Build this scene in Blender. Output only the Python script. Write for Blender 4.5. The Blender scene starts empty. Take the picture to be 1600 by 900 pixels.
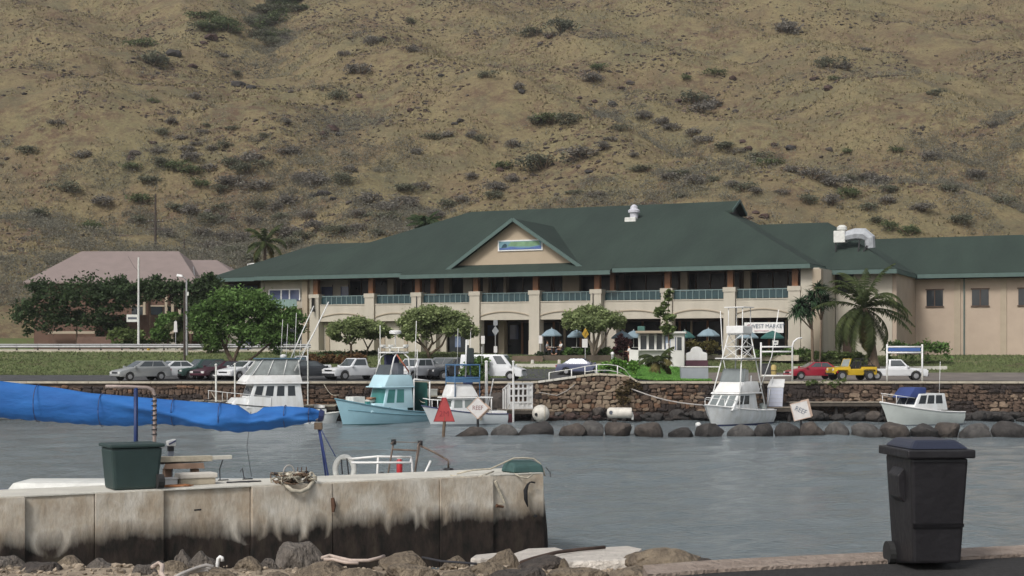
import bpy, bmesh, math, random
import numpy as np
from mathutils import Vector, Matrix, Euler
R = math.radians
sc = bpy.context.scene
col = sc.collection
random.seed(7)
rng = np.random.default_rng(7)

# ------------------------------------------------------------ camera, sky, sun, exposure
CAM_Z, FPX = 5.3, 2400.0            # eye height above the water, focal length in photo pixels
cam = bpy.data.cameras.new('camera')
cam_o = bpy.data.objects.new('camera', cam); col.objects.link(cam_o)
cam_o.location = (0, 0, CAM_Z); cam_o.rotation_euler = (R(90), 0, 0)
cam.lens, cam.sensor_width, cam.shift_y = 54.0, 36.0, 0.0625
cam.clip_start, cam.clip_end = 0.5, 4000
sc.camera = cam_o

SUN_EL, SUN_ROT = R(44), R(212)
w = bpy.data.worlds.new('World'); sc.world = w; w.use_nodes = True
nt = w.node_tree; nt.nodes.clear()
sky = nt.nodes.new('ShaderNodeTexSky'); sky.sky_type = 'NISHITA'; sky.sun_disc = False
sky.sun_elevation, sky.sun_rotation = SUN_EL, SUN_ROT
sky.air_density, sky.dust_density, sky.ozone_density = 1.0, 4.0, 1.0
hs = nt.nodes.new('ShaderNodeHueSaturation'); hs.inputs['Saturation'].default_value = 0.32
bg = nt.nodes.new('ShaderNodeBackground'); bg.inputs['Strength'].default_value = 0.105
wo = nt.nodes.new('ShaderNodeOutputWorld')
nt.links.new(sky.outputs[0], hs.inputs['Color']); nt.links.new(hs.outputs[0], bg.inputs[0]); nt.links.new(bg.outputs[0], wo.inputs[0])

sun = bpy.data.lights.new('sun', 'SUN'); sun.energy = 1.5; sun.angle = R(12); sun.color = (1, 0.975, 0.94)
sun_o = bpy.data.objects.new('sun', sun); col.objects.link(sun_o)
sdir = Vector((math.sin(SUN_ROT) * math.cos(SUN_EL), math.cos(SUN_ROT) * math.cos(SUN_EL), math.sin(SUN_EL)))
sun_o.rotation_euler = (-sdir).to_track_quat('-Z', 'Y').to_euler(); sun_o.location = (0, 0, 60)
sc.view_settings.view_transform = 'Standard'; sc.view_settings.look = 'None'
sc.view_settings.exposure = 0.42; sc.view_settings.gamma = 1.0
sc.cycles.use_denoising = True
sc.cycles.max_bounces = 6

# ------------------------------------------------------------ helpers
def P(x, y, D): return Vector(((x - 800) * D / FPX, D, CAM_Z - (y - 550) * D / FPX))
def PX(x, D): return (x - 800) * D / FPX
def PZ(y, D): return CAM_Z - (y - 550) * D / FPX

def lin(h):
    h = h.lstrip('#'); c = [int(h[i:i + 2], 16) / 255 for i in (0, 2, 4)]
    return tuple(v / 12.92 if v <= 0.04045 else ((v + 0.055) / 1.055) ** 2.4 for v in c)

MATS = {}
def mat(name, rgb, rough=0.7, var=0.18, scale=3.0, bump=0.0, bscale=12.0, metal=0.0, rgb2=None, coat=0.0, detail=4, spec=0.4, stretch=None, island=0.0):
    """Principled with noise-driven colour variation, fine bump, optional per-piece variation."""
    if name in MATS: return MATS[name]
    if isinstance(rgb, str): rgb = lin(rgb)
    if isinstance(rgb2, str): rgb2 = lin(rgb2)
    m = bpy.data.materials.new(name); m.use_nodes = True
    n, l = m.node_tree.nodes, m.node_tree.links
    b = n['Principled BSDF']
    b.inputs['Roughness'].default_value = rough; b.inputs['Metallic'].default_value = metal
    b.inputs['Specular IOR Level'].default_value = spec; b.inputs['Coat Weight'].default_value = coat
    b.inputs['Coat Roughness'].default_value = 0.08
    tc = n.new('ShaderNodeTexCoord'); src = tc.outputs['Object']
    if stretch:
        mp = n.new('ShaderNodeMapping'); mp.inputs['Scale'].default_value = stretch
        l.new(src, mp.inputs[0]); src = mp.outputs[0]
    nz = n.new('ShaderNodeTexNoise'); nz.inputs['Scale'].default_value = scale; nz.inputs['Detail'].default_value = detail
    nz.inputs['Roughness'].default_value = 0.6
    l.new(src, nz.inputs['Vector'])
    cr = n.new('ShaderNodeValToRGB'); cr.color_ramp.elements[0].position = 0.3; cr.color_ramp.elements[1].position = 0.72
    lo = rgb2 if rgb2 else tuple(c * (1 - var) for c in rgb); hi = rgb if rgb2 else tuple(min(1, c * (1 + var)) for c in rgb)
    cr.color_ramp.elements[0].color = (*lo, 1); cr.color_ramp.elements[1].color = (*hi, 1)
    l.new(nz.outputs['Fac'], cr.inputs[0]); out = cr.outputs[0]
    if island:
        ge = n.new('ShaderNodeNewGeometry'); hv = n.new('ShaderNodeHueSaturation')
        mr = n.new('ShaderNodeMapRange'); mr.inputs['To Min'].default_value = 1 - island; mr.inputs['To Max'].default_value = 1 + island
        l.new(ge.outputs['Random Per Island'], mr.inputs[0]); l.new(mr.outputs[0], hv.inputs['Value']); l.new(out, hv.inputs['Color']); out = hv.outputs[0]
    l.new(out, b.inputs['Base Color'])
    if bump:
        nb = n.new('ShaderNodeTexNoise'); nb.inputs['Scale'].default_value = bscale; nb.inputs['Detail'].default_value = 5
        l.new(src, nb.inputs['Vector'])
        bp = n.new('ShaderNodeBump'); bp.inputs['Strength'].default_value = bump; bp.inputs['Distance'].default_value = 0.1
        l.new(nb.outputs['Fac'], bp.inputs['Height']); l.new(bp.outputs[0], b.inputs['Normal'])
    MATS[name] = m
    return m

def tag(o, label=None, cat=None, group=None, kind=None):
    if label: o['label'] = label
    if cat: o['category'] = cat
    if group: o['group'] = group
    if kind: o['kind'] = kind
    return o

def thing(name, label, cat, loc=(0, 0, 0), rz=0.0, group=None, rot=None):
    o = bpy.data.objects.new(name, None); col.objects.link(o); o.empty_display_size = 0.3
    o.location = loc; o.rotation_euler = rot if rot else (0, 0, rz)
    return tag(o, label, cat, group)

def copy_tree(o, parent=None, kids=None):
    c = o.copy(); col.objects.link(c)
    if parent: c.parent = parent
    for ch in list(o.children): copy_tree(ch, c)
    return c

def me_obj(name, me, parent=None, loc=None, rot=None):
    o = bpy.data.objects.new(name, me); col.objects.link(o)
    if parent: o.parent = parent
    if loc is not None: o.location = loc
    if rot is not None: o.rotation_euler = rot
    return o

class MB:
    """Collects shapes; build() links them as one mesh object."""
    def __init__(s): s.v, s.f, s.mi = [], [], []
    def add(s, vs, fs, m=0):
        o = len(s.v); s.v += [tuple(v) for v in vs]; s.f += [tuple(i + o for i in f) for f in fs]; s.mi += [m] * len(fs); return s
    def box(s, x0, x1, y0, y1, z0, z1, m=0):
        return s.hexa([(x0, y0, z0), (x1, y0, z0), (x1, y1, z0), (x0, y1, z0), (x0, y0, z1), (x1, y0, z1), (x1, y1, z1), (x0, y1, z1)], m)
    def hexa(s, v, m=0):
        return s.add(v, [(3, 2, 1, 0), (4, 5, 6, 7), (0, 1, 5, 4), (1, 2, 6, 5), (2, 3, 7, 6), (3, 0, 4, 7)], m)
    def obox(s, c, size, rot=(0, 0, 0), m=0):
        M = Euler(rot).to_matrix(); c = Vector(c); hx, hy, hz = [k / 2 for k in size]
        return s.hexa([c + M @ Vector(p) for p in ((-hx, -hy, -hz), (hx, -hy, -hz), (hx, hy, -hz), (-hx, hy, -hz), (-hx, -hy, hz), (hx, -hy, hz), (hx, hy, hz), (-hx, hy, hz))], m)
    def bar(s, p0, p1, a, b=None, m=0):
        """A square bar from p0 to p1."""
        b = b or a; p0, p1 = Vector(p0), Vector(p1); d = (p1 - p0).normalized()
        up = Vector((0, 0, 1)) if abs(d.z) < 0.95 else Vector((0, 1, 0))
        x = d.cross(up).normalized() * a / 2; y = x.cross(d).normalized() * b / 2
        return s.hexa([p0 - x - y, p0 + x - y, p0 + x + y, p0 - x + y, p1 - x - y, p1 + x - y, p1 + x + y, p1 - x + y], m)
    def tube(s, pts, r, n=6, m=0, cap=True):
        pts = [Vector(p) for p in pts]; k = len(pts); rr = r if isinstance(r, (list, tuple)) else [r] * k
        vs, fs = [], []; prev = None
        for i, p in enumerate(pts):
            d = (pts[min(i + 1, k - 1)] - pts[max(i - 1, 0)]).normalized()
            if prev is None:
                up = Vector((0, 0, 1)) if abs(d.z) < 0.9 else Vector((1, 0, 0)); x = d.cross(up).normalized()
            else:
                x = (prev - d * prev.dot(d)).normalized()
            prev = x; y = d.cross(x)
            for j in range(n):
                a = 2 * math.pi * j / n; vs.append(p + (x * math.cos(a) + y * math.sin(a)) * rr[i])
        for i in range(k - 1):
            for j in range(n):
                a, b = i * n + j, i * n + (j + 1) % n; fs.append((a, b, b + n, a + n))
        if cap: fs += [tuple(range(n - 1, -1, -1)), tuple(range((k - 1) * n, k * n))]
        return s.add(vs, fs, m)
    def cyl(s, p0, p1, r0, r1=None, n=10, m=0): return s.tube([p0, p1], [r0, r0 if r1 is None else r1], n, m)
    def prism(s, poly, y0, y1, m=0):
        """poly of (x, z) extruded along y."""
        n = len(poly); vs = [(x, y0, z) for x, z in poly] + [(x, y1, z) for x, z in poly]
        fs = [tuple(range(n)), tuple(range(2 * n - 1, n - 1, -1))] + [(i, i + n, (i + 1) % n + n, (i + 1) % n) for i in range(n)]
        return s.add(vs, fs, m)
    def lathe(s, prof, n=14, c=(0, 0, 0), m=0):
        vs, fs = [], []; k = len(prof)
        for r, z in prof:
            for j in range(n):
                a = 2 * math.pi * j / n; vs.append((c[0] + r * math.cos(a), c[1] + r * math.sin(a), c[2] + z))
        for i in range(k - 1):
            for j in range(n):
                a, b = i * n + j, i * n + (j + 1) % n; fs.append((a, b, b + n, a + n))
        fs += [tuple(range(n - 1, -1, -1)), tuple(range((k - 1) * n, k * n))]
        return s.add(vs, fs, m)
    def poly(s, pts, m=0): return s.add(pts, [tuple(range(len(pts)))], m)
    def slab(s, pts, t, m=0):
        """A flat polygon given thickness t downwards."""
        n = len(pts); vs = list(pts) + [(p[0], p[1], p[2] - t) for p in pts]
        return s.add(vs, [tuple(range(n)), tuple(range(2 * n - 1, n - 1, -1))] + [(i, i + n, (i + 1) % n + n, (i + 1) % n) for i in range(n)], m)
    def mesh(s, name, mats, smooth=False, bevel=0.0, seg=2):
        me = bpy.data.meshes.new(name); me.from_pydata(s.v, [], s.f)
        for m in (mats if isinstance(mats, (list, tuple)) else [mats]): me.materials.append(m)
        if any(s.mi): me.polygons.foreach_set('material_index', s.mi)
        bm = bmesh.new(); bm.from_mesh(me)
        if bevel:
            bmesh.ops.remove_doubles(bm, verts=bm.verts, dist=1e-5)
            bmesh.ops.recalc_face_normals(bm, faces=bm.faces)
            es = [e for e in bm.edges if len(e.link_faces) == 2 and e.calc_face_angle(0) > R(28)]
            bmesh.ops.bevel(bm, geom=es, offset=bevel, segments=seg, profile=0.6, affect='EDGES', clamp_overlap=True)
        else: bmesh.ops.recalc_face_normals(bm, faces=bm.faces)
        bm.to_mesh(me); bm.free()
        if smooth:
            me.polygons.foreach_set('use_smooth', [True] * len(me.polygons))
            if smooth != 'all': me.set_sharp_from_angle(angle=R(40))
        me.update(); return me
    def build(s, name, mats, parent=None, loc=None, rot=None, smooth=False, bevel=0.0, seg=2):
        return me_obj(name, s.mesh(name, mats, smooth, bevel, seg), parent, loc, rot)

# value noise
_T = rng.random((256, 256))
def vn(x, y):
    x = np.asarray(x, float); y = np.asarray(y, float)
    xi = np.floor(x).astype(int); yi = np.floor(y).astype(int); fx = x - xi; fy = y - yi
    fx = fx * fx * (3 - 2 * fx); fy = fy * fy * (3 - 2 * fy)
    a = _T[xi % 256, yi % 256]; b = _T[(xi + 1) % 256, yi % 256]; c = _T[xi % 256, (yi + 1) % 256]; d = _T[(xi + 1) % 256, (yi + 1) % 256]
    return (a * (1 - fx) + b * fx) * (1 - fy) + (c * (1 - fx) + d * fx) * fy
def fbm(x, y, o=4):
    t = 0; a = 0.5; f = 1.0
    for i in range(o): t = t + a * (vn(x * f + 17.3 * i, y * f + 5.1 * i) - 0.5); a *= 0.5; f *= 2.03
    return t
def sstep(a, b, x):
    t = np.clip((np.asarray(x, float) - a) / (b - a), 0, 1); return t * t * (3 - 2 * t)

def seg_dist(x, y, pl):
    d = np.full(np.shape(x), 1e9)
    for (ax, ay), (bx, by) in zip(pl, pl[1:]):
        vx, vy = bx - ax, by - ay; t = np.clip(((x - ax) * vx + (y - ay) * vy) / (vx * vx + vy * vy), 0, 1)
        d = np.minimum(d, np.hypot(x - ax - t * vx, y - ay - t * vy))
    return d

GULLY_A = [(-70, 430), (-60, 395), (-63, 372), (-53, 346)]
GULLY_B = [(14, 305), (25, 291), (38, 276), (48, 262), (70, 246), (90, 238)]
GULLY_C = [(-30, 300), (-36, 270), (-46, 245)]
def ground(X, D):
    """Height of the land behind the sea wall."""
    X = np.asarray(X, float); D = np.asarray(D, float)
    z = 3.0 + 2.0 * sstep(129, 147, D) + 0.3 * sstep(124, 130, D) * (1 - sstep(-8, 2, X)) * sstep(-60, -50, X)
    # the ramp road bulges up in the middle, the lawn beside it
    z = z + 0.45 * np.exp(-((X - 6.6) / 3.2) ** 2) * (1 - sstep(122, 131, D))
    z = z + 0.35 * np.exp(-((X - 11.5) / 2.4) ** 2) * sstep(119.5, 126, D) * (1 - sstep(134, 140, D))
    k = sstep(180, 205, D)
    z = z + k * 0.0 + np.maximum(0, D - 186) * 0.42 * sstep(180, 200, D) ** 0.5
    big = fbm(X / 55 + 3, D / 60, 3) * 22 + fbm(X / 14, D / 16, 4) * 5.0 + fbm(X / 3.2, D / 3.6, 3) * 1.1
    z = z + sstep(195, 260, D) * big + sstep(215, 265, D) * 1.9 * np.sin(X * 0.085 + D * 0.06 + 5 * vn(X / 40 + 7, D / 40))
    z = z - 8.0 * np.exp(-(seg_dist(X, D, GULLY_A) / 11) ** 2) - 4.5 * np.exp(-(seg_dist(X, D, GULLY_B) / 7) ** 2) - 2.5 * np.exp(-(seg_dist(X, D, GULLY_C) / 8) ** 2) * sstep(225, 240, D)
    return z + 0.05 * fbm(X / 2, D / 2, 3)
def gz(X, D): return float(ground(X, D))

_Dm = np.arange(190, 620, 0.5)
def hill_pt(x, y):
    """Where the sight line through photo pixel (x, y) first meets the hill."""
    t = (x - 800) / FPX; z = ground(t * _Dm, _Dm); ray = CAM_Z - (y - 550) * _Dm / FPX
    hit = np.nonzero(z >= ray)[0]
    if not len(hit): return None
    D = _Dm[hit[0]]; return Vector((t * D, D, float(z[hit[0]])))

def grid_mesh(name, X, Y, Z, m, smooth=True):
    r, c = X.shape; me = bpy.data.meshes.new(name)
    co = np.stack([X, Y, Z], -1).reshape(-1, 3).astype(np.float32)
    i = np.arange(r * c).reshape(r, c); q = np.stack([i[:-1, :-1], i[:-1, 1:], i[1:, 1:], i[1:, :-1]], -1).reshape(-1, 4)
    me.vertices.add(len(co)); me.vertices.foreach_set('co', co.ravel())
    me.loops.add(q.size); me.loops.foreach_set('vertex_index', q.ravel().astype(np.int32))
    me.polygons.add(len(q)); me.polygons.foreach_set('loop_start', np.arange(0, q.size, 4, dtype=np.int32)); me.polygons.foreach_set('loop_total', np.full(len(q), 4, np.int32))
    me.update(calc_edges=True); me.validate()
    if smooth: me.polygons.foreach_set('use_smooth', [True] * len(q))
    me.materials.append(m); return me_obj(name, me)

def text_mb(txt, size, depth=0.0):
    cu = bpy.data.curves.new('lettering', 'FONT'); cu.body = txt; cu.size = size; cu.align_x = 'CENTER'; cu.align_y = 'CENTER'; cu.extrude = depth
    cu.resolution_u = 3
    o = bpy.data.objects.new('lettering', cu); col.objects.link(o); bpy.context.view_layer.update()
    me = bpy.data.meshes.new_from_object(o.evaluated_get(bpy.context.evaluated_depsgraph_get()))
    bpy.data.objects.remove(o); bpy.data.curves.remove(cu); return me

def lettering(txt, size, m, parent, loc, rot, depth=0.004, sx=1.0):
    me = text_mb(txt, size, depth); me.materials.clear(); me.materials.append(m)
    o = me_obj('lettering', me, parent, loc, rot); o.scale = (sx, 1, 1); return o

_seen = {}
def uniq(lab):
    _seen[lab] = _seen.get(lab, 0) + 1
    return lab if _seen[lab] == 1 else f'{ORD[_seen[lab] - 1]} {lab}'
ORD = ['first', 'second', 'third', 'fourth', 'fifth', 'sixth', 'seventh', 'eighth', 'ninth', 'tenth', 'eleventh', 'twelfth', 'thirteenth', 'fourteenth', 'fifteenth', 'sixteenth', 'seventeenth', 'eighteenth', 'nineteenth', 'twentieth']

# ------------------------------------------------------------ shared materials
WHITE = mat('white_paint', (0.76, 0.76, 0.75), 0.45, 0.06, 2.0, coat=0.1, rgb2=(0.62, 0.61, 0.58))
OFFW = mat('weathered_white', (0.6, 0.6, 0.56), 0.6, 0.15, 3.0)
GEL = mat('boat_gelcoat', (0.74, 0.76, 0.77), 0.35, 0.07, 1.6, coat=0.2, rgb2=(0.58, 0.58, 0.55), stretch=(1.5, 1.5, .4))
SGLASS = mat('shop_glass', (0.008, 0.009, 0.011), 0.25, 0.3, 1.0, spec=0.25)
DGLASS = mat('dark_glass', (0.02, 0.025, 0.03), 0.08, 0.2, 1.0, spec=0.7)
BGLASS = mat('blue_tinted_glass', (0.10, 0.12, 0.2), 0.1, 0.3, 0.6, spec=0.6)
CGLASS = mat('car_glass', (0.055, 0.065, 0.07), 0.06, 0.15, 1.0, spec=0.8)
TYRE = mat('tyre_rubber', (0.02, 0.02, 0.02), 0.85, 0.2, 8)
RIM = mat('wheel_metal', (0.4, 0.4, 0.41), 0.35, 0.1, 6, metal=0.7)
CHROME = mat('worn_metal', (0.42, 0.42, 0.42), 0.4, 0.2, 5, metal=0.6)
BLACK = mat('black_plastic', (0.018, 0.018, 0.02), 0.45, 0.25, 5)
RED = mat('red_lens', (0.35, 0.02, 0.02), 0.25, 0.1, 5)
LENS = mat('clear_lens', (0.6, 0.6, 0.58), 0.12, 0.1, 5, spec=0.7)
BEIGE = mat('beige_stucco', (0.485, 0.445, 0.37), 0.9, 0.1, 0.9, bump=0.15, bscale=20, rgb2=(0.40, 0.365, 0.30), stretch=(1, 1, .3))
BEIGE2 = mat('tan_stucco', (0.36, 0.30, 0.225), 0.9, 0.08, 0.8)  # browner tan for trim, pilasters and inner parts, one even colour
ROOF = mat('green_shingle', (0.036, 0.053, 0.043), 0.92, 0.13, 0.35, bump=0.5, bscale=3.2, rgb2=(0.027, 0.039, 0.033), stretch=(1, .35, .35), island=0.05, spec=0.2)
TEAL = mat('teal_trim_paint', (0.07, 0.112, 0.1), 0.6, 0.1, 2)
WOODP = mat('varnished_post_wood', (0.2, 0.085, 0.035), 0.5, 0.25, 4, stretch=(6, 6, 1))
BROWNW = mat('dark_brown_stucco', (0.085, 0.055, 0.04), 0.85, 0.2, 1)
WOOD = mat('grey_dock_wood', (0.25, 0.215, 0.17), 0.85, 0.3, 3, bump=0.3, stretch=(1, 8, 8))
CONC = mat('pale_concrete', (0.42, 0.375, 0.29), 0.9, 0.2, 1.4, bump=0.3)
CONCW = mat('bleached_concrete', (0.52, 0.5, 0.44), 0.9, 0.14, 1.0, bump=0.3)
ASPH = mat('asphalt', (0.06, 0.06, 0.062), 0.92, 0.25, 1.5, bump=0.3, bscale=30)
ROPE = mat('old_rope', (0.42, 0.38, 0.3), 0.9, 0.2, 10)
DROPE = mat('dark_rope', (0.03, 0.03, 0.035), 0.9, 0.2, 10)
BARK = mat('grey_brown_bark', (0.13, 0.095, 0.065), 0.95, 0.3, 4, bump=0.5)
# ------------------------------------------------------------ setting: water, ground, hill, roads
def water():
    m = bpy.data.materials.new('harbour_water'); m.use_nodes = True; n, l = m.node_tree.nodes, m.node_tree.links
    b = n['Principled BSDF']; b.inputs['Roughness'].default_value = 0.1; b.inputs['IOR'].default_value = 1.33
    b.inputs['Base Color'].default_value = (0.152, 0.18, 0.192, 1)
    tc = n.new('ShaderNodeTexCoord'); mp = n.new('ShaderNodeMapping'); mp.inputs['Scale'].default_value = (1.0, 1.4, 1)
    l.new(tc.outputs['Object'], mp.inputs[0])
    n1 = n.new('ShaderNodeTexNoise'); n1.inputs['Scale'].default_value = 3.6; n1.inputs['Detail'].default_value = 6; n1.inputs['Roughness'].default_value = 0.62
    n2 = n.new('ShaderNodeTexNoise'); n2.inputs['Scale'].default_value = 0.16; n2.inputs['Detail'].default_value = 3
    l.new(mp.outputs[0], n1.inputs['Vector']); l.new(mp.outputs[0], n2.inputs['Vector'])
    mr = n.new('ShaderNodeMapRange'); mr.inputs['From Min'].default_value = 0.3; mr.inputs['From Max'].default_value = 0.7; mr.inputs['To Min'].default_value = 0.5; mr.inputs['To Max'].default_value = 1.0
    l.new(n2.outputs['Fac'], mr.inputs[0])
    bp = n.new('ShaderNodeBump'); bp.inputs['Distance'].default_value = 0.16
    l.new(mr.outputs[0], bp.inputs['Strength']); l.new(n1.outputs['Fac'], bp.inputs['Height']); l.new(bp.outputs[0], b.inputs['Normal'])
    Dv = np.concatenate([np.geomspace(9, 125, 620)]); U = np.linspace(-1, 1, 520)
    D, U2 = np.meshgrid(Dv, U, indexing='ij'); X = U2 * (0.44 * D + 14)
    Z = np.zeros_like(X); r = np.random.default_rng(3)
    for i in range(22):
        lam = 0.45 * 1.16 ** i; a = r.normal(-1.2, 0.55); kx, ky = math.cos(a) * 2 * math.pi / lam, math.sin(a) * 2 * math.pi / lam
        fade = np.clip(lam / (0.012 * D) - 1.0, 0, 1)
        Z += 0.0092 * lam ** 0.62 * fade * np.sin(kx * X + ky * D + r.random() * 6.28 + 2.2 * vn(X / (lam * 3) + i, D / (lam * 3)))
    Z *= (0.55 + 0.9 * vn(X / 9, D / 14))
    o = grid_mesh('water', X, D, Z, m); tag(o, kind='structure')
water()

def ramp_mat(name, stops, scales, rough=0.95, bump=0.6, bdist=0.4):
    """Dirt and grass ground: several noise scales mixed through a colour ramp."""
    m = bpy.data.materials.new(name); m.use_nodes = True; n, l = m.node_tree.nodes, m.node_tree.links
    b = n['Principled BSDF']; b.inputs['Roughness'].default_value = rough; b.inputs['Specular IOR Level'].default_value = 0.15
    tc = n.new('ShaderNodeTexCoord'); acc = None
    for s, wgt in scales:
        z = n.new('ShaderNodeTexNoise'); z.inputs['Scale'].default_value = s; z.inputs['Detail'].default_value = 5; z.inputs['Roughness'].default_value = 0.65
        l.new(tc.outputs['Object'], z.inputs['Vector'])
        k = n.new('ShaderNodeMath'); k.operation = 'MULTIPLY_ADD'; k.inputs[1].default_value = wgt; k.inputs[2].default_value = 0
        l.new(z.outputs['Fac'], k.inputs[0])
        if acc is not None: l.new(acc, k.inputs[2])
        acc = k.outputs[0]; last = z
    cr = n.new('ShaderNodeValToRGB'); el = cr.color_ramp.elements
    for i, (p, c) in enumerate(stops):
        e = el[i] if i < 2 else el.new(p)
        e.position = p; e.color = (*c, 1)
    l.new(acc, cr.inputs[0]); l.new(cr.outputs[0], b.inputs['Base Color'])
    bp = n.new('ShaderNodeBump'); bp.inputs['Strength'].default_value = bump; bp.inputs['Distance'].default_value = bdist
    l.new(acc, bp.inputs['Height']); l.new(bp.outputs[0], b.inputs['Normal'])
    return m
def hill_mat():
    """Dry grass broken by brown earth, dark stony bands and grey-olive mats of low scrub."""
    m = bpy.data.materials.new('dry_grass_hill'); m.use_nodes = True; n, l = m.node_tree.nodes, m.node_tree.links; b = n['Principled BSDF']; b.inputs['Roughness'].default_value = .95; b.inputs['Specular IOR Level'].default_value = .12
    tc = n.new('ShaderNodeTexCoord')
    def noise(sc_, det=6, off=0.0, rough=.65):
        mp = n.new('ShaderNodeMapping'); mp.inputs['Location'].default_value = (off, off * .7, 0); z = n.new('ShaderNodeTexNoise'); z.inputs['Scale'].default_value = sc_; z.inputs['Detail'].default_value = det; z.inputs['Roughness'].default_value = rough
        l.new(tc.outputs['Object'], mp.inputs[0]); l.new(mp.outputs[0], z.inputs['Vector']); return z.outputs['Fac']
    def band(f, a, c, hi=1.0):
        r = n.new('ShaderNodeMapRange'); r.interpolation_type = 'SMOOTHSTEP'; r.inputs['From Min'].default_value = a; r.inputs['From Max'].default_value = c; r.inputs['To Max'].default_value = hi; l.new(f, r.inputs[0]); return r.outputs[0]
    def mixc(f, a, c):
        x = n.new('ShaderNodeMix'); x.data_type = 'RGBA'; l.new(f, x.inputs[0]); l.new(a, x.inputs[6]); x.inputs[7].default_value = (*c, 1); return x.outputs[2]
    def mul(a, c):
        x = n.new('ShaderNodeMath'); x.operation = 'MULTIPLY'; l.new(a, x.inputs[0]); l.new(c, x.inputs[1]); return x.outputs[0]
    cr = n.new('ShaderNodeValToRGB'); e = cr.color_ramp.elements; e[0].position = .36; e[0].color = (.155, .118, .07, 1); e[1].position = .64; e[1].color = (.165, .144, .078, 1); q = e.new(.5); q.color = (.203, .166, .09, 1)
    l.new(noise(.05, 5), cr.inputs[0]); c = cr.outputs[0]; zone = band(noise(.035, 4, 31), .40, .60)
    c = mixc(band(noise(.1, 6, 9), .48, .62, .6), c, (.112, .107, .066))                                   # olive-grey mats
    c = mixc(mul(band(noise(.42, 9, 3, .72), .44, .61, .85), band(zone, 0, 1, 1.0)), c, (.108, .068, .048))       # brown earth, in zones
    c = mixc(band(noise(.75, 8, 17, .72), .50, .65, .6), c, (.115, .086, .057))
    c = mixc(band(noise(1.7, 7, 23, .75), .52, .64, .7), c, (.08, .061, .045))                             # stones and dark soil among the tussocks
    c = mixc(band(noise(1.5, 7, 5, .75), .53, .66, .6), c, (.25, .212, .118))                                  # bleached tussocks
    l.new(c, b.inputs['Base Color']); bp = n.new('ShaderNodeBump'); bp.inputs['Strength'].default_value = .8; bp.inputs['Distance'].default_value = .5; l.new(noise(1.3, 8, 23, .7), bp.inputs['Height']); l.new(bp.outputs[0], b.inputs['Normal']); return m
HILLM = hill_mat()
GRASSM = ramp_mat('bank_grass', [(0.40, (0.085, 0.072, 0.042)), (0.46, (0.10, 0.112, 0.045)), (0.52, (0.08, 0.11, 0.038)), (0.6, (0.17, 0.15, 0.085))], [(0.25, 0.4), (1.5, 0.35), (7, 0.25)], bump=0.5, bdist=0.1)

def land(name, d0, d1, nd, nu, m, wide=lambda D: 0.42 * D + 22, geom=False):
    Dv = np.geomspace(d0, d1, nd) if geom else np.linspace(d0, d1, nd)
    D, U = np.meshgrid(Dv, np.linspace(-1, 1, nu), indexing='ij'); X = U * wide(D)
    return tag(grid_mesh(name, X, D, ground(X, D), m), kind='structure')
land('ground', 119.4, 192, 130, 260, GRASSM)
land('hill', 192, 640, 470, 520, HILLM, geom=True)

def sheet(name, x0, x1, d0, d1, m, dz, nx=40, nd=10, shape=None):
    """A paved sheet lying dz above the ground; shape(u, v) -> (X, D) overrides the rectangle."""
    V, U = np.meshgrid(np.linspace(0, 1, nd), np.linspace(0, 1, nx), indexing='ij')
    if shape: X, D = shape(U, V)
    else: X, D = x0 + (x1 - x0) * U, d0 + (d1 - d0) * V
    o = grid_mesh(name, X, D, ground(X, D) + dz, m); tag(o, kind='structure'); return o
LOT = mat('worn_parking_asphalt', (0.15, 0.13, 0.115), 0.93, 0.22, 0.6, bump=0.2, bscale=20)
sheet('parking_lot', -75, 4.0, 119.9, 129.6, ASPH, 0.05, 160, 24)
sheet('parking_lot', 15.0, 75, 119.9, 134.5, LOT, 0.05, 120, 24)
sheet('ramp_road', 0, 0, 0, 0, ASPH, 0.06, 60, 60, lambda U, V: (PX(838 - 34 * V + U * (150 - 46 * V ** .6 + 34 * V), 119.9 + 16.5 * V), 119.9 + 16.5 * V))
sheet('upper_road', -80, 16, 146.5, 150.5, ASPH, 0.05, 160, 10)
LAWN = mat('lush_lawn', (0.085, 0.2, 0.035), 0.9, 0.35, 3.0, bump=0.6, bscale=14)
def lawn_xy(U, V): D = 119.9 + 18.4 * V; a, b = PX(990 - 52 * V ** .6, D), PX(1112 - 32 * V, D); return a + (b - a) * U, D
sheet('lawn', 0, 0, 0, 0, LAWN, 0.07, 60, 50, lawn_xy)

# grass blades of the lawn and the bank
def tufts(name, pts, h, wdt, m, n=3):
    vs, fs = [], []
    r = np.random.default_rng(len(pts))
    for p in pts:
        for k in range(n):
            a = r.random() * 6.28; s = h * (0.6 + 0.8 * r.random()); dx, dy = math.cos(a), math.sin(a); q = r.normal(0, 0.45, 2) * s; o = len(vs)
            ox, oy = r.normal(0, wdt * 0.7, 2)
            vs += [(p[0] + ox - dx * wdt, p[1] + oy - dy * wdt, p[2] - 0.03), (p[0] + ox + dx * wdt, p[1] + oy + dy * wdt, p[2] - 0.03), (p[0] + ox + q[0], p[1] + oy + q[1], p[2] + s)]
            fs.append((o, o + 1, o + 2))
    me = bpy.data.meshes.new(name); me.from_pydata(vs, [], fs); me.materials.append(m); o = me_obj(name, me); return tag(o, kind='stuff')
LG = mat('lawn_blades', (0.105, 0.25, 0.042), 0.8, 0.3, 1.5, island=0.5)
DG = mat('dry_blades', (0.18, 0.15, 0.078), 0.9, 0.25, 0.4, island=0.35)
BGm = mat('bank_blades', (0.105, 0.13, 0.05), 0.9, 0.3, 0.5, island=0.4)
def in_lawn():
    out = []
    for i in range(15000):
        U, V = random.random(), random.random()
        X, D = lawn_xy(U, V); out.append((X, D, gz(X, D) + 0.06))
    return out
_p = in_lawn(); tufts('lawn_grass', _p, 0.13, 0.035, LG, 3)
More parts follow.
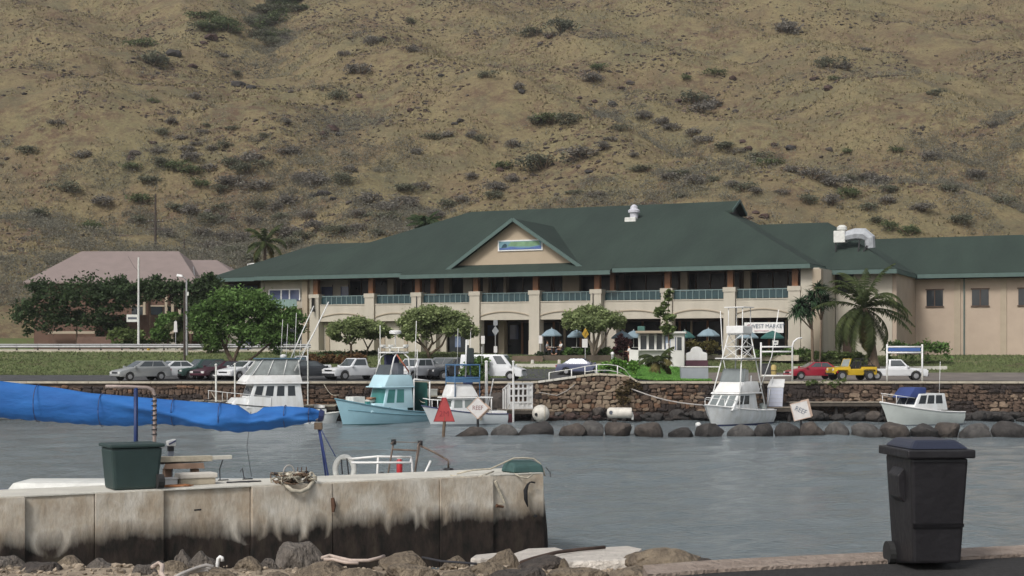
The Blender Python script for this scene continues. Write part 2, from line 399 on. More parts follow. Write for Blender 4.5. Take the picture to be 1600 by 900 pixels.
xs = rng.uniform(-62, 62, 26000); ds = rng.uniform(129.8, 146.3, 26000)
keep = (xs < 3.5) | (xs > 16) & (ds > 135); xs, ds = xs[keep], ds[keep]; zs = ground(xs, ds)
tufts('bank_grass', list(zip(xs, ds, zs)), 0.12, 0.06, BGm, 2)
# hillside grass: thin where it is far
ds = 205 + 235 * rng.random(52000) ** 0.8; xs = rng.uniform(-1, 1, 52000) * (0.36 * ds + 6); zs = ground(xs, ds)
dens = vn(xs / 9, ds / 9) + 0.5 * vn(xs / 2.5, ds / 2.5) > 0.62; xs, ds, zs = xs[dens], ds[dens], zs[dens]
tufts('hillside_grass', list(zip(xs, ds, zs)), 0.36, 0.2, DG, 2)

# ------------------------------------------------------------ rocks
def rock_mesh(name, seed, m, flat=0.8, sub=2, rough=0.3, boxy=0.25):
    bm = bmesh.new(); bmesh.ops.create_icosphere(bm, subdivisions=sub, radius=1.0); r = np.random.default_rng(seed)
    cuts = [(Vector(r.normal(0, 1, 3)).normalized(), 0.55 + 0.33 * r.random()) for _ in range(13)]
    off = r.random(3) * 50
    for v in bm.verts:
        c = v.co.copy()
        for nrm, d in cuts:
            k = c.dot(nrm)
            if k > d: c -= nrm * (k - d) * 0.85
        nz = float(fbm(c.x * 1.3 + off[0] + c.z, c.y * 1.3 + off[1] - c.z * 0.7, 4))
        c *= 1 + rough * nz; c.z *= flat; v.co = c
    zmin = min(v.co.z for v in bm.verts); xm = max(abs(v.co.x) for v in bm.verts); ym = max(abs(v.co.y) for v in bm.verts); zx = max(v.co.z for v in bm.verts)
    for v in bm.verts: v.co = Vector((v.co.x / xm, v.co.y / ym, (v.co.z - zmin) / (zx - zmin)))   # unit footprint, height 1, base at 0
    me = bpy.data.meshes.new(name); bm.to_mesh(me); bm.free(); me.materials.append(m)
    me.polygons.foreach_set('use_smooth', [True] * len(me.polygons)); me.set_sharp_from_angle(angle=R(32)); return me
def rockmat(name, a, b, sc_=1.2):
    m = mat(name, a, 0.92, rgb2=b, scale=sc_ * 1.6, bump=1.0, bscale=5, detail=10)
    n, l = m.node_tree.nodes, m.node_tree.links; bs = n['Principled BSDF']; old = bs.inputs['Base Color'].links[0].from_socket      # the tide keeps the foot of sea rocks wet and dark
    ge = n.new('ShaderNodeNewGeometry'); sp = n.new('ShaderNodeSeparateXYZ'); mr = n.new('ShaderNodeMapRange'); mr.inputs['From Min'].default_value = .1; mr.inputs['From Max'].default_value = .55; mr.inputs['To Min'].default_value = .38
    l.new(ge.outputs['Position'], sp.inputs[0]); l.new(sp.outputs['Z'], mr.inputs[0]); mx = n.new('ShaderNodeMix'); mx.data_type = 'RGBA'; mx.blend_type = 'MULTIPLY'; mx.inputs[0].default_value = 1; l.new(old, mx.inputs[6]); l.new(mr.outputs[0], mx.inputs[7]); l.new(mx.outputs[2], bs.inputs['Base Color'])
    return m
LAVA = rockmat('dark_lava_rock', (0.062, 0.056, 0.052), (0.021, 0.019, 0.018))
LAVAB = rockmat('brown_lava_rock', (0.10, 0.083, 0.07), (0.035, 0.029, 0.026))
LAVAG = rockmat('grey_pitted_rock', (0.125, 0.117, 0.108), (0.037, 0.035, 0.034))
SHORE = rockmat('grey_brown_shore_rock', (0.19, 0.165, 0.14), (0.075, 0.064, 0.055))
OCHRE = rockmat('ochre_rock', (0.23, 0.185, 0.13), (0.09, 0.07, 0.053))
REDR = rockmat('rust_red_rock', (0.085, 0.05, 0.04), (0.032, 0.022, 0.02))
RM = {m.name: [rock_mesh('rock', i * 7 + j, m, sub=4, rough=0.4) for j in range(4)] for i, m in enumerate((LAVA, LAVAB, LAVAG, OCHRE))}
RMs = {m.name: [rock_mesh('rock', 90 + i * 7 + j, m, sub=3, rough=.75) for j in range(5)] for i, m in enumerate((LAVA, LAVAB, LAVAG, OCHRE, REDR))}
def rock(me, loc, sx, sy, sz, rz, label, group, name='boulder', cat='rock', parent=None):
    o = me_obj(name, me, parent, loc, (random.uniform(-.08, .08), random.uniform(-.08, .08), rz)); o.scale = (sx, sy, sz)
    if not parent: tag(o, label, cat, group)
    return o

RF = {m.name: [rock_mesh('rock', 150 + i * 7 + j, m, sub=5, rough=0.42) for j in range(4)] for i, m in enumerate((LAVA, LAVAB, SHORE, OCHRE))}
# the breakwater row
BW = [(707, 763, 667, 1), (764, 811, 662.5, 2), (813, 874, 659.5, 0), (875, 917, 660.5, 1), (909, 947, 656.5, 2), (945, 989, 659.5, 1), (992, 1037, 659.5, 1), (1043, 1082, 667.5, 0),
      (1086, 1133, 660.5, 0), (1134, 1179, 663, 2), (1176, 1211, 661, 0), (1209, 1254, 660, 0), (1252, 1292, 658, 1), (1290, 1330, 658.5, 2), (1329, 1378, 660, 2), (1376, 1420, 659, 1), (1418, 1462, 662, 0), (1462, 1502, 660, 1), (1501, 1548, 661, 2), (1548, 1610, 658, 0)]
_look = {0: ('LAVA', 'dark lava'), 1: ('LAVAB', 'brown lava'), 2: ('LAVAG', 'pitted grey')}
_form = ['low flat-topped', 'rounded', 'long humped', 'squat', 'tall peaked', 'round-shouldered', 'pointed', 'small', 'broad square', 'wide low', 'steep upright', 'wide domed', 'chunky', 'pale-topped', 'broad speckled', 'dark-footed', 'low', 'blunt', 'sloping', 'massive']
for i, (x0, x1, yt, k) in enumerate(BW):
    D = 96.4 + 0.5 * (i % 3 - 1) * 0.6; px = FPX / D; hw = (x1 - x0) / 2 / px; top = PZ(yt, D)
    me = RM[{0: LAVA, 1: LAVAB, 2: LAVAG}[k].name][i % 4]
    near = 'by the red triangle marker' if i < 2 else 'in the breakwater row' if i < 14 else 'towards the bin end of the breakwater'
    rock(me, (PX((x0 + x1) / 2, D), D, -0.55), hw * 1.06, hw * 0.95, top + 0.55, random.choice((0.0, math.pi)) + random.uniform(-.12, .12),
         f'{_form[i]} {_look[k][1]} boulder, {ORD[i]} of the breakwater row counted from the triangle marker', 'boulders of the breakwater row')

# foot of the sea wall: riprap
n_r = 0
for i in range(150):
    x = 520 + (1610 - 520) * (i + random.uniform(.1, .9)) / 150
    if 1100 < x < 1190 and random.random() < .5: continue
    D = random.uniform(117.0, 118.9); s = random.uniform(0.22, 0.62) * (1.45 if x > 1000 else 1)
    k = random.choice((LAVA, LAVA, LAVA, LAVAB) if x > 1000 else (LAVA, LAVA, LAVAB, LAVAG, REDR)); n_r += 1
    near = ('behind the pale blue boat' if x < 660 else 'behind the white cabin boat' if x < 790 else 'beside the round white buoy' if x < 880 else 'below the stone ramp wall' if x < 945 else 'beside the cylindrical white float' if x < 1000 else
            'below the lawn' if x < 1095 else 'behind the tower boat' if x < 1200 else 'below the tilted sign' if x < 1290 else 'below the yellow jeep' if x < 1375 else 'beside the grey-hulled boat')
    cl = {'dark_lava_rock': 'black', 'brown_lava_rock': 'brown', 'grey_pitted_rock': 'grey', 'rust_red_rock': 'rust-brown'}[k.name]
    rock(RMs[k.name][i % 5], (PX(x, D), D, random.uniform(-.15, .35 if D > 118 else 0.0)), s, s * .8, s * random.uniform(.8, 1.3), random.random() * 6,
         uniq(f'{"large" if s > .5 else "mid-sized" if s > .36 else "small"} {cl} rock at the waterline {near}'), 'rocks along the foot of the sea wall', 'rock')

# hillside boulders (outcrops the photo shows) and scree
OUT = [(520, 205, 16), (505, 212, 11), (530, 212, 9), (375, 135, 18), (392, 138, 12), (300, 105, 13), (270, 88, 16), (250, 90, 12), (330, 62, 14), (318, 68, 9), (345, 342, 14), (325, 335, 9), (318, 368, 9), (362, 345, 10), (505, 305, 17), (520, 312, 10), (490, 308, 9), (545, 318, 8), (780, 268, 9),
       (815, 145, 8), (640, 105, 10), (690, 120, 9), (600, 62, 8), (860, 60, 9), (845, 70, 8), (930, 160, 8), (985, 132, 12), (970, 140, 10), (958, 165, 11), (905, 155, 8), (720, 190, 9), (710, 195, 8), (1060, 255, 8), (1170, 235, 11), (1160, 225, 8), (1235, 235, 12), (1295, 235, 10), (1210, 228, 8), (1150, 175, 9), (1145, 125, 9), (1295, 140, 13), (1270, 125, 10), (1060, 160, 9), (1195, 340, 12), (1180, 332, 9), (1170, 342, 8), (920, 272, 9), (870, 305, 8), (1020, 320, 8), (590, 345, 9), (610, 330, 8), (240, 225, 9), (212, 243, 13), (205, 250, 10), (455, 145, 8), (560, 152, 9), (640, 175, 8)]
for i, (x, y, r_) in enumerate(OUT):
    p = hill_pt(x, y)
    if not p: continue
    s = r_ * p.y / FPX * .85; k = random.choice((REDR, REDR, LAVAB, LAVA))
    col_n = {'dark_lava_rock': 'dark', 'brown_lava_rock': 'brown', 'rust_red_rock': 'rust-red'}[k.name]
    near = 'above the pinkish-roofed house' if x < 420 else 'above the long low roof wing' if x < 660 else 'above the gable' if x < 900 else 'above the main roof ridge' if x < 1180 else 'above the rooftop ducts'
    rock(RMs[k.name][i % 5], p - Vector((0, 0, s * .45)), s, s * .8, s * random.uniform(.9, 1.2), random.random() * 6,
         uniq(f'{col_n} rock outcrop on the {"high" if y < 120 else "middle" if y < 230 else "lower"} slope {near}'), 'rock outcrops on the hill', 'outcrop', 'rock')
def scree(name, n, smin, smax, m, fn):
    bm = bmesh.new(); bmesh.ops.create_icosphere(bm, subdivisions=1, radius=1); base = np.array([v.co[:] for v in bm.verts]); tri = np.array([[v.index for v in f.verts] for f in bm.faces]); bm.free()
    P_ = fn(n); n = len(P_); S = smin + (smax - smin) * rng.random(n) ** 3
    J = 1 + 0.28 * rng.standard_normal((n, len(base), 1)); V = base[None] * J * S[:, None, None] * np.array([1.2, 1.0, .75]) + P_[:, None, :]
    T = tri[None] + (np.arange(n) * len(base))[:, None, None]
    me = bpy.data.meshes.new(name); me.from_pydata(V.reshape(-1, 3).tolist(), [], T.reshape(-1, 3).tolist()); me.materials.append(m)
    return tag(me_obj(name, me), kind='stuff')
def hill_scatter(thr):
    def fn(n):
        d = 200 + 235 * rng.random(n * 3) ** 0.75; x = rng.uniform(-1, 1, n * 3) * (0.36 * d + 6)
        k = fbm(x / 16 + 40, d / 10, 3) + 0.35 * fbm(x / 3, d / 3, 2) > thr; x, d = x[k][:n], d[k][:n]
        return np.stack([x, d, ground(x, d)], -1)
    return fn
SCR = mat('hill_scree', (0.10, 0.072, 0.05), 0.95, 0.35, 0.25, island=0.5)
SCD = mat('hill_dark_scree', (0.058, 0.045, 0.037), 0.95, 0.3, 0.25, island=0.5)
scree('scree', 14000, 0.1, 0.42, SCR, hill_scatter(0.06))
scree('lava_scree', 9000, 0.08, 0.5, SCD, hill_scatter(0.08))
# ------------------------------------------------------------ foliage
def leafmat(name, a, b, isl=0.45):
    if name in MATS: return MATS[name]
    m = mat(name, a, 0.75, rgb2=b, scale=0.8, island=isl, spec=0.2); n, l = m.node_tree.nodes, m.node_tree.links; bs = n['Principled BSDF']      # thin leaves let some light through
    tr = n.new('ShaderNodeBsdfTranslucent'); ms = n.new('ShaderNodeMixShader'); ms.inputs[0].default_value = .42; l.new(bs.inputs['Base Color'].links[0].from_socket, tr.inputs[0]); l.new(bs.outputs[0], ms.inputs[1]); l.new(tr.outputs[0], ms.inputs[2]); l.new(ms.outputs[0], n['Material Output'].inputs[0]); return m
LEAF_D = leafmat('deep_green_leaves', (0.14, 0.23, 0.066), (0.092, 0.165, 0.048))
LEAF_M = leafmat('mid_green_leaves', (0.29, 0.34, 0.15), (0.195, 0.245, 0.105))
LEAF_Y = leafmat('yellow_green_leaves', (0.17, 0.215, 0.075), (0.1, 0.145, 0.05))
LEAF_S = leafmat('dark_green_leaves', (0.065, 0.098, 0.04), (0.04, 0.064, 0.029))  # own dark leaf colour of the garden trees and hedges
LEAF_P = leafmat('palm_leaves', (0.08, 0.10, 0.032), (0.042, 0.06, 0.023), 0.35)
LEAF_PY = leafmat('dry_palm_leaves', (0.2, 0.17, 0.06), (0.12, 0.11, 0.04), 0.35)
LEAF_R = leafmat('maroon_leaves', (0.085, 0.03, 0.03), (0.04, 0.018, 0.018))
SCR_G = leafmat('grey_scrub', (0.25, 0.232, 0.205), (0.175, 0.163, 0.14), 0.3)
SCR_O = leafmat('olive_scrub', (0.18, 0.185, 0.128), (0.128, 0.134, 0.095), 0.3)
SCR_N = leafmat('green_scrub', (0.145, 0.175, 0.085), (0.098, 0.125, 0.06), 0.35)

def leaves(n, blobs, size, seed, clumps=26, spread=0.3, up=0.35, asp=0.6):
    """Leaf faces gathered in clumps over and inside ellipsoids (cx, cy, cz, rx, ry, rz)."""
    r = np.random.default_rng(seed); C = []; vol = np.array([b[3] * b[4] * b[5] for b in blobs]) ** (2 / 3); vol /= vol.sum()
    for b, k in zip(blobs, vol):
        for i in range(max(3, int(clumps * len(blobs) * k))):
            d = r.normal(0, 1, 3); d /= np.linalg.norm(d); d[2] = abs(d[2]) if r.random() < 0.72 else d[2]
            rad = 0.62 + 0.38 * r.random() ** 0.6
            C.append((np.array(b[:3]) + d * np.array(b[3:]) * rad, np.mean(b[3:]) * spread * (0.6 + 0.8 * r.random())))
    idx = r.integers(0, len(C), n); cen = np.array([c[0] for c in C])[idx]; rad = np.array([c[1] for c in C])[idx]
    p = cen + r.normal(0, 1, (n, 3)) * rad[:, None] * np.array([0.62, 0.62, 0.45])
    nrm = r.normal(0, 1, (n, 3)); nrm[:, 2] = np.abs(nrm[:, 2]) + up; nrm /= np.linalg.norm(nrm, axis=1)[:, None]
    t = np.cross(nrm, r.normal(0, 1, (n, 3))); t /= np.linalg.norm(t, axis=1)[:, None]; b = np.cross(nrm, t)
    s = size * (0.6 + 0.8 * r.random(n))[:, None]
    q = np.stack([p - t * s, p + b * s * asp, p + t * s, p - b * s * asp], 1).reshape(-1, 3)
    mb = MB(); mb.v = [tuple(v) for v in q]; mb.f = [(4 * i, 4 * i + 1, 4 * i + 2, 4 * i + 3) for i in range(n)]; mb.mi = [0] * n
    return mb
def raw(mb, name, mats, parent=None, loc=None):
    me = bpy.data.meshes.new(name); me.from_pydata(mb.v, [], mb.f)
    for m in (mats if isinstance(mats, (list, tuple)) else [mats]): me.materials.append(m)
    if any(mb.mi): me.polygons.foreach_set('material_index', mb.mi)
    return me_obj(name, me, parent, loc)

# hill shrubs: a few meshes of each sort, shared by every shrub
def shrub_mesh(name, m, seed, n=620, hgt=0.85):
    r = random.Random(seed); bl = [(r.uniform(-.45, .45), r.uniform(-.4, .4), hgt * r.uniform(.3, .55), r.uniform(.4, .6), r.uniform(.4, .6), hgt * r.uniform(.35, .5)) for _ in range(4)]
    mb = leaves(n, bl, 0.075, seed, clumps=14, spread=0.42, asp=0.5)
    for k in range(9):
        a = r.random() * 6.28; mb.tube([(0, 0, -.1), (.3 * math.cos(a), .3 * math.sin(a), hgt * .4), (.6 * math.cos(a), .6 * math.sin(a), hgt * r.uniform(.6, .95))], [.035, .025, .01], 4, 1)
    me = bpy.data.meshes.new(name); me.from_pydata(mb.v, [], mb.f); me.materials.append(m); me.materials.append(BARK)
    me.polygons.foreach_set('material_index', mb.mi); return me
SH = {k: [shrub_mesh('scrub_bush', m, s0 + i) for i in range(4)] for k, m, s0 in (('grey', SCR_G, 10), ('olive', SCR_O, 20), ('green', SCR_N, 30))}
SHRUBS = [(235, 103, 62, 'olive'), (222, 72, 46, 'green'), (255, 98, 34, 'olive'), (565, 116, 50, 'grey'), (420, 74, 46, 'olive'), (445, 66, 30, 'grey'), (835, 196, 42, 'olive'), (862, 194, 52, 'green'), (895, 192, 50, 'olive'),
 (880, 50, 60, 'olive'), (838, 56, 42, 'olive'), (862, 60, 30, 'grey'), (915, 248, 66, 'grey'), (945, 236, 30, 'grey'), (850, 263, 68, 'olive'), (790, 265, 36, 'green'), (800, 232, 36, 'grey'), (930, 128, 50, 'grey'), (936, 110, 30, 'green'), (762, 122, 32, 'olive'), (812, 140, 26, 'grey'),
 (1085, 163, 46, 'olive'), (1112, 172, 50, 'grey'), (1095, 178, 44, 'grey'), (1072, 127, 22, 'green'), (1118, 117, 36, 'green'), (1226, 52, 46, 'grey'), (1298, 106, 42, 'olive'), (1322, 110, 34, 'grey'), (1304, 126, 26, 'green'), (1355, 80, 22, 'grey'), (530, 156, 46, 'olive'), (1324, 241, 22, 'green'),
 (1010, 188, 36, 'grey'), (1032, 197, 40, 'grey'), (1055, 205, 36, 'grey'), (1082, 214, 40, 'grey'), (1105, 224, 40, 'grey'), (1132, 232, 40, 'olive'), (1150, 240, 36, 'grey'), (1188, 250, 44, 'olive'), (1205, 258, 40, 'green'), (1235, 270, 36, 'grey'), (1270, 280, 50, 'grey'), (1295, 290, 46, 'grey'), (1330, 285, 40, 'olive'), (1352, 280, 40, 'grey'), (1380, 290, 44, 'grey'), (1398, 240, 30, 'green'), (1392, 300, 40, 'olive'),
 (278, 268, 46, 'green'), (305, 274, 42, 'green'), (295, 250, 40, 'grey'), (250, 262, 40, 'olive'), (225, 286, 44, 'olive'), (210, 266, 36, 'green'), (330, 268, 40, 'grey'), (360, 262, 46, 'olive'), (390, 272, 46, 'olive'), (372, 290, 60, 'grey'), (410, 298, 60, 'grey'), (345, 300, 42, 'olive'), (395, 256, 50, 'grey'), (415, 262, 40, 'olive'), (310, 292, 40, 'green'), (470, 285, 42, 'grey'), (500, 290, 50, 'grey'), (535, 288, 44, 'olive'), (545, 270, 36, 'grey'), (575, 320, 50, 'grey'), (610, 330, 50, 'grey'), (600, 345, 46, 'olive'), (560, 340, 44, 'grey'), (640, 325, 50, 'grey'), (625, 300, 40, 'olive'), (660, 300, 36, 'grey'),
 (305, 155, 30, 'grey'), (320, 210, 24, 'grey'), (265, 196, 30, 'grey'), (250, 210, 28, 'olive'), (322, 200, 22, 'olive'), (360, 204, 22, 'olive'), (250, 240, 34, 'grey'), (290, 238, 30, 'grey'), (330, 236, 30, 'grey'), (352, 232, 28, 'olive'), (285, 220, 26, 'grey'), (310, 230, 24, 'grey'), (240, 162, 18, 'green'), (450, 195, 22, 'grey'), (455, 240, 30, 'grey'), (440, 242, 24, 'grey'), (415, 215, 20, 'olive'), (370, 120, 24, 'olive'), (350, 90, 22, 'grey'), (540, 88, 26, 'grey'), (580, 70, 34, 'grey'), (590, 66, 24, 'olive'), (642, 82, 30, 'grey'), (640, 36, 22, 'olive'),
 (650, 240, 26, 'grey'), (675, 218, 30, 'olive'), (700, 215, 26, 'grey'), (745, 220, 24, 'olive'), (735, 215, 22, 'grey'), (780, 300, 50, 'grey'), (770, 310, 36, 'olive'), (795, 285, 30, 'grey'), (740, 282, 26, 'grey'), (895, 305, 30, 'olive'), (930, 308, 40, 'grey'), (955, 222, 26, 'grey'), (970, 205, 30, 'olive'), (990, 245, 24, 'grey'), (1010, 268, 40, 'olive'), (1045, 280, 40, 'grey'), (1060, 275, 36, 'olive'), (1090, 288, 40, 'grey'), (1110, 285, 30, 'olive'), (1140, 292, 26, 'grey'), (1165, 300, 40, 'olive'), (1185, 302, 30, 'grey'), (1060, 310, 30, 'olive'), (1220, 304, 30, 'grey'), (1260, 318, 40, 'olive'), (1300, 320, 40, 'grey'), (1330, 310, 40, 'green'), (1360, 330, 40, 'olive'), (1385, 320, 40, 'grey'), (1370, 350, 36, 'olive'), (1390, 360, 36, 'green'),
 (335, 350, 50, 'olive'), (345, 330, 40, 'olive'), (300, 335, 44, 'grey'), (270, 330, 44, 'olive'), (225, 320, 46, 'green'), (215, 350, 46, 'olive'), (260, 370, 40, 'grey'), (310, 372, 44, 'grey'), (330, 392, 50, 'grey'), (360, 400, 50, 'olive'), (385, 380, 44, 'grey'), (355, 375, 40, 'grey'), (380, 412, 50, 'olive'), (440, 372, 50, 'grey'), (450, 388, 50, 'olive'), (460, 365, 44, 'grey'), (500, 360, 44, 'grey'), (525, 366, 50, 'olive'), (430, 330, 40, 'grey'), (450, 318, 44, 'grey'), (400, 325, 36, 'olive'), (560, 362, 44, 'grey'), (590, 368, 40, 'olive'), (395, 350, 40, 'grey'), (440, 345, 40, 'olive'), (480, 342, 40, 'grey'), (475, 376, 40, 'olive'), (685, 340, 40, 'grey'), (700, 325, 36, 'olive'), (720, 318, 36, 'grey'), (650, 352, 36, 'olive'),
 (130, 250, 40, 'grey'), (100, 300, 46, 'olive'), (160, 320, 46, 'grey'), (60, 340, 46, 'olive'), (140, 360, 46, 'green'), (90, 200, 36, 'grey'), (40, 240, 36, 'olive'), (1450, 250, 36, 'grey'), (1480, 300, 40, 'olive'), (1530, 280, 40, 'grey'), (1570, 320, 44, 'olive'), (1440, 330, 44, 'grey'), (1500, 350, 44, 'olive'), (1420, 370, 44, 'green'), (1550, 200, 30, 'grey'), (1460, 150, 30, 'olive')]
for k in range(34):   # the green gully near the top
    t = random.random(); x, y = (470 - 60 * t + random.uniform(-30, 26), -4 + 50 * t) if k % 3 else (300 + 110 * t + random.uniform(-10, 10), 38 + random.uniform(-10, 12))
    SHRUBS.append((x, y, random.uniform(28, 46), random.choice(('green', 'green', 'olive'))))
for k in range(8): SHRUBS.append((400 + k * 6 + random.uniform(-12, 12), 56 + random.uniform(-8, 10), random.uniform(24, 36), random.choice(('green', 'olive'))))
_zone = lambda x: ('above the street lamp' if x < 260 else 'above the pinkish-roofed house' if x < 370 else 'above the ragged palm' if x < 480 else 'above the long low roof wing' if x < 640 else 'uphill of the dark palm' if x < 720 else 'above the gable' if x < 860 else 'uphill of the gable end' if x < 950 else 'above the rooftop exhaust fan' if x < 1040 else 'above the main roof slope' if x < 1140 else 'above the roof peak' if x < 1240 else 'above the rooftop ducts' if x < 1350 else 'uphill of the coconut palm')
_lvl = lambda y: 'near the hilltop' if y < 60 else 'high on the hill' if y < 130 else 'halfway up the hill' if y < 215 else 'on the lower hill' if y < 290 else 'at the foot of the hill'
seen = {}
for i, (x, y, wd, sort) in enumerate(SHRUBS):
    p = hill_pt(x, y)
    if not p: continue
    s = wd * p.y / FPX / 2 * 1.15
    o = me_obj('scrub_bush', SH[sort][i % 4], None, p - Vector((0, 0, .12 * s)), (0, 0, random.random() * 6.28)); o.scale = (s * 1.2, s, s * random.uniform(.65, .95))
    sz = 'spreading' if wd > 48 else 'rounded' if wd > 38 else 'small' if wd > 26 else 'tiny'
    lab = f'{sz} {dict(grey="grey-brown", olive="olive", green="green")[sort]} bush {_lvl(y)} {_zone(x)}'
    tag(o, uniq(lab), 'bush', 'scrub bushes on the hillside')
def scrub_fn(n, thr=0.0):
    d = 203 + 225 * rng.random(n * 4) ** 0.9; x = rng.uniform(-1, 1, n * 4) * (0.36 * d + 6)
    k = fbm(x / 20 + 9, d / 14, 3) + 0.30 * (1 - sstep(225, 285, d)) + 0.30 * (1 - sstep(-62, -8, x)) * (1 - sstep(240, 300, d)) > thr + 0.13; x, d = x[k][:n], d[k][:n]; return np.stack([x, d, ground(x, d)], -1)
pts = scrub_fn(3200); mbs = MB()
_d = 201 + 78 * rng.random(26000) ** 1.2; _x = rng.uniform(-1, 1, 26000) * (0.36 * _d + 6); _k = fbm(_x / 11 + 31, _d / 9, 4) + .10 * (_x < -12) - .0022 * (_d - 215) > .0
_x, _d = _x[_k][:7500], _d[_k][:7500]; pts = np.concatenate([pts, np.stack([_x, _d, ground(_x, _d)], -1)])
for _pl, _n, _w in ((GULLY_B, 1500, 5.5), (GULLY_A, 900, 7), (GULLY_C, 700, 8)):
    _t = rng.random(_n) * (len(_pl) - 1); _i = _t.astype(int); _f = _t - _i; _q = np.array(_pl, float); _c = _q[_i] * (1 - _f[:, None]) + _q[np.minimum(_i + 1, len(_pl) - 1)] * _f[:, None] + rng.normal(0, _w * .6, (_n, 2)); pts = np.concatenate([pts, np.stack([_c[:, 0], _c[:, 1], ground(_c[:, 0], _c[:, 1])], -1)])
for i, p in enumerate(pts):
    big = random.uniform(.6, 1.7)
    for _ in range(30):
        s = 0.17 * big ** .5; q = Vector(p) + Vector((random.gauss(0, .42), random.gauss(0, .42), abs(random.gauss(.35, .3)))) * big; a = Vector((random.gauss(0, 1), random.gauss(0, 1), random.gauss(0, 1))).normalized() * s; b = Vector((random.gauss(0, 1), random.gauss(0, 1), random.gauss(0, 1))).normalized() * s * .7
        mbs.v += [tuple(q - a), tuple(q + b), tuple(q + a)]; k = len(mbs.v); mbs.f.append((k - 3, k - 2, k - 1)); mbs.mi.append(0)
tag(raw(mbs, 'hill_scrub', leafmat('small_scrub', (0.235, 0.222, 0.18), (0.155, 0.152, 0.118), 0.4)), kind='stuff')

# ------------------------------------------------------------ trees
def tree(name, label, x, yb, D, blobs, limbs, m, n, size, group=None, seed=1, cat='tree', z=None, clumps=26, spread=.3, trunk_m=BARK):
    """blobs in photo pixels (x, y, rx, ry); limbs as lists of (x, y, radius in metres)."""
    k = D / FPX; X0 = PX(x, D); z0 = gz(X0, D) if z is None else z; t = thing(name, label, cat, (X0, D, z0), 0, group); r = random.Random(seed)
    zl = lambda y: PZ(y, D) - z0
    bl = [(PX(bx, D) - X0, r.uniform(-.25, .25) * rx * k, zl(by), rx * k, rx * k * .85, ry * k * 1.12) for bx, by, rx, ry in blobs]
    raw(leaves(n, bl, size, seed, clumps, spread), 'crown', m, t)
    mb = MB()
    for L in limbs:
        pts = [(PX(a, D) - X0, r.uniform(-.15, .15) * (j > 0) * 2, zl(b) if j or L is not limbs[0] else -.15) for j, (a, b, c) in enumerate(L)]
        mb.tube(pts, [c for a, b, c in L], 7)
    mb.build('trunk', trunk_m, t, smooth='all'); return t

tree('shade_tree', 'big dense dark green tree beside the lamp post behind the parked cars', 366, 592, 128.5,
     [(330, 500, 32, 26), (365, 490, 42, 32), (400, 495, 40, 34), (430, 510, 30, 24), (365, 520, 46, 22), (410, 530, 36, 20), (455, 510, 24, 24), (325, 530, 22, 14), (440, 535, 24, 18), (385, 478, 26, 16)],
     [[(366, 592, .26), (362, 565, .2), (352, 545, .16), (340, 520, .1), (330, 500, .05)], [(363, 570, .16), (372, 545, .13), (385, 520, .08), (398, 495, .04)], [(366, 580, .14), (400, 555, .1), (430, 530, .07), (450, 515, .04)], [(352, 545, .1), (360, 520, .08), (366, 495, .04)]], LEAF_D, 26000, .145, seed=3, clumps=26)
tree('umbrella_tree', 'small flat-topped tree before the blank beige wall, outer of the twin pair', 549, 558, 141, [(535, 520, 25, 13), (556, 512, 24, 14), (575, 522, 20, 12), (522, 530, 12, 8)],
     [[(549, 558, .12), (548, 540, .1), (540, 525, .06), (532, 515, .03)], [(548, 540, .08), (560, 525, .06), (566, 512, .03)]], LEAF_M, 10500, .13, 'spreading trees before the shopping building', 5, clumps=18)
tree('umbrella_tree', 'smaller spreading tree standing next to the broad umbrella-shaped tree', 578, 558, 142.5, [(585, 516, 18, 11), (598, 524, 14, 10), (572, 512, 14, 10)],
     [[(573, 558, .11), (575, 545, .09), (583, 530, .06), (590, 515, .03)], [(575, 545, .07), (568, 530, .05), (570, 515, .03)]], LEAF_M, 7500, .13, 'spreading trees before the shopping building', 6, clumps=16)
tree('umbrella_tree', 'broad umbrella-shaped tree with twisted bare limbs at the second balcony column', 672, 562, 140, [(640, 512, 22, 14), (665, 500, 30, 16), (695, 500, 32, 16), (722, 514, 24, 14), (680, 492, 26, 10), (650, 520, 24, 10), (705, 518, 26, 10), (632, 524, 12, 10), (738, 524, 10, 9)],
     [[(672, 562, .16), (668, 548, .14), (655, 532, .1), (648, 515, .05)], [(668, 550, .12), (676, 535, .1), (672, 512, .05)], [(670, 555, .12), (690, 540, .1), (700, 520, .06), (712, 508, .03)], [(676, 538, .08), (690, 525, .06), (684, 505, .03)], [(660, 540, .08), (645, 530, .06), (636, 518, .03)]], LEAF_M, 23000, .135, 'spreading trees before the shopping building', 7, clumps=20)
tree('umbrella_tree', 'umbrella-shaped tree with fanned grey trunks beside the patio parasols', 928, 558, 141.5, [(900, 502, 22, 12), (922, 494, 26, 12), (948, 502, 26, 12), (965, 506, 12, 9), (888, 508, 10, 8), (925, 508, 36, 9)],
     [[(928, 558, .2), (924, 540, .16), (915, 522, .1), (908, 506, .05)], [(928, 556, .2), (932, 535, .16), (938, 515, .1), (946, 502, .05)], [(926, 556, .14), (928, 530, .12), (925, 500, .05)], [(929, 556, .12), (944, 532, .09), (955, 508, .04)]], LEAF_M, 16500, .135, 'spreading trees before the shopping building', 8, clumps=20, trunk_m=mat('pale_bark', (0.27, 0.22, 0.17), .95, .25, 4, bump=.5))
tree('young_tree', 'thin young tree with sparse leaf tufts growing beside the white kiosk', 1044, 585, 132, [(1045, 462, 8, 8), (1034, 490, 9, 9), (1044, 500, 7, 12), (1040, 478, 5, 6), (1046, 520, 8, 10), (1036, 516, 6, 6)],
     [[(1044, 585, .07), (1045, 540, .06), (1043, 500, .05), (1046, 458, .02)], [(1044, 520, .03), (1036, 495, .02)], [(1044, 540, .03), (1050, 515, .02)]], LEAF_Y, 800, .2, None, 9, clumps=9, spread=.45)
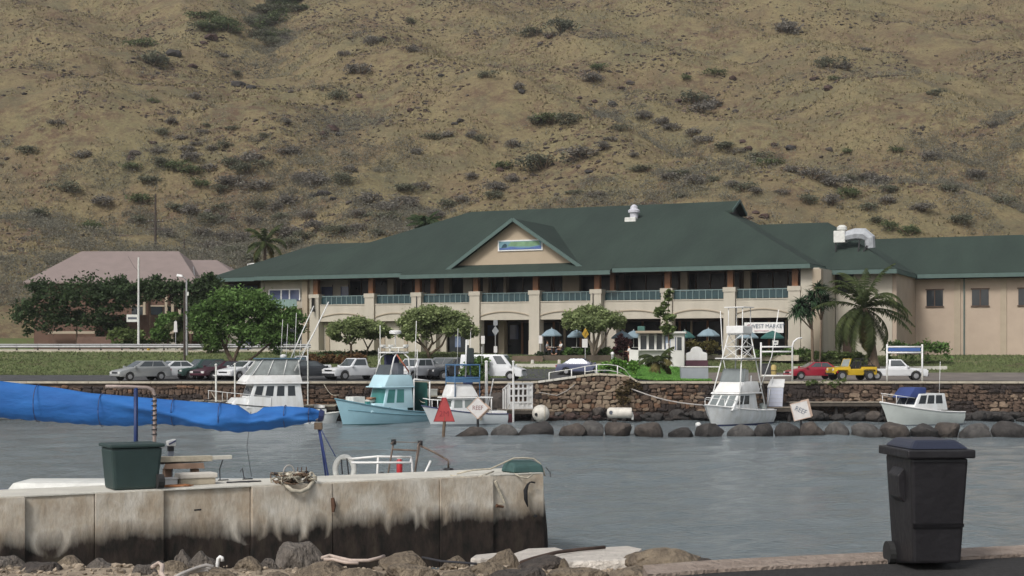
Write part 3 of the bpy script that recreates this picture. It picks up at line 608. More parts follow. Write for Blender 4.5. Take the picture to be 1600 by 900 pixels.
tree('leafy_bush', 'tall dark green bush on the quay beside the white van', 742, 602, 121.2, [(742, 582, 20, 17), (752, 570, 12, 10), (733, 592, 14, 10), (750, 594, 14, 9)], [[(742, 602, .06), (742, 585, .04)]], LEAF_D, 3200, .13, None, 10, 'bush', clumps=24)
tree('leafy_bush', 'maroon-leaved bush at the end of the kiosk wall', 974, 566, 139.5, [(974, 546, 12, 16), (980, 556, 9, 10), (970, 532, 7, 7)], [[(974, 566, .06), (974, 545, .04)]], LEAF_R, 1600, .16, None, 11, 'bush')
tree('leafy_bush', 'dark feathery tree behind the eaves corner beside the pinkish-roofed house', 322, 560, 160, [(325, 448, 22, 16), (310, 466, 20, 18), (330, 470, 18, 22), (318, 490, 22, 18)], [[(322, 560, .2), (322, 500, .14), (322, 460, .06)]], LEAF_S, 4200, .2, None, 12, 'tree', clumps=20)
for i, (x, yb, D, bl, lab, m, n) in enumerate([
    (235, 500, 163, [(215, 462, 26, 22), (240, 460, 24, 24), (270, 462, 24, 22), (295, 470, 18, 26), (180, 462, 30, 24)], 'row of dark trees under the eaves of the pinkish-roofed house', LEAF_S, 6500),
    (120, 520, 160, [(80, 480, 40, 40), (130, 476, 40, 40), (170, 480, 30, 36), (60, 500, 40, 30), (150, 505, 40, 24)], 'big dark tree before the far end of the pinkish-roofed house', LEAF_S, 7500),
    (262, 545, 151.5, [(262, 512, 18, 18), (276, 500, 12, 12), (250, 522, 14, 10)], 'mid-green bush in front of the brown garden wall', LEAF_D, 2400),
    (212, 545, 152, [(214, 530, 16, 10), (190, 528, 20, 12)], 'low yellow-green bush beside the tall white pole', LEAF_Y, 1500),
    (330, 560, 144.5, [(330, 545, 12, 12), (338, 530, 8, 8)], 'light green bush between guard rail and big tree', LEAF_Y, 1100)]):
    tree('garden_tree' if i < 2 else 'garden_bush', lab, x, yb, D, bl, [[(x, yb, .1), (x, yb - 30, .05)]], m, n, .2, None, 40 + i, 'tree' if i < 2 else 'bush')
# hedges and planting along the building
def hedge(label, x0, x1, y0, y1, D, m, n, cat='hedge', name='hedge', dens=.13):
    xs_ = np.linspace(x0, x1, max(3, int((x1 - x0) / 9))); z0 = gz(PX((x0 + x1) / 2, D), D); X0 = PX((x0 + x1) / 2, D); k = D / FPX
    bl = [(PX(x, D) - X0, random.uniform(-.3, .3), (y1 - y0) * k * .5, 8 * k, 8 * k, (y1 - y0) * k * random.uniform(.4, .65)) for x in xs_]
    mb = leaves(n, bl, dens, int(x0), 10, .4); o = raw(mb, name, m, None, (X0, D, PZ(y1, D))); tag(o, label, cat); return o
hedge('clipped green hedge behind the white gate frame', 1186, 1262, 547, 562, 140, LEAF_D, 2600)
hedge('low light green ground cover before the palms', 1262, 1342, 552, 564, 139, LEAF_Y, 2600)
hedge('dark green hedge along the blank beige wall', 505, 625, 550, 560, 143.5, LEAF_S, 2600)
hedge('green shrubbery in front of the patio under the umbrella tree', 890, 975, 545, 560, 142.5, LEAF_D, 2200)
hedge('rust-brown dry mound of brush behind the white pickup', 478, 566, 553, 580, 138, leafmat('rusty_brush', (0.2, 0.105, 0.045), (0.12, 0.075, 0.035)), 3600, 'brush')
hedge('dry yellow-brown vine hanging over the sea wall at the ramp corner', 972, 998, 596, 634, 118.75, leafmat('dry_vine', (0.16, 0.115, 0.05), (0.09, 0.07, 0.035)), 1500, 'vine', 'dry_vine', .09)
hedge('olive weeds hanging off the sea wall below the red sedan', 1268, 1318, 594, 606, 118.8, LEAF_Y, 700, 'weeds', 'wall_weeds', .08)
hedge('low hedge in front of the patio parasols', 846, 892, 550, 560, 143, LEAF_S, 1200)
hedge('flowering orange-green shrub behind the white curved sign', 1075, 1115, 533, 556, 141, LEAF_PY, 1000)
hedge('bright green shrubs at the bottom of the lawn by the curved rail', 946, 988, 564, 592, 122.5, leafmat('lawn_shrub_leaves', (0.2, 0.37, 0.075), (0.12, 0.25, 0.05)), 2600)
hedge('yellow-green plants on the bank above the guard rail', 205, 285, 528, 545, 153, LEAF_Y, 1600)
hedge('leafy shrubs beyond the coconut palm', 1390, 1480, 535, 562, 139, LEAF_D, 2400)

# palms: every frond a part
def frond_mesh(L, droop, seed, m, nl=38, wl=.85):
    r = random.Random(seed); mb = MB(); pts = []; a = R(48); p = Vector((0, 0, 0)); ns = 12
    for i in range(ns + 1):
        pts.append(p.copy()); a -= R(droop) / ns * (0.5 + i / ns); p = p + Vector((math.cos(a), 0, math.sin(a))) * L / ns
    mb.tube(pts, [.045 * (1 - .85 * i / ns) for i in range(ns + 1)], 4, 0)
    for i in range(nl):
        t = .1 + .9 * i / nl; f = t * ns; j = min(int(f), ns - 1); q = pts[j].lerp(pts[j + 1], f - j); d = (pts[j + 1] - pts[j]).normalized(); lw = wl * math.sin(math.pi * (0.12 + .82 * t)) * r.uniform(.8, 1.1)
        for sd in (-1, 1):
            tip = q + Vector((0, sd, 0)) * lw * .75 + d * lw * .55 - Vector((0, 0, 1)) * lw * r.uniform(.35, .75); mid = q.lerp(tip, .45) + Vector((0, 0, .06)); wv = d * .05
            mb.add([q - wv, q + wv, mid + wv * 1.2, tip, mid - wv * 1.2], [(0, 1, 2, 4), (4, 2, 3)])
    me = bpy.data.meshes.new('frond'); me.from_pydata(mb.v, [], mb.f); me.materials.append(m); return me
def palm(name, label, x, yb, yc, D, L, n, thick, seed, lean=0, group=None, z=None, dry=3, m=None, elev=(-35, 75)):
    X0 = PX(x, D); z0 = gz(X0, D) if z is None else z; t = thing(name, label, 'palm tree', (X0, D, z0), 0, group); hc = PZ(yc, D) - z0; r = random.Random(seed)
    pts = [(lean * (i / 8) ** 1.6, .05 * math.sin(i), hc * i / 8 - (.2 if i == 0 else 0)) for i in range(9)]
    MB().tube(pts, [thick * (1.5 - .5 * min(1, i / 2)) if i < 3 else thick * (1 - .03 * i) for i in range(9)], 9).build('trunk', BARK, t, smooth='all')
    ms = [frond_mesh(L, d, seed + q, m or LEAF_P) for q, d in enumerate((62, 92, 128))]; md = frond_mesh(L * .9, 100, seed + 9, LEAF_PY)
    for i in range(n):
        az = 2.399 * i + r.uniform(-.45, .45); e = elev[1] - (elev[1] - elev[0]) * i / n + r.uniform(-16, 16)
        me_obj('frond', md if i >= n - dry else ms[i % 3], t, (lean, 0, hc), Euler((0, -R(e - 48), 0)).to_matrix().to_4x4().to_euler()).rotation_euler = (Matrix.Rotation(az, 3, 'Z') @ Matrix.Rotation(-R(e - 48), 3, 'Y')).to_euler()
    return t
palm('coconut_palm', 'large coconut palm with thick trunk beside the yellow jeep', 1366, 568, 482, 134, 5.0, 34, .42, 60, -.9, dry=2, elev=(-55, 80))
palm('coconut_palm', 'small young palm with arching yellowish fronds before the white kiosk', 1031, 592, 566, 127, 1.9, 9, .08, 61, -.15, dry=4, elev=(5, 70))
palm('coconut_palm', 'ragged palm behind the low end of the green roof', 414, 440, 380, 206, 3.8, 18, .25, 62, 0, z=13.0, dry=2, elev=(-30, 85))
palm('coconut_palm', 'dark palm crown peeping over the roof ridge', 664, 380, 352, 205, 2.8, 20, .25, 63, 0, z=16.0, dry=0, m=LEAF_S, elev=(-20, 80))
palm('coconut_palm', 'young palm with low fronds beside the lamp post on the bank', 285, 545, 508, 150.5, 2.0, 12, .12, 64, 0, dry=0, elev=(-20, 75))
# pandanus: forked stems ending in rosettes
def pandanus():
    D = 137; x0 = 1268; X0 = PX(x0, D); z0 = gz(X0, D); t = thing('pandanus_tree', 'pandanus tree with tufted blade leaves at the building corner', 'tree', (X0, D, z0)); r = random.Random(4)
    heads = [(1252, 478), (1268, 468), (1280, 455), (1244, 490), (1292, 472), (1262, 488), (1276, 480)]; mb = MB(); q = lambda x, y: (PX(x, D) - X0, r.uniform(-.4, .4), PZ(y, D) - z0)
    fork = q(1268, 515); mb.tube([(0.2, 0, -.2), (.1, .1, 1), fork], [.16, .14, .12], 7); f2 = q(1282, 500); mb.tube([(0.7, 0, -.2), (.8, .05, 1.5), f2], [.09, .08, .07], 7)
    hp = []
    for i, (x, y) in enumerate(heads):
        e = q(x, y); hp.append(e); mb.tube([f2 if x > 1274 else fork, e], [.08, .05], 6)
    for k in range(6): mb.tube([(.1, 0, .9), (.1 + .5 * math.cos(k), .5 * math.sin(k), -.1)], [.04, .03], 5)
    mb.build('trunk', BARK, t, smooth='all')
    g = MB()
    for _ in range(110):
        a = r.random() * 6.28; e = r.uniform(-.5, 1.3); L = r.uniform(.8, 1.25); dx, dy = math.cos(a), math.sin(a); wv = Vector((-dy, dx, 0)) * .05; p1 = Vector((dx * L * .5 * math.cos(e), dy * L * .5 * math.cos(e), L * .5 * math.sin(e))); p2 = p1 + Vector((dx * L * .5 * math.cos(e - .9), dy * L * .5 * math.cos(e - .9), L * .5 * math.sin(e - .9)))
        g.add([-wv, wv, p1 + wv, p2, p1 - wv], [(0, 1, 2, 4), (4, 2, 3)])
    me = bpy.data.meshes.new('leaf_rosette'); me.from_pydata(g.v, [], g.f); me.materials.append(leafmat('pandanus_leaves', (0.05, 0.10, 0.045), (0.025, 0.055, 0.026)))
    for i, e in enumerate(hp): me_obj('leaf_rosette', me, t, e, (r.uniform(-.3, .3), r.uniform(-.3, .3), r.random() * 6)).scale = (1.35, 1.35, 1.25)
pandanus()
# ------------------------------------------------------------ shopping building (local x along the facade, y into the building, z up from its floor)
BT = 0.443; BA = -math.atan(BT); BZ = 5.0
bd = thing('shopping_building', 'long two-storey beige building with green hipped roof and balconies', 'building', (0, 153.6, BZ), BA)
def bD(x, w=0.0): t = (x - 800) / FPX; return (153.6 + 1.0937 * w) / (1 + BT * t)
def sx(x, w=0.0):
    D = bD(x, w); X = (x - 800) / FPX * D; return math.cos(BA) * X + math.sin(BA) * (D - 153.6)
def bz(y, x, w=0.0): return PZ(y, bD(x, w)) - BZ
def BB(name, m, *boxes, bevel=0.0, parent=None):
    b = MB()
    for q in boxes: b.box(*q)
    return b.build(name, m, parent or bd, bevel=bevel)
GLZ = mat('teal_rail_glass', (0.028, 0.058, 0.066), 0.15, 0.25, 1, spec=0.4)
RAILM = mat('teal_rail_metal', (0.17, 0.24, 0.24), 0.5, 0.1, 3)
PIERS = [(495, 0), (581, 0), (654, -.5), (745, -.5), (838, -.5), (934, -.5), (1044, 0), (1142, 0), (1243, 0)]
ps = [sx(x, w_) for x, w_ in PIERS]
for s, (x, w_) in zip(ps, PIERS):
    BB('pillar', BEIGE, (s - .58, s + .58, w_ - .6, w_ + .6, -.6, 1.45), (s - .55, s + .55, w_ - .57, w_ + .57, 1.45, 5.95), (s - .62, s + .62, w_ - .64, w_ + .64, 5.95, 6.38))
    BB('wood_post', WOODP, (s - .27, s + .27, w_ - .27, w_ + .27, 6.38, 8.02))
for s in (ps[2] + 1.18, ps[5] + 1.18):                                  # set-back twin piers where the facade jogs
    BB('pillar', BEIGE, (s - .5, s + .5, 0.1, 1.1, -.6, 6.28)); BB('wood_post', WOODP, (s - .22, s + .22, .3, .74, 6.28, 8.02))
for s in (ps[0] + .1, ps[2] + .1, ps[5] - .25):                          # dark downlights on the piers
    BB('wall_lamp', BLACK, (s - .09, s + .09, -1.32, -.66, 4.55, 4.85), (s - .03, s + .03, -1.2, -.66, 4.85, 6.0))
for i in range(len(ps) - 1):
    a, b = ps[i] + .58, ps[i + 1] - .58; w_ = PIERS[i][1] if PIERS[i][1] == PIERS[i + 1][1] else 0.0
    if i == 2 or i == 5: pass
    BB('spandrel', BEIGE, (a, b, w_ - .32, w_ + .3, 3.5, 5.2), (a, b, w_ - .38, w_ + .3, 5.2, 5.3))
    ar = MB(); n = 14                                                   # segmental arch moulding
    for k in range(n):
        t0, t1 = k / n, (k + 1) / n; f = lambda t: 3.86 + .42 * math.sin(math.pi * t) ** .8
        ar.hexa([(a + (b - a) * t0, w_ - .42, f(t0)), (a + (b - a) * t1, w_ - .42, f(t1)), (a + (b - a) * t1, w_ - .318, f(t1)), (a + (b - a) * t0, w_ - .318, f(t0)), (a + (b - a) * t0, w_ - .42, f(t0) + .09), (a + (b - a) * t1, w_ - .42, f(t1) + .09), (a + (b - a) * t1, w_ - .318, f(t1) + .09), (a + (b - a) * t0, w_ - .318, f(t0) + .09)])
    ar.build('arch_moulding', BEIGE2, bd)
    rl = MB(); rl.box(a, b, w_ - .05, w_ + .05, 6.13, 6.22); npn = max(6, round((b - a) / .62))
    for k in range(npn + 1): xk = a + (b - a) * k / npn; rl.box(max(a, xk - .03), min(b, xk + .03), w_ - .04, w_ + .04, 5.3, 6.13)
    rail = rl.build('railing', RAILM, bd)
    for k in range(npn): x0, x1 = a + (b - a) * k / npn + .05, a + (b - a) * (k + 1) / npn - .05; BB('glass_pane', GLZ, (x0, x1, w_ - .01, w_ + .01, 5.36, 6.08), parent=rail)
S0, S1 = sx(480), ps[-1]
# floors, inner walls
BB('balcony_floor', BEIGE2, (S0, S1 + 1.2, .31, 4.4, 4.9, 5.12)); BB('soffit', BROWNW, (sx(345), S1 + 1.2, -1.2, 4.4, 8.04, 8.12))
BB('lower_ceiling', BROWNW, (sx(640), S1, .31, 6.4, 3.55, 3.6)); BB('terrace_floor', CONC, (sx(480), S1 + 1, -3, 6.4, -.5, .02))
for i in range(len(ps) - 1):                                            # dark shop fronts upstairs behind each bay
    a, b = ps[i], ps[i + 1]; wn = BB('shop_window', SGLASS, (a + .15, b - .15, 3.72, 3.78, 5.12, 7.9)); mu = 4
    for k in range(mu + 1): s = a + .15 + (b - a - .3) * k / mu; BB('window_frame', BROWNW, (s - .06, s + .06, 3.62, 3.71, 5.12, 7.9), parent=wn)
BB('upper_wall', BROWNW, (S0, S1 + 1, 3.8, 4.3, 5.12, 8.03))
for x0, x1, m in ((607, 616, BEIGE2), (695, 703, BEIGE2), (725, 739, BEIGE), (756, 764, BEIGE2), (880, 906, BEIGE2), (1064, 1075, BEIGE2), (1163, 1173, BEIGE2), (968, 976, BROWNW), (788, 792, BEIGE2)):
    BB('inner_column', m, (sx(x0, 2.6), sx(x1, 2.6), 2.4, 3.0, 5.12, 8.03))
for x0, x1 in ((503, 520), (533, 545)): f = BB('balcony_door', BGLASS, (sx(x0, 2.4), sx(x1, 2.4), 2.3, 2.38, 5.12, 7.5)); BB('door_frame', BEIGE, (sx(x0, 2.4), sx(x1, 2.4), 2.2, 2.29, 7.3, 7.5), parent=f)
BB('upper_wall', BEIGE, (sx(500, 2.6), sx(545, 2.6), 2.41, 2.9, 5.12, 8.03))
# ground floor: walls, then shop fronts
for i in range(2):
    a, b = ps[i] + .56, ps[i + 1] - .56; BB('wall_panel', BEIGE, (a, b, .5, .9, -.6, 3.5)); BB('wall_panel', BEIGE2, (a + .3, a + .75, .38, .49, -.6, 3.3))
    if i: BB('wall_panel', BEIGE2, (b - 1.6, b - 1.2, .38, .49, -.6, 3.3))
BB('wall_panel', BEIGE, (sx(700, .4) - 5.0, sx(694, .4), .9, 1.2, -.6, 3.5)); fw = BB('shop_window', DGLASS, (sx(695), sx(735), 1.1, 1.2, .3, 3.2))
BB('poster', mat('shop_poster', (.12, .16, .25), .5, .4, 3), (sx(704), sx(713), 1.04, 1.09, .8, 1.9), parent=fw); BB('poster', WHITE, (sx(722), sx(729), 1.04, 1.09, 1.0, 2.0), parent=fw)
BB('shop_base_wall', BROWNW, (sx(694), sx(738), .95, 1.3, -.6, .3))
for i in range(3, 8):
    a, b = ps[i], ps[i + 1]; wn = BB('shop_window', SGLASS, (a + .1, b - .1, 5.6, 5.7, 0.02, 3.3))
    for k in range(4): s = a + .6 + (b - a - 1.2) * k / 3; BB('window_frame', WOODP if k % 2 else BEIGE2, (s - .1, s + .1, 5.45, 5.59, .02, 3.4), parent=wn)
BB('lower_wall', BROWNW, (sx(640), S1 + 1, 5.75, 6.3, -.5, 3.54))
for x0, x1, y0, y1 in ((760, 770, 508, 525), (795, 808, 508, 530)): BB('shop_window', BGLASS, (sx(x0, 5), sx(x1, 5), 5.3, 5.4, bz(y1, x0, 5), bz(y0, x0, 5)))
BB('wall_panel', BEIGE2, (sx(780, 3), sx(789, 3), 2.8, 3.4, 0.02, 3.5))
BB('core_wall', BEIGE2, (sx(360), S1 + .5, 6.35, 29.5, -.8, 8.0))
# low left wing
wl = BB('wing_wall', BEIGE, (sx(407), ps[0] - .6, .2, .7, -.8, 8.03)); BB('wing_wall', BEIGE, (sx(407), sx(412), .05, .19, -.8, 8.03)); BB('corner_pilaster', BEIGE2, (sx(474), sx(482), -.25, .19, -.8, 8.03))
wf = BB('window', BGLASS, (sx(420), sx(468), .1, .17, bz(470, 420), bz(453, 420))); BB('window_frame', WHITE, *[(sx(x) - .07, sx(x) + .07, .02, .09, bz(470, 420), bz(453, 420)) for x in (420, 439, 452, 468)], (sx(420), sx(468), .03, .085, bz(453.8, 420), bz(452, 420)), parent=wf)
dr = BB('balcony_door', BGLASS, (sx(441), sx(450), .11, .18, bz(481, 440), bz(454, 440))); BB('door_frame', WHITE, *[(sx(x) - .06, sx(x) + .06, .03, .1, bz(481, 440), bz(470, 440)) for x in (440, 451)], parent=dr)
rl = MB(); za, zb = bz(482, 440), bz(468, 440); rl.box(sx(409), sx(470), -.9, -.82, zb - .06, zb)
for k in range(13): s = sx(409) + (sx(470) - sx(409)) * k / 12; rl.box(s - .03, s + .03, -.88, -.84, za, zb - .06)
rr = rl.build('railing', RAILM, bd); BB('glass_pane', mat('pale_teal_glass', (.2, .28, .26), .2, .1, 1), (sx(409), sx(470), -.865, -.855, za, zb - .08), parent=rr); BB('balcony_floor', BEIGE2, (sx(407), sx(474), -.95, .18, za - .25, za))
for x in (341, 350): BB('corner_column', BEIGE, (sx(x) - .28, sx(x) + .28, -.25, .3, -.8, 8.03))
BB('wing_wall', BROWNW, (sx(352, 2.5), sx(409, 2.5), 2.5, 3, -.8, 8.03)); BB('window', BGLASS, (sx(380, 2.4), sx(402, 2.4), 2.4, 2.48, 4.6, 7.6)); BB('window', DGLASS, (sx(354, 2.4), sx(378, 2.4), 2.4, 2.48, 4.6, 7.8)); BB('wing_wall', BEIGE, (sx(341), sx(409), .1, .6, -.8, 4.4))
BB('shop_window', BGLASS, (sx(372), sx(392), .02, .09, .6, 2.6)); BB('shop_window', DGLASS, (sx(428), sx(470), .1, .18, .2, 2.8))
# corner block and right wings
BB('corner_wall', BEIGE, (S1 + .59, S1 + 2.3, -.45, 6.4, -.8, 8.03)); BB('corner_pilaster', BEIGE2, (S1 + 1.7, S1 + 2.5, -.6, .4, -.8, 7.9))
ra, rb = S1 + 2.31, 36.3
BB('wing_wall', BEIGE, (ra, rb, 6.6, 7.2, -.8, 5.9), (ra, rb, 6.6, 7.2, 7.75, 8.03), (sx(1334, 6.6), rb, 6.6, 7.2, 5.9, 7.75)); BB('window', DGLASS, (ra, sx(1334, 6.6), 6.9, 7.0, 5.9, 7.75)); BB('window_frame', BROWNW, (sx(1306, 6.7) - .06, sx(1306, 6.7) + .06, 6.78, 6.89, 5.9, 7.75))
BB('service_door', BROWNW, (sx(1317, 6.5), sx(1331, 6.5), 6.5, 6.59, -.6, 2.3)); BB('wall_panel', BEIGE2, (sx(1276, 6.5), sx(1290, 6.5), 6.45, 6.59, -.6, 4.5))
BB('wing_wall', mat('pinkish_stucco', (.40, .32, .25), .9, .07, .7), (rb - 1.5, 50, 17.5, 18.1, -.8, 7.6), (rb - .1, rb + .4, 6.7, 17.4, -.8, 7.9), (49.4, 50, 18.1, 29, -.8, 7.6))
for s_ in (36.4, 40.8, 45.2, 49.6): BB('corner_pilaster', BEIGE2, (s_ - .3, s_ + .3, 17.38, 17.49, -.8, 7.6))
for s_ in (38.6, 43.0, 47.4): f = BB('window', DGLASS, (s_ - .8, s_ + .8, 17.42, 17.49, 4.9, 6.5)); BB('window_frame', BROWNW, (s_ - .05, s_ + .05, 17.36, 17.415, 4.9, 6.5), (s_ - .9, s_ + .9, 17.37, 17.49, 6.503, 6.62), (s_ - .9, s_ + .9, 17.37, 17.49, 4.78, 4.897), parent=f)
BB('downpipe', TEAL, (41.4, 41.52, 17.3, 17.41, -.8, 7.6))
# roofs
def roofing(name, polys, t=.22, m=ROOF):
    b = MB()
    for p in polys: b.slab(p, t)
    return b.build(name, m, bd)
ZE, ZR = 8.42, 16.0; WE, WR, WB = -1.5, 15.0, 31.5; RA, RB = -11.7, 18.3; LA, LB = -29.0, S1 + 1.6
gz_ = 14.8; wg0 = WE + (gz_ - ZE) / ((ZR - ZE) / (WR - WE)); wg1 = 2 * WR - wg0
roofing('roof', [[(LA, WE, ZE), (LB, WE, ZE), (RB + .01, wg0, gz_), (RB + .9, wg0 + .0, gz_), (RB + .9, WR, ZR), (RA, WR, ZR)], [(LB, WB, ZE), (LA, WB, ZE), (RA, WR, ZR), (RB + .9, WR, ZR), (RB + .9, wg1, gz_), (RB, wg1, gz_)], [(LA, WB, ZE), (LA, WE, ZE), (RA, WR, ZR)], [(LB, WE, ZE), (LB, WB, ZE), (RB, wg1, gz_), (RB, wg0, gz_)]])
MB().hexa([(RB + .2, wg0 + .1, gz_ - .3), (RB + .3, wg0 + .1, gz_ - .3), (RB + .3, wg1 - .1, gz_ - .3), (RB + .2, wg1 - .1, gz_ - .3), (RB + .2, WR - .01, ZR - .28), (RB + .3, WR - .01, ZR - .28), (RB + .3, WR + .01, ZR - .28), (RB + .2, WR + .01, ZR - .28)]).build('roof_vent_louvre', BLACK, bd)
mb = MB(); mb.bar((RB + .95, wg0 - .1, gz_ - .05), (RB + .95, WR, ZR), .08, .3); mb.bar((RB + .95, wg1 + .1, gz_ - .05), (RB + .95, WR, ZR), .08, .3); mb.build('vent_trim', TEAL, bd)
LZ = 12.95; L0 = sx(325, -1.5)
roofing('wing_roof', [[(L0, WE - .02, ZE - .08), (-9, WE - .02, ZE - .08), (-9, WR, LZ), (L0 + 3.6, WR, LZ)], [(-9, WB, ZE - .08), (L0, WB, ZE - .08), (L0 + 3.6, WR, LZ), (-9, WR, LZ)], [(L0, WB, ZE - .08), (L0, WE - .02, ZE - .08), (L0 + 3.6, WR, LZ)]])
RZ = 13.45; re = 36.9; rw = 5.1
roofing('wing_roof', [[(LB - 8, rw, ZE - .3), (re, rw, ZE - .3), (28.4, WR, RZ), (20, WR, RZ), (20, 9.5, ZE + 2.0)], [(re, rw, ZE - .3), (re, 27, ZE - .3), (28.4, WR, RZ)], [(re, 27, ZE - .3), (20, 27, ZE - .3), (20, WR, RZ), (28.4, WR, RZ)]])
roofing('wing_roof', [[(34.5, 16.2, 8.1), (51, 16.2, 8.1), (46.5, 23, 12.2), (30, 23, 12.2)], [(51, 16.2, 8.1), (51, 30, 8.1), (46.5, 23, 12.2)], [(51, 30, 8.1), (30, 30, 8.1), (30, 23, 12.2), (46.5, 23, 12.2)]])
# skirt roof and fascias: the middle of the facade steps forward by half a metre
cA, cB = sx(628, -1.6), sx(956, -1.6)
roofing('skirt_roof', [[(cA, WE - .55, ZE - .27), (cB, WE - .55, ZE - .27), (cB, WE + .7, ZE + .36), (cA, WE + .7, ZE + .36)]])
FB = lambda a, b, w_, z: BB('fascia', TEAL, (a, b, w_ - .12, w_, z - .42, z - .02))
FB(cA, cB, WE - .55, ZE - .27); FB(LA - .4, cA - .01, WE, ZE - .06); FB(cB + .01, LB + .05, WE, ZE - .06); FB(L0 - .05, LA - .41, WE - .02, ZE - .12); FB(LB + .1, re + .1, rw, ZE - .36); FB(re + .2, 51.1, 16.2, 8.06)
BB('fascia', TEAL, (LB + .01, LB + .12, WE - .1, rw, ZE - .48, ZE - .08)); BB('fascia', TEAL, (L0 - .16, L0 - .05, WE - .1, WB, ZE - .54, ZE - .14)); BB('fascia', TEAL, (re + .0, re + .12, rw, 16.1, ZE - .78, ZE - .38))
# gable with its sign
gc = sx(802, -.8); GH = 6.9; GZ0, GZ1 = 9.12, 13.45
MB().prism([(gc - GH * .93, GZ0 - .5), (gc + GH * .93, GZ0 - .5), (gc + GH * .93, GZ0), (gc, GZ1 - .05), (gc - GH * .93, GZ0)], -.1, .3).build('gable_wall', mat('gable_stucco', (.40, .325, .235), .9, .05, .5), bd)
gs = (GZ1 - GZ0) / (GH * .93); zf = GZ1 + .12
roofing('gable_roof', [[(gc - GH - .7, -.95, zf - gs * (GH + .7)), (gc, -.95, zf), (gc, 9.6, zf), (gc - GH - .7, .4, zf - gs * (GH + .7))], [(gc, -.95, zf), (gc + GH + .7, -.95, zf - gs * (GH + .7)), (gc + GH + .7, .4, zf - gs * (GH + .7)), (gc, 9.6, zf)]], t=.16)
for sd in (-1, 1):
    MB().bar((gc, -1.0, zf - .1), (gc + sd * (GH + .75), -1.0, zf - .1 - gs * (GH + .75)), .1, .34).build('rake_board', TEAL, bd)
a, b = sx(778, -.2), sx(848, -.2); z0, z1 = bz(392, 813), bz(375, 813)
sg = BB('wall_sign', WHITE, (a, b, -.22, -.12, z0, z1)); sm = mat('sign_sky_blue', (.13, .25, .3), .5, .15, .6); BB('sign_face', sm, (a + .14, b - .14, -.24, -.221, z0 + .12, z1 - .12), parent=sg)
def flat(name, m, pts, y, parent): return MB().poly([(a + (b - a) * u, y, z0 + (z1 - z0) * v) for u, v in pts]).build(name, m, parent)
flat('sign_band', mat('sign_green', (.17, .3, .17), .5, .25, 1.2), [(.22, .46), (.3, .84), (.92, .84), (.95, .5), (.75, .38), (.5, .4)], -.245, sg)
flat('sign_wave', mat('sign_blue', (.07, .12, .3), .5, .25, 1.5), [(.035, .13), (.965, .13), (.965, .42), (.85, .36), (.7, .26), (.5, .28), (.3, .38), (.18, .28), (.035, .3)], -.2475, sg)
flat('sign_emblem', mat('sign_deep_teal', (.02, .06, .085), .5, .2, 2), [(.08, .3), (.11, .55), (.15, .68), (.19, .66), (.21, .5), (.2, .32)], -.249, sg)
# things on the roof
s = sx(990, 11); zr = ZE + (ZR - ZE) / (WR - WE) * (11 - WE)
ef = MB(); ef.box(s - .75, s + .45, 10.3, 11.6, zr - .6, zr + .12); o = ef.build('exhaust_fan', OFFW, bd, bevel=.05)
MB().lathe([(.42, 0), (.45, .5), (.62, .55), (.62, .8), (.4, .95), (.36, 1.2), (.12, 1.4)], 16, (s + .05, 11, zr + .1)).build('fan_housing', mat('grey_vent_metal', (.5, .5, .54), .45, .15, 4), o, smooth=True)
d0 = sx(1314, 9); zz = bz(385, 1320, 9)
du = MB(); du.tube([(d0 + .2, 9, zz + .9), (d0 + 1.4, 9, zz + 1.15), (d0 + 2.2, 9, zz + 1.1), (d0 + 2.75, 9, zz + .7), (d0 + 2.8, 9.1, zz - .2)], [.5, .58, .62, .56, .48], 8)
o = du.build('roof_duct', mat('duct_metal', (.44, .46, .48), .7, .22, 3, rgb2=(.3, .31, .33)), bd)
BB('fan_box', OFFW, (d0 - .6, d0 + .5, 8.4, 9.6, zz + .35, zz + 1.5), bevel=.05, parent=o); MB().lathe([(.3, 0), (.5, .1), (.5, .35), (.25, .55)], 12, (d0 + .1, 9, zz + 1.52)).build('fan_cap', OFFW, o, smooth=True)
lg = MB(); lg.bar((d0 + 1.9, 8.6, zz + .6), (d0 + 1.7, 8.6, zz - .9), .12); lg.bar((d0 + 2.6, 8.6, zz), (d0 + 1.9, 8.6, zz - 1.1), .12); lg.bar((d0 - .4, 8.5, zz + .4), (d0 - .4, 8.5, zz - .5), .12); lg.build('duct_leg', BLACK, o)
DF = [(387, 428), (387, 413), (396, 412), (405, 415), (412, 413), (412, 425)]
MB().tube([(sx(x, 20), 20, bz(y, x, 20)) for x, y in DF], .09, 6).build('roof_pipe', WHITE, bd)

# banner in the last ground-floor opening
bw = sx(1224, .3) - sx(1163, .3); zc = bz(512, 1193, .3); bh = bz(504, 1193, .3) - bz(520.5, 1193, .3)
bo = bd.matrix_basis @ Vector((sx(1193.5, .3), .36, zc)) if False else Vector((0, 0, 0))
M_ = Matrix.Translation((0, 153.6, BZ)) @ Matrix.Rotation(BA, 4, 'Z'); bo = M_ @ Vector((sx(1193.5, -.1), -.12, zc))
bn = thing('market_banner', 'long white market banner hanging in the ground-floor opening', 'banner', bo, BA); cl = MB(); n = 16
for i in range(n):
    f = lambda k: .03 * math.sin(k * 1.7); x0, x1 = -bw / 2 + bw * i / n, -bw / 2 + bw * (i + 1) / n
    cl.hexa([(x0, f(i), -bh / 2), (x1, f(i + 1), -bh / 2), (x1, f(i + 1) + .02, -bh / 2), (x0, f(i) + .02, -bh / 2), (x0, f(i), bh / 2), (x1, f(i + 1), bh / 2), (x1, f(i + 1) + .02, bh / 2), (x0, f(i) + .02, bh / 2)])
cl.build('banner_cloth', WHITE, bn)
BLT = mat('banner_ink', (.10, .13, .17), .7, .1, 2); MAU = mat('banner_mauve', (.3, .17, .19), .7, .1, 2)
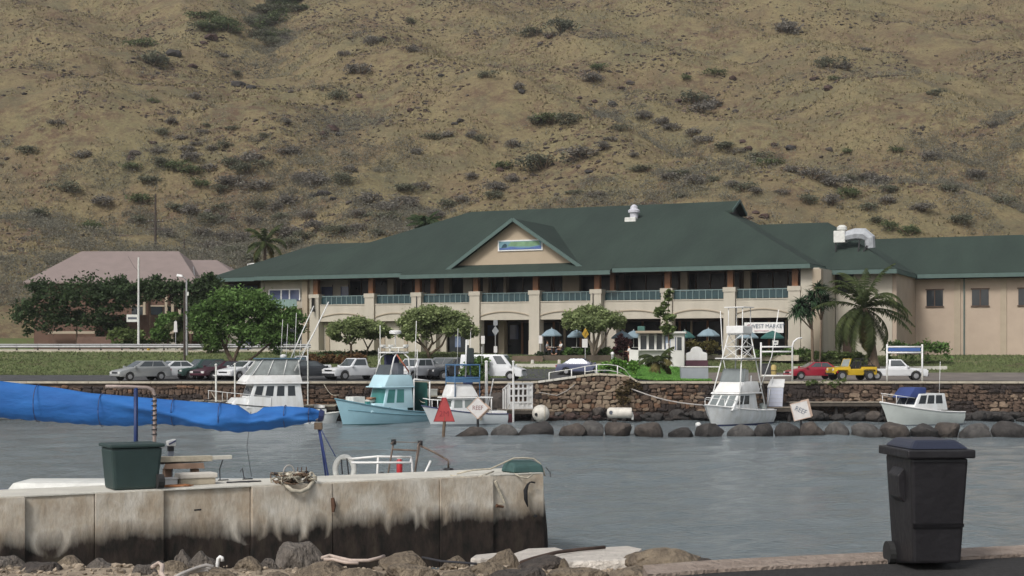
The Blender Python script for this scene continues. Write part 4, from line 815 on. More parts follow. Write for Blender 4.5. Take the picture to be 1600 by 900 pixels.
lettering('WEST MARKET', .52, BLT, bn, (.38, -.05, .12), (R(90), 0, 0), .004, .95)
lg = MB(); n = 14
for k in range(n):
    if k in (0, 7): continue
    a0, a1 = 2 * math.pi * k / n, 2 * math.pi * (k + 1) / n; q = lambda a, r: (-bw / 2 + .5 + r * math.cos(a), -.045, .02 + r * math.sin(a)); lg.poly([q(a0, .2), q(a1, .2), q(a1, .3), q(a0, .3)])
lg.box(-bw / 2 + .32, -bw / 2 + .68, -.05, -.04, 0, .06); lg.build('round_logo', MAU, bn); lg = MB(); lg.box(-.9, .5, -.05, -.04, -.33, -.25); lg.build('lower_band', mat('banner_pale_red', (.5, .36, .37), .7, .1, 2), bn)
for x in (-bw / 2 + .1, bw / 2 - .1): MB().tube([(x, 0, bh / 2), (x, .1, bh / 2 + .55)], .012, 4).build('tie_cord', DROPE, bn)

# ------------------------------------------------------------ house with the pinkish roof
def house():
    D = 186; k = D / FPX; X0 = PX(250, D); z0 = 5.2; t = thing('house', 'house with pale pinkish hipped roof behind dark trees', 'house', (X0, D, z0)); q = lambda x, y, d=0: (PX(x, D) - X0, d, PZ(y, D) - z0)
    PK = mat('pinkish_roofing', (.225, .178, .163), .9, .08, .6, bump=.4, bscale=5); ez = q(0, 441)[2]; rz = q(0, 385)[2]; rz2 = q(0, 397)[2]; ax, bx = q(40, 0)[0], q(312, 0)[0]; r1, r2 = q(95, 0)[0], q(254, 0)[0]
    b = MB(); b.slab([(ax, -1, ez), (bx, -1, ez), (r2, 9, rz), (r1, 9, rz)], .2); b.slab([(bx, -1, ez), (bx, 19, ez), (r2, 9, rz)], .2); b.slab([(bx, 19, ez), (ax, 19, ez), (r1, 9, rz), (r2, 9, rz)], .2); b.slab([(ax, 19, ez), (ax, -1, ez), (r1, 9, rz)], .2); b.build('roof', PK, t)
    ez2 = q(0, 436)[2]; cx_, dx_ = q(255, 0)[0], q(372, 0)[0]; s1, s2 = q(262, 0)[0], q(309, 0)[0]
    b = MB(); b.slab([(cx_, 3, ez2), (dx_, 3, ez2), (s2, 12, rz2), (s1, 12, rz2)], .2); b.slab([(dx_, 3, ez2), (dx_, 21, ez2), (s2, 12, rz2)], .2); b.slab([(dx_, 21, ez2), (cx_, 21, ez2), (s1, 12, rz2), (s2, 12, rz2)], .2); b.build('rear_roof', PK, t)
    MB().tube([q(286, 413, 6), q(300, 430, 1.5)], .06, 5).build('roof_pipe', CHROME, t)
    WB_ = mat('brown_house_wall', (.12, .07, .05), .9, .15, 1); b = MB(); b.box(ax + 1, bx - 1, 0, 18, -.5, ez - .2); b.build('wall', WB_, t); b = MB(); b.box(cx_, dx_ - 1, 4, 20, -.5, ez2 - .2); b.build('rear_wall', WB_, t)
    for x in (228, 262, 272, 283): MB().box(q(x - 2, 0)[0], q(x + 2, 0)[0], -.9, -.5, -.4, ez - .2).build('porch_post', BEIGE2, t)
    for x in (215, 245, 265, 292): f = MB().box(q(x - 9, 0)[0], q(x + 9, 0)[0], -.12, -.02, 3.2, 5.6).build('window', DGLASS, t); MB().box(q(x - 10, 0)[0], q(x + 10, 0)[0], -.18, -.121, 5.6, 5.75).build('window_frame', BEIGE2, f)
    MB().box(q(80, 0)[0], q(310, 0)[0], -1.3, -.91, 2.3, 2.6).build('porch_beam', BEIGE2, t)
house()
GW = mat('garden_wall_brown', (.14, .085, .065), .9, .15, 1, bump=.4)
def simple_wall(name, label, x0, x1, y0, y1, D, m, th=.4, cat='wall', cap=None, z0=None):
    X0, X1 = PX(x0, D), PX(x1, D); zb = gz((X0 + X1) / 2, D) - .4 if z0 is None else z0; zt = PZ(y0, D); t = thing(name, label, cat, ((X0 + X1) / 2, D, 0)); h = (X1 - X0) / 2
    MB().box(-h, h, 0, th, zb, zt).build('wall_body', m, t)
    if cap: MB().box(-h - .05, h + .05, -.06, th + .06, zt, zt + .12).build('coping', cap, t)
    return t
simple_wall('garden_wall', 'dark brown garden wall below the house porch', 150, 262, 492, 545, 164, GW, cap=None, z0=3)
simple_wall('garden_wall', 'low reddish-brown wall behind the yellow hydrant', 120, 241, 526, 548, 156, GW, z0=3)
simple_wall('garden_wall', 'low pale wall panel beside the road and round sign post', 241, 276, 533, 545, 156.5, BEIGE, z0=3)
simple_wall('planter_wall', 'low brown planter wall at the foot of the patio pillars', 800, 848, 556, 569, 140.5, mat('planter_brown', (.15, .11, .08), .9, .2, 1.5), .5, cap=None)
simple_wall('planter_wall', 'dark patio planter wall under the parasols', 849, 975, 555, 567, 141.2, mat('planter_dark', (.10, .08, .06), .9, .2, 1.5), .5)
# ------------------------------------------------------------ vehicles (local +x is the front, wheels on z = 0)
PAINT = lambda n, c, r=.3: mat('car_paint_' + n, c, r, .05, 1.0, coat=.22)
def wheel(t, x, y, r, wd=.2):
    o = MB().tube([(0, -wd / 2, 0), (0, -wd / 2 + .03, 0), (0, wd / 2 - .03, 0), (0, wd / 2, 0)], [r * .9, r, r, r * .9], 18).build('wheel', TYRE, t, (x, y, r), smooth=True)
    sd = 1 if y > 0 else -1; c = MB(); c.cyl((0, sd * wd * .35, 0), (0, sd * (wd / 2 + .012), 0), r * .62, r * .56, 14); c.build('rim', RIM, o); return o
def quad_in(c, u0, u1, v0, v1, off=.012):
    """A pane inside the quad c (four corners), pushed out along its normal."""
    c = [Vector(p) for p in c]; n = (c[1] - c[0]).cross(c[3] - c[0]).normalized(); f = lambda u, v: (c[0].lerp(c[1], u)).lerp(c[3].lerp(c[2], u), v)
    q = [f(u0, v0), f(u1, v0), f(u1, v1), f(u0, v1)]; return [p + n * off for p in q], n
def pane(t, name, m, c, u0, u1, v0, v1):
    q, n = quad_in(c, u0, u1, v0, v1); b = MB(); b.hexa([p - n * .02 for p in q] + q); return b.build(name, m, t)
SPEC = {  # L, W, H, wheel r, wheel x front/rear, cowl x/z, hood front z, tail x/z, cabin base x0..x1, roof x0..x1
 'sedan': dict(L=4.5, W=1.74, H=1.42, r=.31, wf=1.36, wr=-1.32, cow=.92, zc=.95, zh=.74, zt=.96, cb=(-1.75, .98), rf=(-1.0, .12)),
 'hatch': dict(L=4.1, W=1.7, H=1.45, r=.3, wf=1.25, wr=-1.22, cow=.9, zc=.95, zh=.74, zt=.98, cb=(-1.98, .95), rf=(-1.5, .1)),
 'suv': dict(L=4.5, W=1.8, H=1.72, r=.36, wf=1.36, wr=-1.34, cow=.85, zc=1.06, zh=.92, zt=1.05, cb=(-2.12, .92), rf=(-1.95, .2)),
 'pickup': dict(L=5.0, W=1.78, H=1.66, r=.35, wf=1.55, wr=-1.5, cow=.95, zc=1.02, zh=.9, zt=1.02, cb=(-.62, 1.05), rf=(-.5, .42)),
 'van': dict(L=5.1, W=1.95, H=2.05, r=.35, wf=1.62, wr=-1.45, cow=1.7, zc=1.12, zh=.95, zt=1.15, cb=(-2.5, 1.75), rf=(-2.42, 1.0))}
def car(name, label, cat, kind, paint, loc, rz, nwin=2, s=1.0, group='vehicles parked by the harbour'):
    q = SPEC[kind]; t = thing(name, label, cat, loc, rz, group); t.scale = (s, s, s); hl = q['L'] / 2; W = q['W'] / 2; r = q['r']; ra = r * 1.18
    arch = lambda cx: [(cx + ra * math.cos(a), max(.26, r + ra * math.sin(a))) for a in [math.pi - math.pi * k / 8 for k in range(9)]]
    pl = [(-hl + .04, .3), *arch(q['wr']), *arch(q['wf']), (hl - .05, .3), (hl, .5), (hl - .02, q['zh'] - .1), (hl - .16, q['zh']), (q['cow'], q['zc']), (q['cb'][0], q['zt']), (-hl + .12, q['zt'] - .04), (-hl, .62)]
    if kind == 'pickup':
        pl = pl[:-3] + [(q['cb'][0], q['zt']), (q['cb'][0] - .06, q['zt'] - .1), (-hl + .06, q['zt'] - .1), (-hl, q['zt'] - .2), (-hl, .5)]
    MB().prism(pl, -W, W).build('body', paint, t, bevel=.055, seg=2, smooth=True)
    (a0, a1), (b0, b1), z0, z1 = q['cb'], q['rf'], q['zt'] - .03, q['H']; zc = q['zc'] - .02; y0, y1 = W - .05, W - (.24 if kind != 'van' else .16)
    B_ = [(a0, -y0, z0), (a1, -y0, zc), (a1, y0, zc), (a0, y0, z0), (b0, -y1, z1), (b1, -y1, z1), (b1, y1, z1), (b0, y1, z1)]
    MB().hexa(B_).build('cabin', paint, t, bevel=.05, smooth=True)
    pane(t, 'windscreen', CGLASS, [B_[1], B_[2], B_[6], B_[5]], .07, .93, .1, .9); pane(t, 'rear_window', CGLASS, [B_[3], B_[0], B_[4], B_[7]], .1, .9, .22, .88)
    for c in ([B_[0], B_[1], B_[5], B_[4]], [B_[2], B_[3], B_[7], B_[6]]):
        fl = c[0][0] > c[1][0]
        for k in range(nwin):
            if kind == 'van': u0, u1 = (.74, .93) if k == 0 else (.45, .68)
            else: u0, u1 = .1 + .8 * k / nwin + .015, .1 + .8 * (k + 1) / nwin - .015
            if fl: u0, u1 = 1 - u1, 1 - u0
            pane(t, 'side_window', CGLASS, c, u0, u1, .2, .88)
    for y in (-1, 1):
        wheel(t, q['wf'], y * (W - .11), r); wheel(t, q['wr'], y * (W - .11), r)
        MB().box(hl - .1, hl + .015, y * (W - .2) - .17, y * (W - .2) + .17, q['zh'] - .24, q['zh'] - .08).build('headlight', LENS, t, bevel=.02); MB().box(-hl - .015, -hl + .1, y * (W - .17) - .13, y * (W - .17) + .13, .68, .86).build('taillight', RED, t, bevel=.02)
        MB().box(q['cow'] - .12, q['cow'] + .04, y * (W + .07) - .09, y * (W + .07) + .09, q['zc'] - .02, q['zc'] + .12).build('wing_mirror', paint, t, bevel=.03)
    MB().box(hl - .08, hl + .05, -W + .06, W - .06, .34, .52).build('bumper', BLACK if kind in ('pickup', 'suv') else paint, t, bevel=.04); MB().box(-hl - .05, -hl + .08, -W + .06, W - .06, .36, .54).build('bumper', BLACK if kind == 'pickup' else paint, t, bevel=.04)
    MB().box(hl - .05, hl + .02, -W + .42, W - .42, q['zh'] - .22, q['zh'] - .1).build('grille', BLACK, t)
    if kind == 'pickup': b = MB(); b.box(-hl + .12, q['cb'][0] - .1, -W + .12, W - .12, q['zt'] - .14, q['zt'] - .09); b.build('bed', BLACK, t)
    return t
def at(x, D, dz=.05): X = PX(x, D); return (X, D, gz(X, D) + dz)
HL = lambda deg: R(180 + deg)     # facing left, turned deg towards the camera
Pw, Psil, Pgrn, Pmar, Pblk = PAINT('white', (.62, .63, .64)), PAINT('silver', (.27, .28, .28)), PAINT('green', (.035, .07, .06)), PAINT('maroon', (.06, .02, .03)), PAINT('black', (.025, .028, .033))
Pgry, Pblu, Pred, Pyel = PAINT('grey', (.12, .125, .13)), PAINT('slate_blue', (.085, .095, .155)), PAINT('red', (.27, .018, .035)), PAINT('yellow', (.56, .37, .02))
car('parked_car', 'dark silver hatchback parked nearest the metal handrail end of the quay', 'car', 'hatch', Psil, at(220, 121.6), HL(40), s=1.08)
car('parked_car', 'white sedan parked between the silver hatchback and a green car', 'car', 'sedan', Pw, at(268, 124.3), HL(38), s=1.08)
car('parked_car', 'dark green car parked behind the white sedan', 'car', 'suv', Pgrn, at(313, 125.2), HL(40), s=.95)
car('parked_car', 'maroon car parked below the big dark green tree', 'car', 'sedan', Pmar, at(346, 124.6), HL(48), s=1.08)
car('parked_car', 'white car partly hidden by the flybridge of the sport boat', 'car', 'sedan', Pw, at(384, 124.0), HL(52), s=1.08)
car('pickup_truck', 'white pickup whose cab shows above the sport boat stern', 'pickup truck', 'pickup', Pw, at(470, 129.0), HL(12), 1)
car('parked_car', 'black car with red tail lights parked beside the white pickup', 'car', 'sedan', Pblk, at(489, 124.2), R(18), s=1.08)
car('pickup_truck', 'white pickup facing the water behind the pale blue boat bow', 'pickup truck', 'pickup', Pw, at(556, 124.0), HL(40), 1, 1.06)
car('parked_car', 'white four-wheel-drive behind the pale blue boat mast', 'car', 'suv', Pw, at(645, 124.0), HL(62))
car('parked_car', 'grey estate car with its tailgate towards the water', 'car', 'suv', Pgry, at(688, 126.2), R(152))
car('parked_car', 'dark off-road car behind the blue flybridge frame', 'car', 'suv', Pblk, at(714, 124.6), HL(20))
van = car('delivery_van', 'white panel van at the foot of the ramp road', 'van', 'van', Pw, at(770, 122.6), R(-12), 1)
car('parked_car', 'slate-blue sedan going down the ramp road beside the lawn', 'car', 'sedan', Pblu, at(911, 133.2), R(-14))
car('parked_car', 'bright red sedan parked in front of the yellow jeep', 'car', 'sedan', Pred, at(1271, 125.6), HL(10))
car('pickup_truck', 'white pickup with black bumper parked behind the yellow jeep', 'pickup truck', 'pickup', Pw, at(1398, 123.2), R(-6), 1)
def jeep():
    t = thing('open_jeep', 'yellow open-topped jeep with black roll bars', 'jeep', at(1330, 122.6), HL(14), 'vehicles parked by the harbour'); hl, W, r = 1.85, .78, .38; ra = .46
    pl = [(-hl, .45), (-1.62, .45), (-1.55, .75), (-.8, .75), (-.7, .42), (.62, .42), (.78, .78), (1.62, .78), (1.72, .5), (1.8, .5), (1.8, 1.0), (.62, 1.1), (.45, 1.12), (.4, .92), (-.55, .92), (-.6, 1.08), (-hl, 1.08)]
    MB().prism(pl, -W, W).build('body', Pyel, t, bevel=.04, smooth=True)
    for y in (-1, 1):
        f = MB(); f.prism([(.72, .74), (.82, .84), (1.6, .84), (1.76, .72), (1.76, .76), (1.62, .89), (.8, .89), (.66, .74)], y * W - .02, y * W + y * .2); f.build('wing', Pyel, t)
        f = MB(); f.prism([(-1.62, .72), (-1.55, .82), (-.82, .82), (-.72, .72), (-.66, .74), (-.8, .87), (-1.6, .87), (-1.7, .74)], y * W - .02, y * W + y * .12); f.build('wing', BLACK, t)
        wheel(t, 1.2, y * (W + .02), r, .24); wheel(t, -1.2, y * (W + .02), r, .24)
        MB().cyl((1.79, y * .5, .86), (1.84, y * .5, .86), .1, .1, 12).build('headlight', LENS, t); MB().box(-hl - .04, -hl, y * .65 - .07, y * .65 + .07, .7, .9).build('taillight', RED, t)
        MB().tube([(-.5, y * .6, .95), (-.55, y * .58, 1.72), (-1.2, y * .58, 1.7), (-1.7, y * .6, 1.05)], .035, 6).build('roll_bar', BLACK, t, smooth=True)
        MB().box(-.3, .15, y * .36 - .22, y * .36 + .22, .6, 1.0).build('seat', BLACK, t, bevel=.05); MB().hexa([(-.42, y * .36 - .2, .95), (-.28, y * .36 - .2, .95), (-.28, y * .36 + .2, .95), (-.42, y * .36 + .2, .95), (-.5, y * .36 - .18, 1.5), (-.4, y * .36 - .18, 1.5), (-.4, y * .36 + .18, 1.5), (-.5, y * .36 + .18, 1.5)]).build('seat_back', BLACK, t, bevel=.04)
    f = MB(); f.bar((.55, -.68, 1.1), (.35, -.66, 1.7), .06); f.bar((.55, .68, 1.1), (.35, .66, 1.7), .06); f.bar((.35, -.68, 1.7), (.35, .68, 1.7), .06); f.build('windscreen_frame', Pyel, t)
    MB().hexa([(.55, -.64, 1.12), (.57, -.64, 1.12), (.57, .64, 1.12), (.55, .64, 1.12), (.36, -.62, 1.68), (.38, -.62, 1.68), (.38, .62, 1.68), (.36, .62, 1.68)]).build('windscreen', mat('pale_screen', (.3, .33, .33), .1, .1, 1), t)
    MB().box(1.78, 1.96, -.7, .7, .45, .6).build('bumper', BLACK, t, bevel=.03); MB().box(1.795, 1.83, -.36, .36, .6, .95).build('grille', mat('jeep_grille', (.3, .2, .02), .5, .3, 8), t); MB().box(-1.75, -.75, -.7, .7, 1.09, 1.2).build('folded_top', BLACK, t, bevel=.05)
    MB().bar((-.55, -.58, 1.72), (-.55, .58, 1.72), .06).build('roll_bar', BLACK, t); MB().tube([(-1.95, 0, .55), (-1.95, 0, 1.0)], .36, 12).build('spare_wheel_bracket', BLACK, t); MB().tube([(.35, .5, 1.05), (.28, .5, 1.2)], .17, 10).build('steering_wheel', BLACK, t)
jeep()
# ------------------------------------------------------------ boats (local +x towards the bow, waterline z = 0, stern at x = 0)
def hull_pts(L, B, zb, zs, rake, n=16, tr=.9, flare=.82, sheer_p=2.0):
    rows = []
    for i in range(n + 1):
        u = i / n; bs = B / 2 * (tr + (1 - tr) * min(1, u * 2.5)) * max(0.0, 1 - max(0, (u - .35) / .65) ** 2.4) ** .75; bw = bs * (flare - .35 * max(0, u - .4)); z = zs + (zb - zs) * u ** sheer_p
        xs_, xw = L * u, (L - rake) * u; xk = (L - rake * 1.5) * u
        rows.append([(xk, 0, -.55 + .25 * u), (xw, bw * .85, -.22), (xw + (xs_ - xw) * .15, bw, .06), (xw + (xs_ - xw) * .55, bs * .94 + bw * .06, z * .55), (xs_, bs, z)])
    return rows
def hull(t, m, L, B, zb, zs, rake, name='hull', boot=None, rail_m=None, rail_r=.05, deck_m=None, deck_dz=.06, **kw):
    rows = hull_pts(L, B, zb, zs, rake, **kw); mb = MB(); n = len(rows)
    for sd in (1, -1):
        vs = [(x, sd * y, z) for r in rows for x, y, z in r]; fs = [(5 * i + j, 5 * i + j + 1, 5 * i + j + 6, 5 * i + j + 5) for i in range(n - 1) for j in range(4)]; mb.add(vs, fs)
    r0 = rows[0]; mb.poly([(x, y, z) for x, y, z in r0] + [(x, -y, z) for x, y, z in reversed(r0[1:])])
    o = mb.build(name, m, t, smooth=True)
    if boot:
        b = MB()
        for sd in (1, -1):
            vs = []
            for r in rows: (x0, y0, z0), (x1, y1, z1) = r[1], r[2]; vs += [(x0, sd * (y0 + .012), z0), (x1, sd * (y1 + .012), z1 + .02)]
            b.add(vs, [(2 * i, 2 * i + 1, 2 * i + 3, 2 * i + 2) for i in range(n - 1)])
        b.build('boot_stripe', boot, o)
    d = MB(); dz = deck_dz
    d.add([(r[4][0] - .02, y * max(0, r[4][1] - .04), r[4][2] - dz) for r in rows for y in (-1, 1)], [(2 * i, 2 * i + 1, 2 * i + 3, 2 * i + 2) for i in range(n - 1)]); d.build('deck', deck_m or m, t)
    for sd in (1, -1): MB().tube([(r[4][0], sd * (r[4][1] + .01), r[4][2] - .02) for r in rows], rail_r, 6).build('rub_rail', rail_m or m, t, smooth=True)
    return rows
def sheer(L, B, zb, zs, u, tr=.9, sheer_p=2.0):
    bs = B / 2 * (tr + (1 - tr) * min(1, u * 2.5)) * max(0.0, 1 - max(0, (u - .35) / .65) ** 2.4) ** .75; return bs, zs + (zb - zs) * u ** sheer_p
def frust(t, name, m, x0, x1, w0, z0, X0, X1, w1, z1, bevel=.05, parent=None):
    """A cabin block: base x0..x1, half width w0 at z0; top X0..X1, half width w1 at z1. Returns its corners."""
    v = [(x0, -w0, z0), (x1, -w0, z0), (x1, w0, z0), (x0, w0, z0), (X0, -w1, z1), (X1, -w1, z1), (X1, w1, z1), (X0, w1, z1)]
    MB().hexa(v).build(name, m, parent or t, bevel=bevel, smooth=True); return v
def front(v): return [v[1], v[2], v[6], v[5]]
def side(v, s): return [v[0], v[1], v[5], v[4]] if s < 0 else [v[2], v[3], v[7], v[6]]
def panes(t, c, n, v0, v1, m=DGLASS, name='cabin_window', u0=.05, u1=.95, gap=.03, flip=False):
    for k in range(n):
        a = u0 + (u1 - u0) * k / n + gap / 2; b = u0 + (u1 - u0) * (k + 1) / n - gap / 2
        if flip: a, b = 1 - b, 1 - a
        pane(t, name, m, c, a, b, v0, v1)
def boat(name, label, x_bow, x_stern, yw, D, L, deg, cat='boat', B=0.0, group='boats moored along the quay'):
    """Placed so that its middle falls between the two photo columns; bow to the left and turned deg towards the camera."""
    a = R(180 + deg); xm = (x_bow + x_stern) / 2; c = Vector((PX(xm, D), D, 0)) - Vector((math.cos(a), math.sin(a), 0)) * L / 2
    return thing(name, label, cat, c, a, group)
STRIPE = mat('navy_stripe', (.03, .04, .11), .4, .1, 2); TUBE = mat('white_tube', (.66, .66, .64), .4, .1, 4)
def T(t, name, m, *lines, r=.03, parent=None):
    for l in lines: o = MB().tube(l, r, 5).build(name, m, parent or t, smooth='all')
    return o

# sport boat behind the sail cover
def sport():
    L, B = 8.6, 3.0; t = boat('sport_boat', 'white sport fishing boat with enclosed flybridge and two leaning outrigger poles', 346, 482, 655, 113.5, L, 24); hull(t, GEL, L, B, 1.75, 1.15, 1.2, boot=STRIPE, rail_m=BLACK, rail_r=.035)
    v = frust(t, 'fore_cabin', GEL, 3.6, 7.3, 1.15, 1.25, 3.6, 6.6, .95, 1.95); panes(t, side(v, -1), 1, .3, .7, u0=.3, u1=.5); panes(t, side(v, 1), 1, .3, .7, u0=.5, u1=.7)
    c = frust(t, 'cabin', GEL, 1.7, 6.0, 1.3, 1.2, 1.9, 5.4, 1.15, 2.95); panes(t, front(c), 3, .5, .92)
    for s in (-1, 1): panes(t, side(c, s), 4, .5, .92, u0=.1, u1=.97, gap=.07, flip=s > 0)
    frust(t, 'flybridge_deck', WHITE, 1.3, 6.2, 1.32, 2.96, 1.3, 6.0, 1.3, 3.1); b = frust(t, 'bridge_coaming', WHITE, 1.8, 6.1, 1.25, 3.1, 1.9, 5.7, 1.15, 3.6)
    pane(t, 'name_strip', mat('aqua_strip', (.3, .5, .55), .5, .1, 2), side(b, -1), .15, .55, .3, .7)
    e = frust(t, 'bridge_enclosure', mat('clear_vinyl', (.26, .28, .27), .25, .35, 1.2, spec=.6), 1.9, 5.6, 1.12, 3.6, 2.0, 4.7, 1.0, 4.75); T(t, 'bridge_frame', TUBE, *[[(x, s * 1.13, 3.6), (X, s * 1.01, 4.76)] for s in (-1, 1) for x, X in ((1.95, 2.05), (3.2, 2.9), (4.4, 3.9), (5.55, 4.7))], r=.04)
    MB().box(1.6, 4.9, -1.1, 1.1, 4.76, 4.86).build('bridge_top', mat('blue_canvas', (.08, .14, .18), .8, .1, 2), t, bevel=.03)
    T(t, 'helm_seat', BLACK, [(2.6, .3, 3.7), (2.6, .3, 4.3)], r=.18); mb = MB()
    for s, z in ((-1, 8.8), (1, 9.0)): T(t, 'outrigger', TUBE, [(2.4, s * 1.2, 3.9), (1.1, s * 1.6, 6.6), (.0, s * 1.9, z)], r=.045); T(t, 'outrigger_brace', TUBE, [(2.0, s * 1.1, 4.9), (.9, s * 1.62, 7.0)], r=.022)
    for x, y, z in ((2.2, .5, 8.2), (2.6, -.4, 7.4), (3.3, .7, 7.7), (1.7, 0, 6.2)): T(t, 'antenna', WHITE, [(x, y, 4.86), (x - .15, y, z)], r=.018)
    rl = [(8.35, 0, 2.5)]; pts = [[(x_, s * y_, z_ + .7) for x_, y_, z_ in ((4.2, 1.3, 1.35), (5.8, 1.2, 1.5), (7.3, .75, 1.65), (8.5, .05, 1.8))] for s in (-1, 1)]
    T(t, 'bow_rail', TUBE, *pts, *[[(x_, s * y_, z_), (x_, s * y_, z_ + .7)] for s in (-1, 1) for x_, y_, z_ in ((4.2, 1.3, 1.3), (5.8, 1.2, 1.5), (7.3, .75, 1.62))], [(8.5, 0, 1.7), (8.5, 0, 2.5)], r=.022)
    MB().box(.1, .25, -1.25, 1.25, .9, 1.35).build('transom_rail', WHITE, t); T(t, 'anchor', BLACK, [(8.3, 0, 1.85), (8.8, 0, 1.8), (8.85, 0, 1.6)], r=.05); MB().lathe([(.22, 0), (.26, .05), (.26, .18), (.1, .26)], 12, (2.9, 0, 4.87)).build('radar_dome', WHITE, t, smooth=True)
sport()

# pale blue fishing boat
def blueboat():
    L, B = 7.9, 2.7; t = boat('fishing_boat', 'pale blue wooden fishing boat with teal cabin windows and tall instrument mast', 526, 668, 657, 113.0, L, 36)
    BL, BL2, TQ = mat('pale_blue_paint', (.27, .45, .52), .5, .08, 1.0, coat=.1), mat('lighter_blue_paint', (.42, .60, .66), .5, .08, 1), mat('teal_cabin_pane', (.05, .20, .19), .3, .2, 1.2)
    hull(t, BL, L, B, 1.95, .85, .75, boot=mat('dark_teal_boot', (.03, .10, .11), .6, .2, 2), rail_m=mat('blue_rub_rail', (.12, .24, .29), .6, .1, 2), rail_r=.055, sheer_p=1.7)
    h2 = hull_pts(L, B, 1.95, .85, .75, sheer_p=1.7)
    for s in (-1, 1): T(t, 'spray_rail', mat('blue_rub_rail', 0), [(r[3][0], s * (r[3][1] + .03), r[3][2] + .12) for r in h2[:-1]], r=.035)
    c0 = frust(t, 'fore_cabin', BL2, 2.4, 5.6, 1.12, .9, 2.4, 5.2, 1.02, 1.55); v = frust(t, 'wheelhouse', BL2, 1.9, 4.5, 1.08, 1.2, 2.0, 4.15, 1.02, 2.75)
    panes(t, front(v), 1, .2, .9, TQ, 'cabin_window', .04, .96); 
    for s in (-1, 1): panes(t, side(v, s), 2, .25, .88, TQ, u0=.28, u1=.96, gap=.08, flip=s > 0)
    b = frust(t, 'bridge_front', BL2, 1.9, 4.45, 1.14, 2.76, 2.1, 4.0, 1.12, 3.62); frust(t, 'visor', BL2, 1.85, 4.7, 1.16, 2.70, 1.85, 4.6, 1.15, 2.78, .02)
    for s in (-1, 1): T(t, 'mast_leg', WHITE, [(3.9, s * 1.05, 3.6), (3.5, s * .95, 4.9), (3.1, s * .7, 5.25)], [(2.2, s * 1.1, 3.55), (2.3, s * 1.0, 4.9), (2.6, s * .7, 5.25)], r=.06)
    MB().box(2.2, 3.7, -.9, .9, 5.2, 5.32).build('hard_top', WHITE, t, bevel=.04); T(t, 'instrument_bar', OFFW, [(2.9, -1.75, 5.62), (2.9, 1.75, 5.62)], [(2.9, -.6, 5.3), (2.9, -.6, 5.62)], [(2.9, .6, 5.3), (2.9, .6, 5.62)], r=.05)
    for y in (-1.6, -.5, 1.6): MB().box(2.75, 3.05, y - .16, y + .16, 5.67, 5.85).build('deck_light', OFFW, t, bevel=.03)
    T(t, 'radar_post', OFFW, [(2.9, .15, 5.6), (2.9, .15, 6.6)], r=.05); MB().lathe([(.12, 0), (.44, .05), (.46, .22), (.36, .3)], 16, (2.9, .15, 6.6)).build('radar_dome', WHITE, t, smooth=True)
    MB().box(2.3, 2.9, -.4, .4, 3.6, 4.5).build('helm_seat', mat('grey_vinyl', (.14, .15, .17), .6, .2, 3), t, bevel=.08); pane(t, 'bridge_screen', CGLASS, front([(2, -1.1, 3.6), (3.95, -1.1, 3.6), (3.95, 1.1, 3.6), (2, 1.1, 3.6), (2, -1, 4.4), (3.6, -1, 4.4), (3.6, 1, 4.4), (2, 1, 4.4)]), .05, .95, .05, .95)
    MB().box(2.0, 3.2, -1.0, -.7, 4.3, 5.1).build('stowed_cloth', mat('navy_cloth', (.03, .035, .08), .9, .3, 4), t, bevel=.1); T(t, 'stowed_rod', mat('orange_rod', (.4, .12, .07), .6, .2, 5), [(2.1, .95, 3.7), (3.2, .85, 5.1)], r=.06)
    A = [(1.85, s * 1.05, .9) for s in (-1, 1)] + [(.5, s * 1.1, .9) for s in (-1, 1)]
    T(t, 'cockpit_frame', WHITE, *[[p, (p[0], p[1], 3.3 if p[0] > 1 else 3.15)] for p in A], [(1.85, -1.05, 3.3), (.5, -1.1, 3.15)], [(1.85, 1.05, 3.3), (.5, 1.1, 3.15)], [(.5, -1.1, 3.15), (.5, 1.1, 3.15)], r=.06)
    MB().box(.62, .66, -1.0, 1.0, .95, 3.05).build('teal_cockpit_screen', mat('dark_teal_panel', (.02, .085, .075), .6, .25, 1.5), t); MB().box(.66, 1.8, -1.06, -1.02, .95, 3.05).build('teal_cockpit_screen', mat('dark_teal_panel', 0), t)
    T(t, 'stern_pole', WHITE, [(.3, -1.0, .9), (.25, -1.0, 5.5)], r=.035); T(t, 'rod_pole', WHITE, [(3.6, -1.1, 3.6), (3.6, -1.1, 5.6)], [(1.8, 1.05, 3.3), (1.6, 1.0, 7.6)], r=.025)
    MB().box(5.6, 6.6, -.75, .35, 1.35, 2.05).build('deck_box', OFFW, t, bevel=.03); MB().box(5.3, 5.6, -.2, .6, 1.3, 1.7).build('teal_bin', mat('teal_cabin_pane', 0), t, bevel=.02)
    rk = MB(); rk.obox((4.75, -.45, 1.7), (.9, .6, .22), (0, .1, .3)); rk.build('fender_bundle', OFFW, t, bevel=.08); MB().obox((4.7, -.3, 1.9), (.7, .5, .14), (0, 0, .5)).build('life_jacket', mat('orange_brown_cloth', (.33, .17, .1), .8, .2, 4), t, bevel=.05)
    T(t, 'stern_fender', mat('fender_cream', (.55, .5, .4), .6, .2, 3), [(-.15, -1.0, .75), (-.15, -1.0, .15)], r=.12)
    for x in (4.2, 3.7): pane(t, 'porthole', BLACK, side(c0, 1), .47 - (4.2 - x) * .3, .50 - (4.2 - x) * .3, .35, .6); pane(t, 'porthole', BLACK, side(c0, -1), (x - 2.4) / 3.2, (x - 2.3) / 3.2, .35, .7)
blueboat()

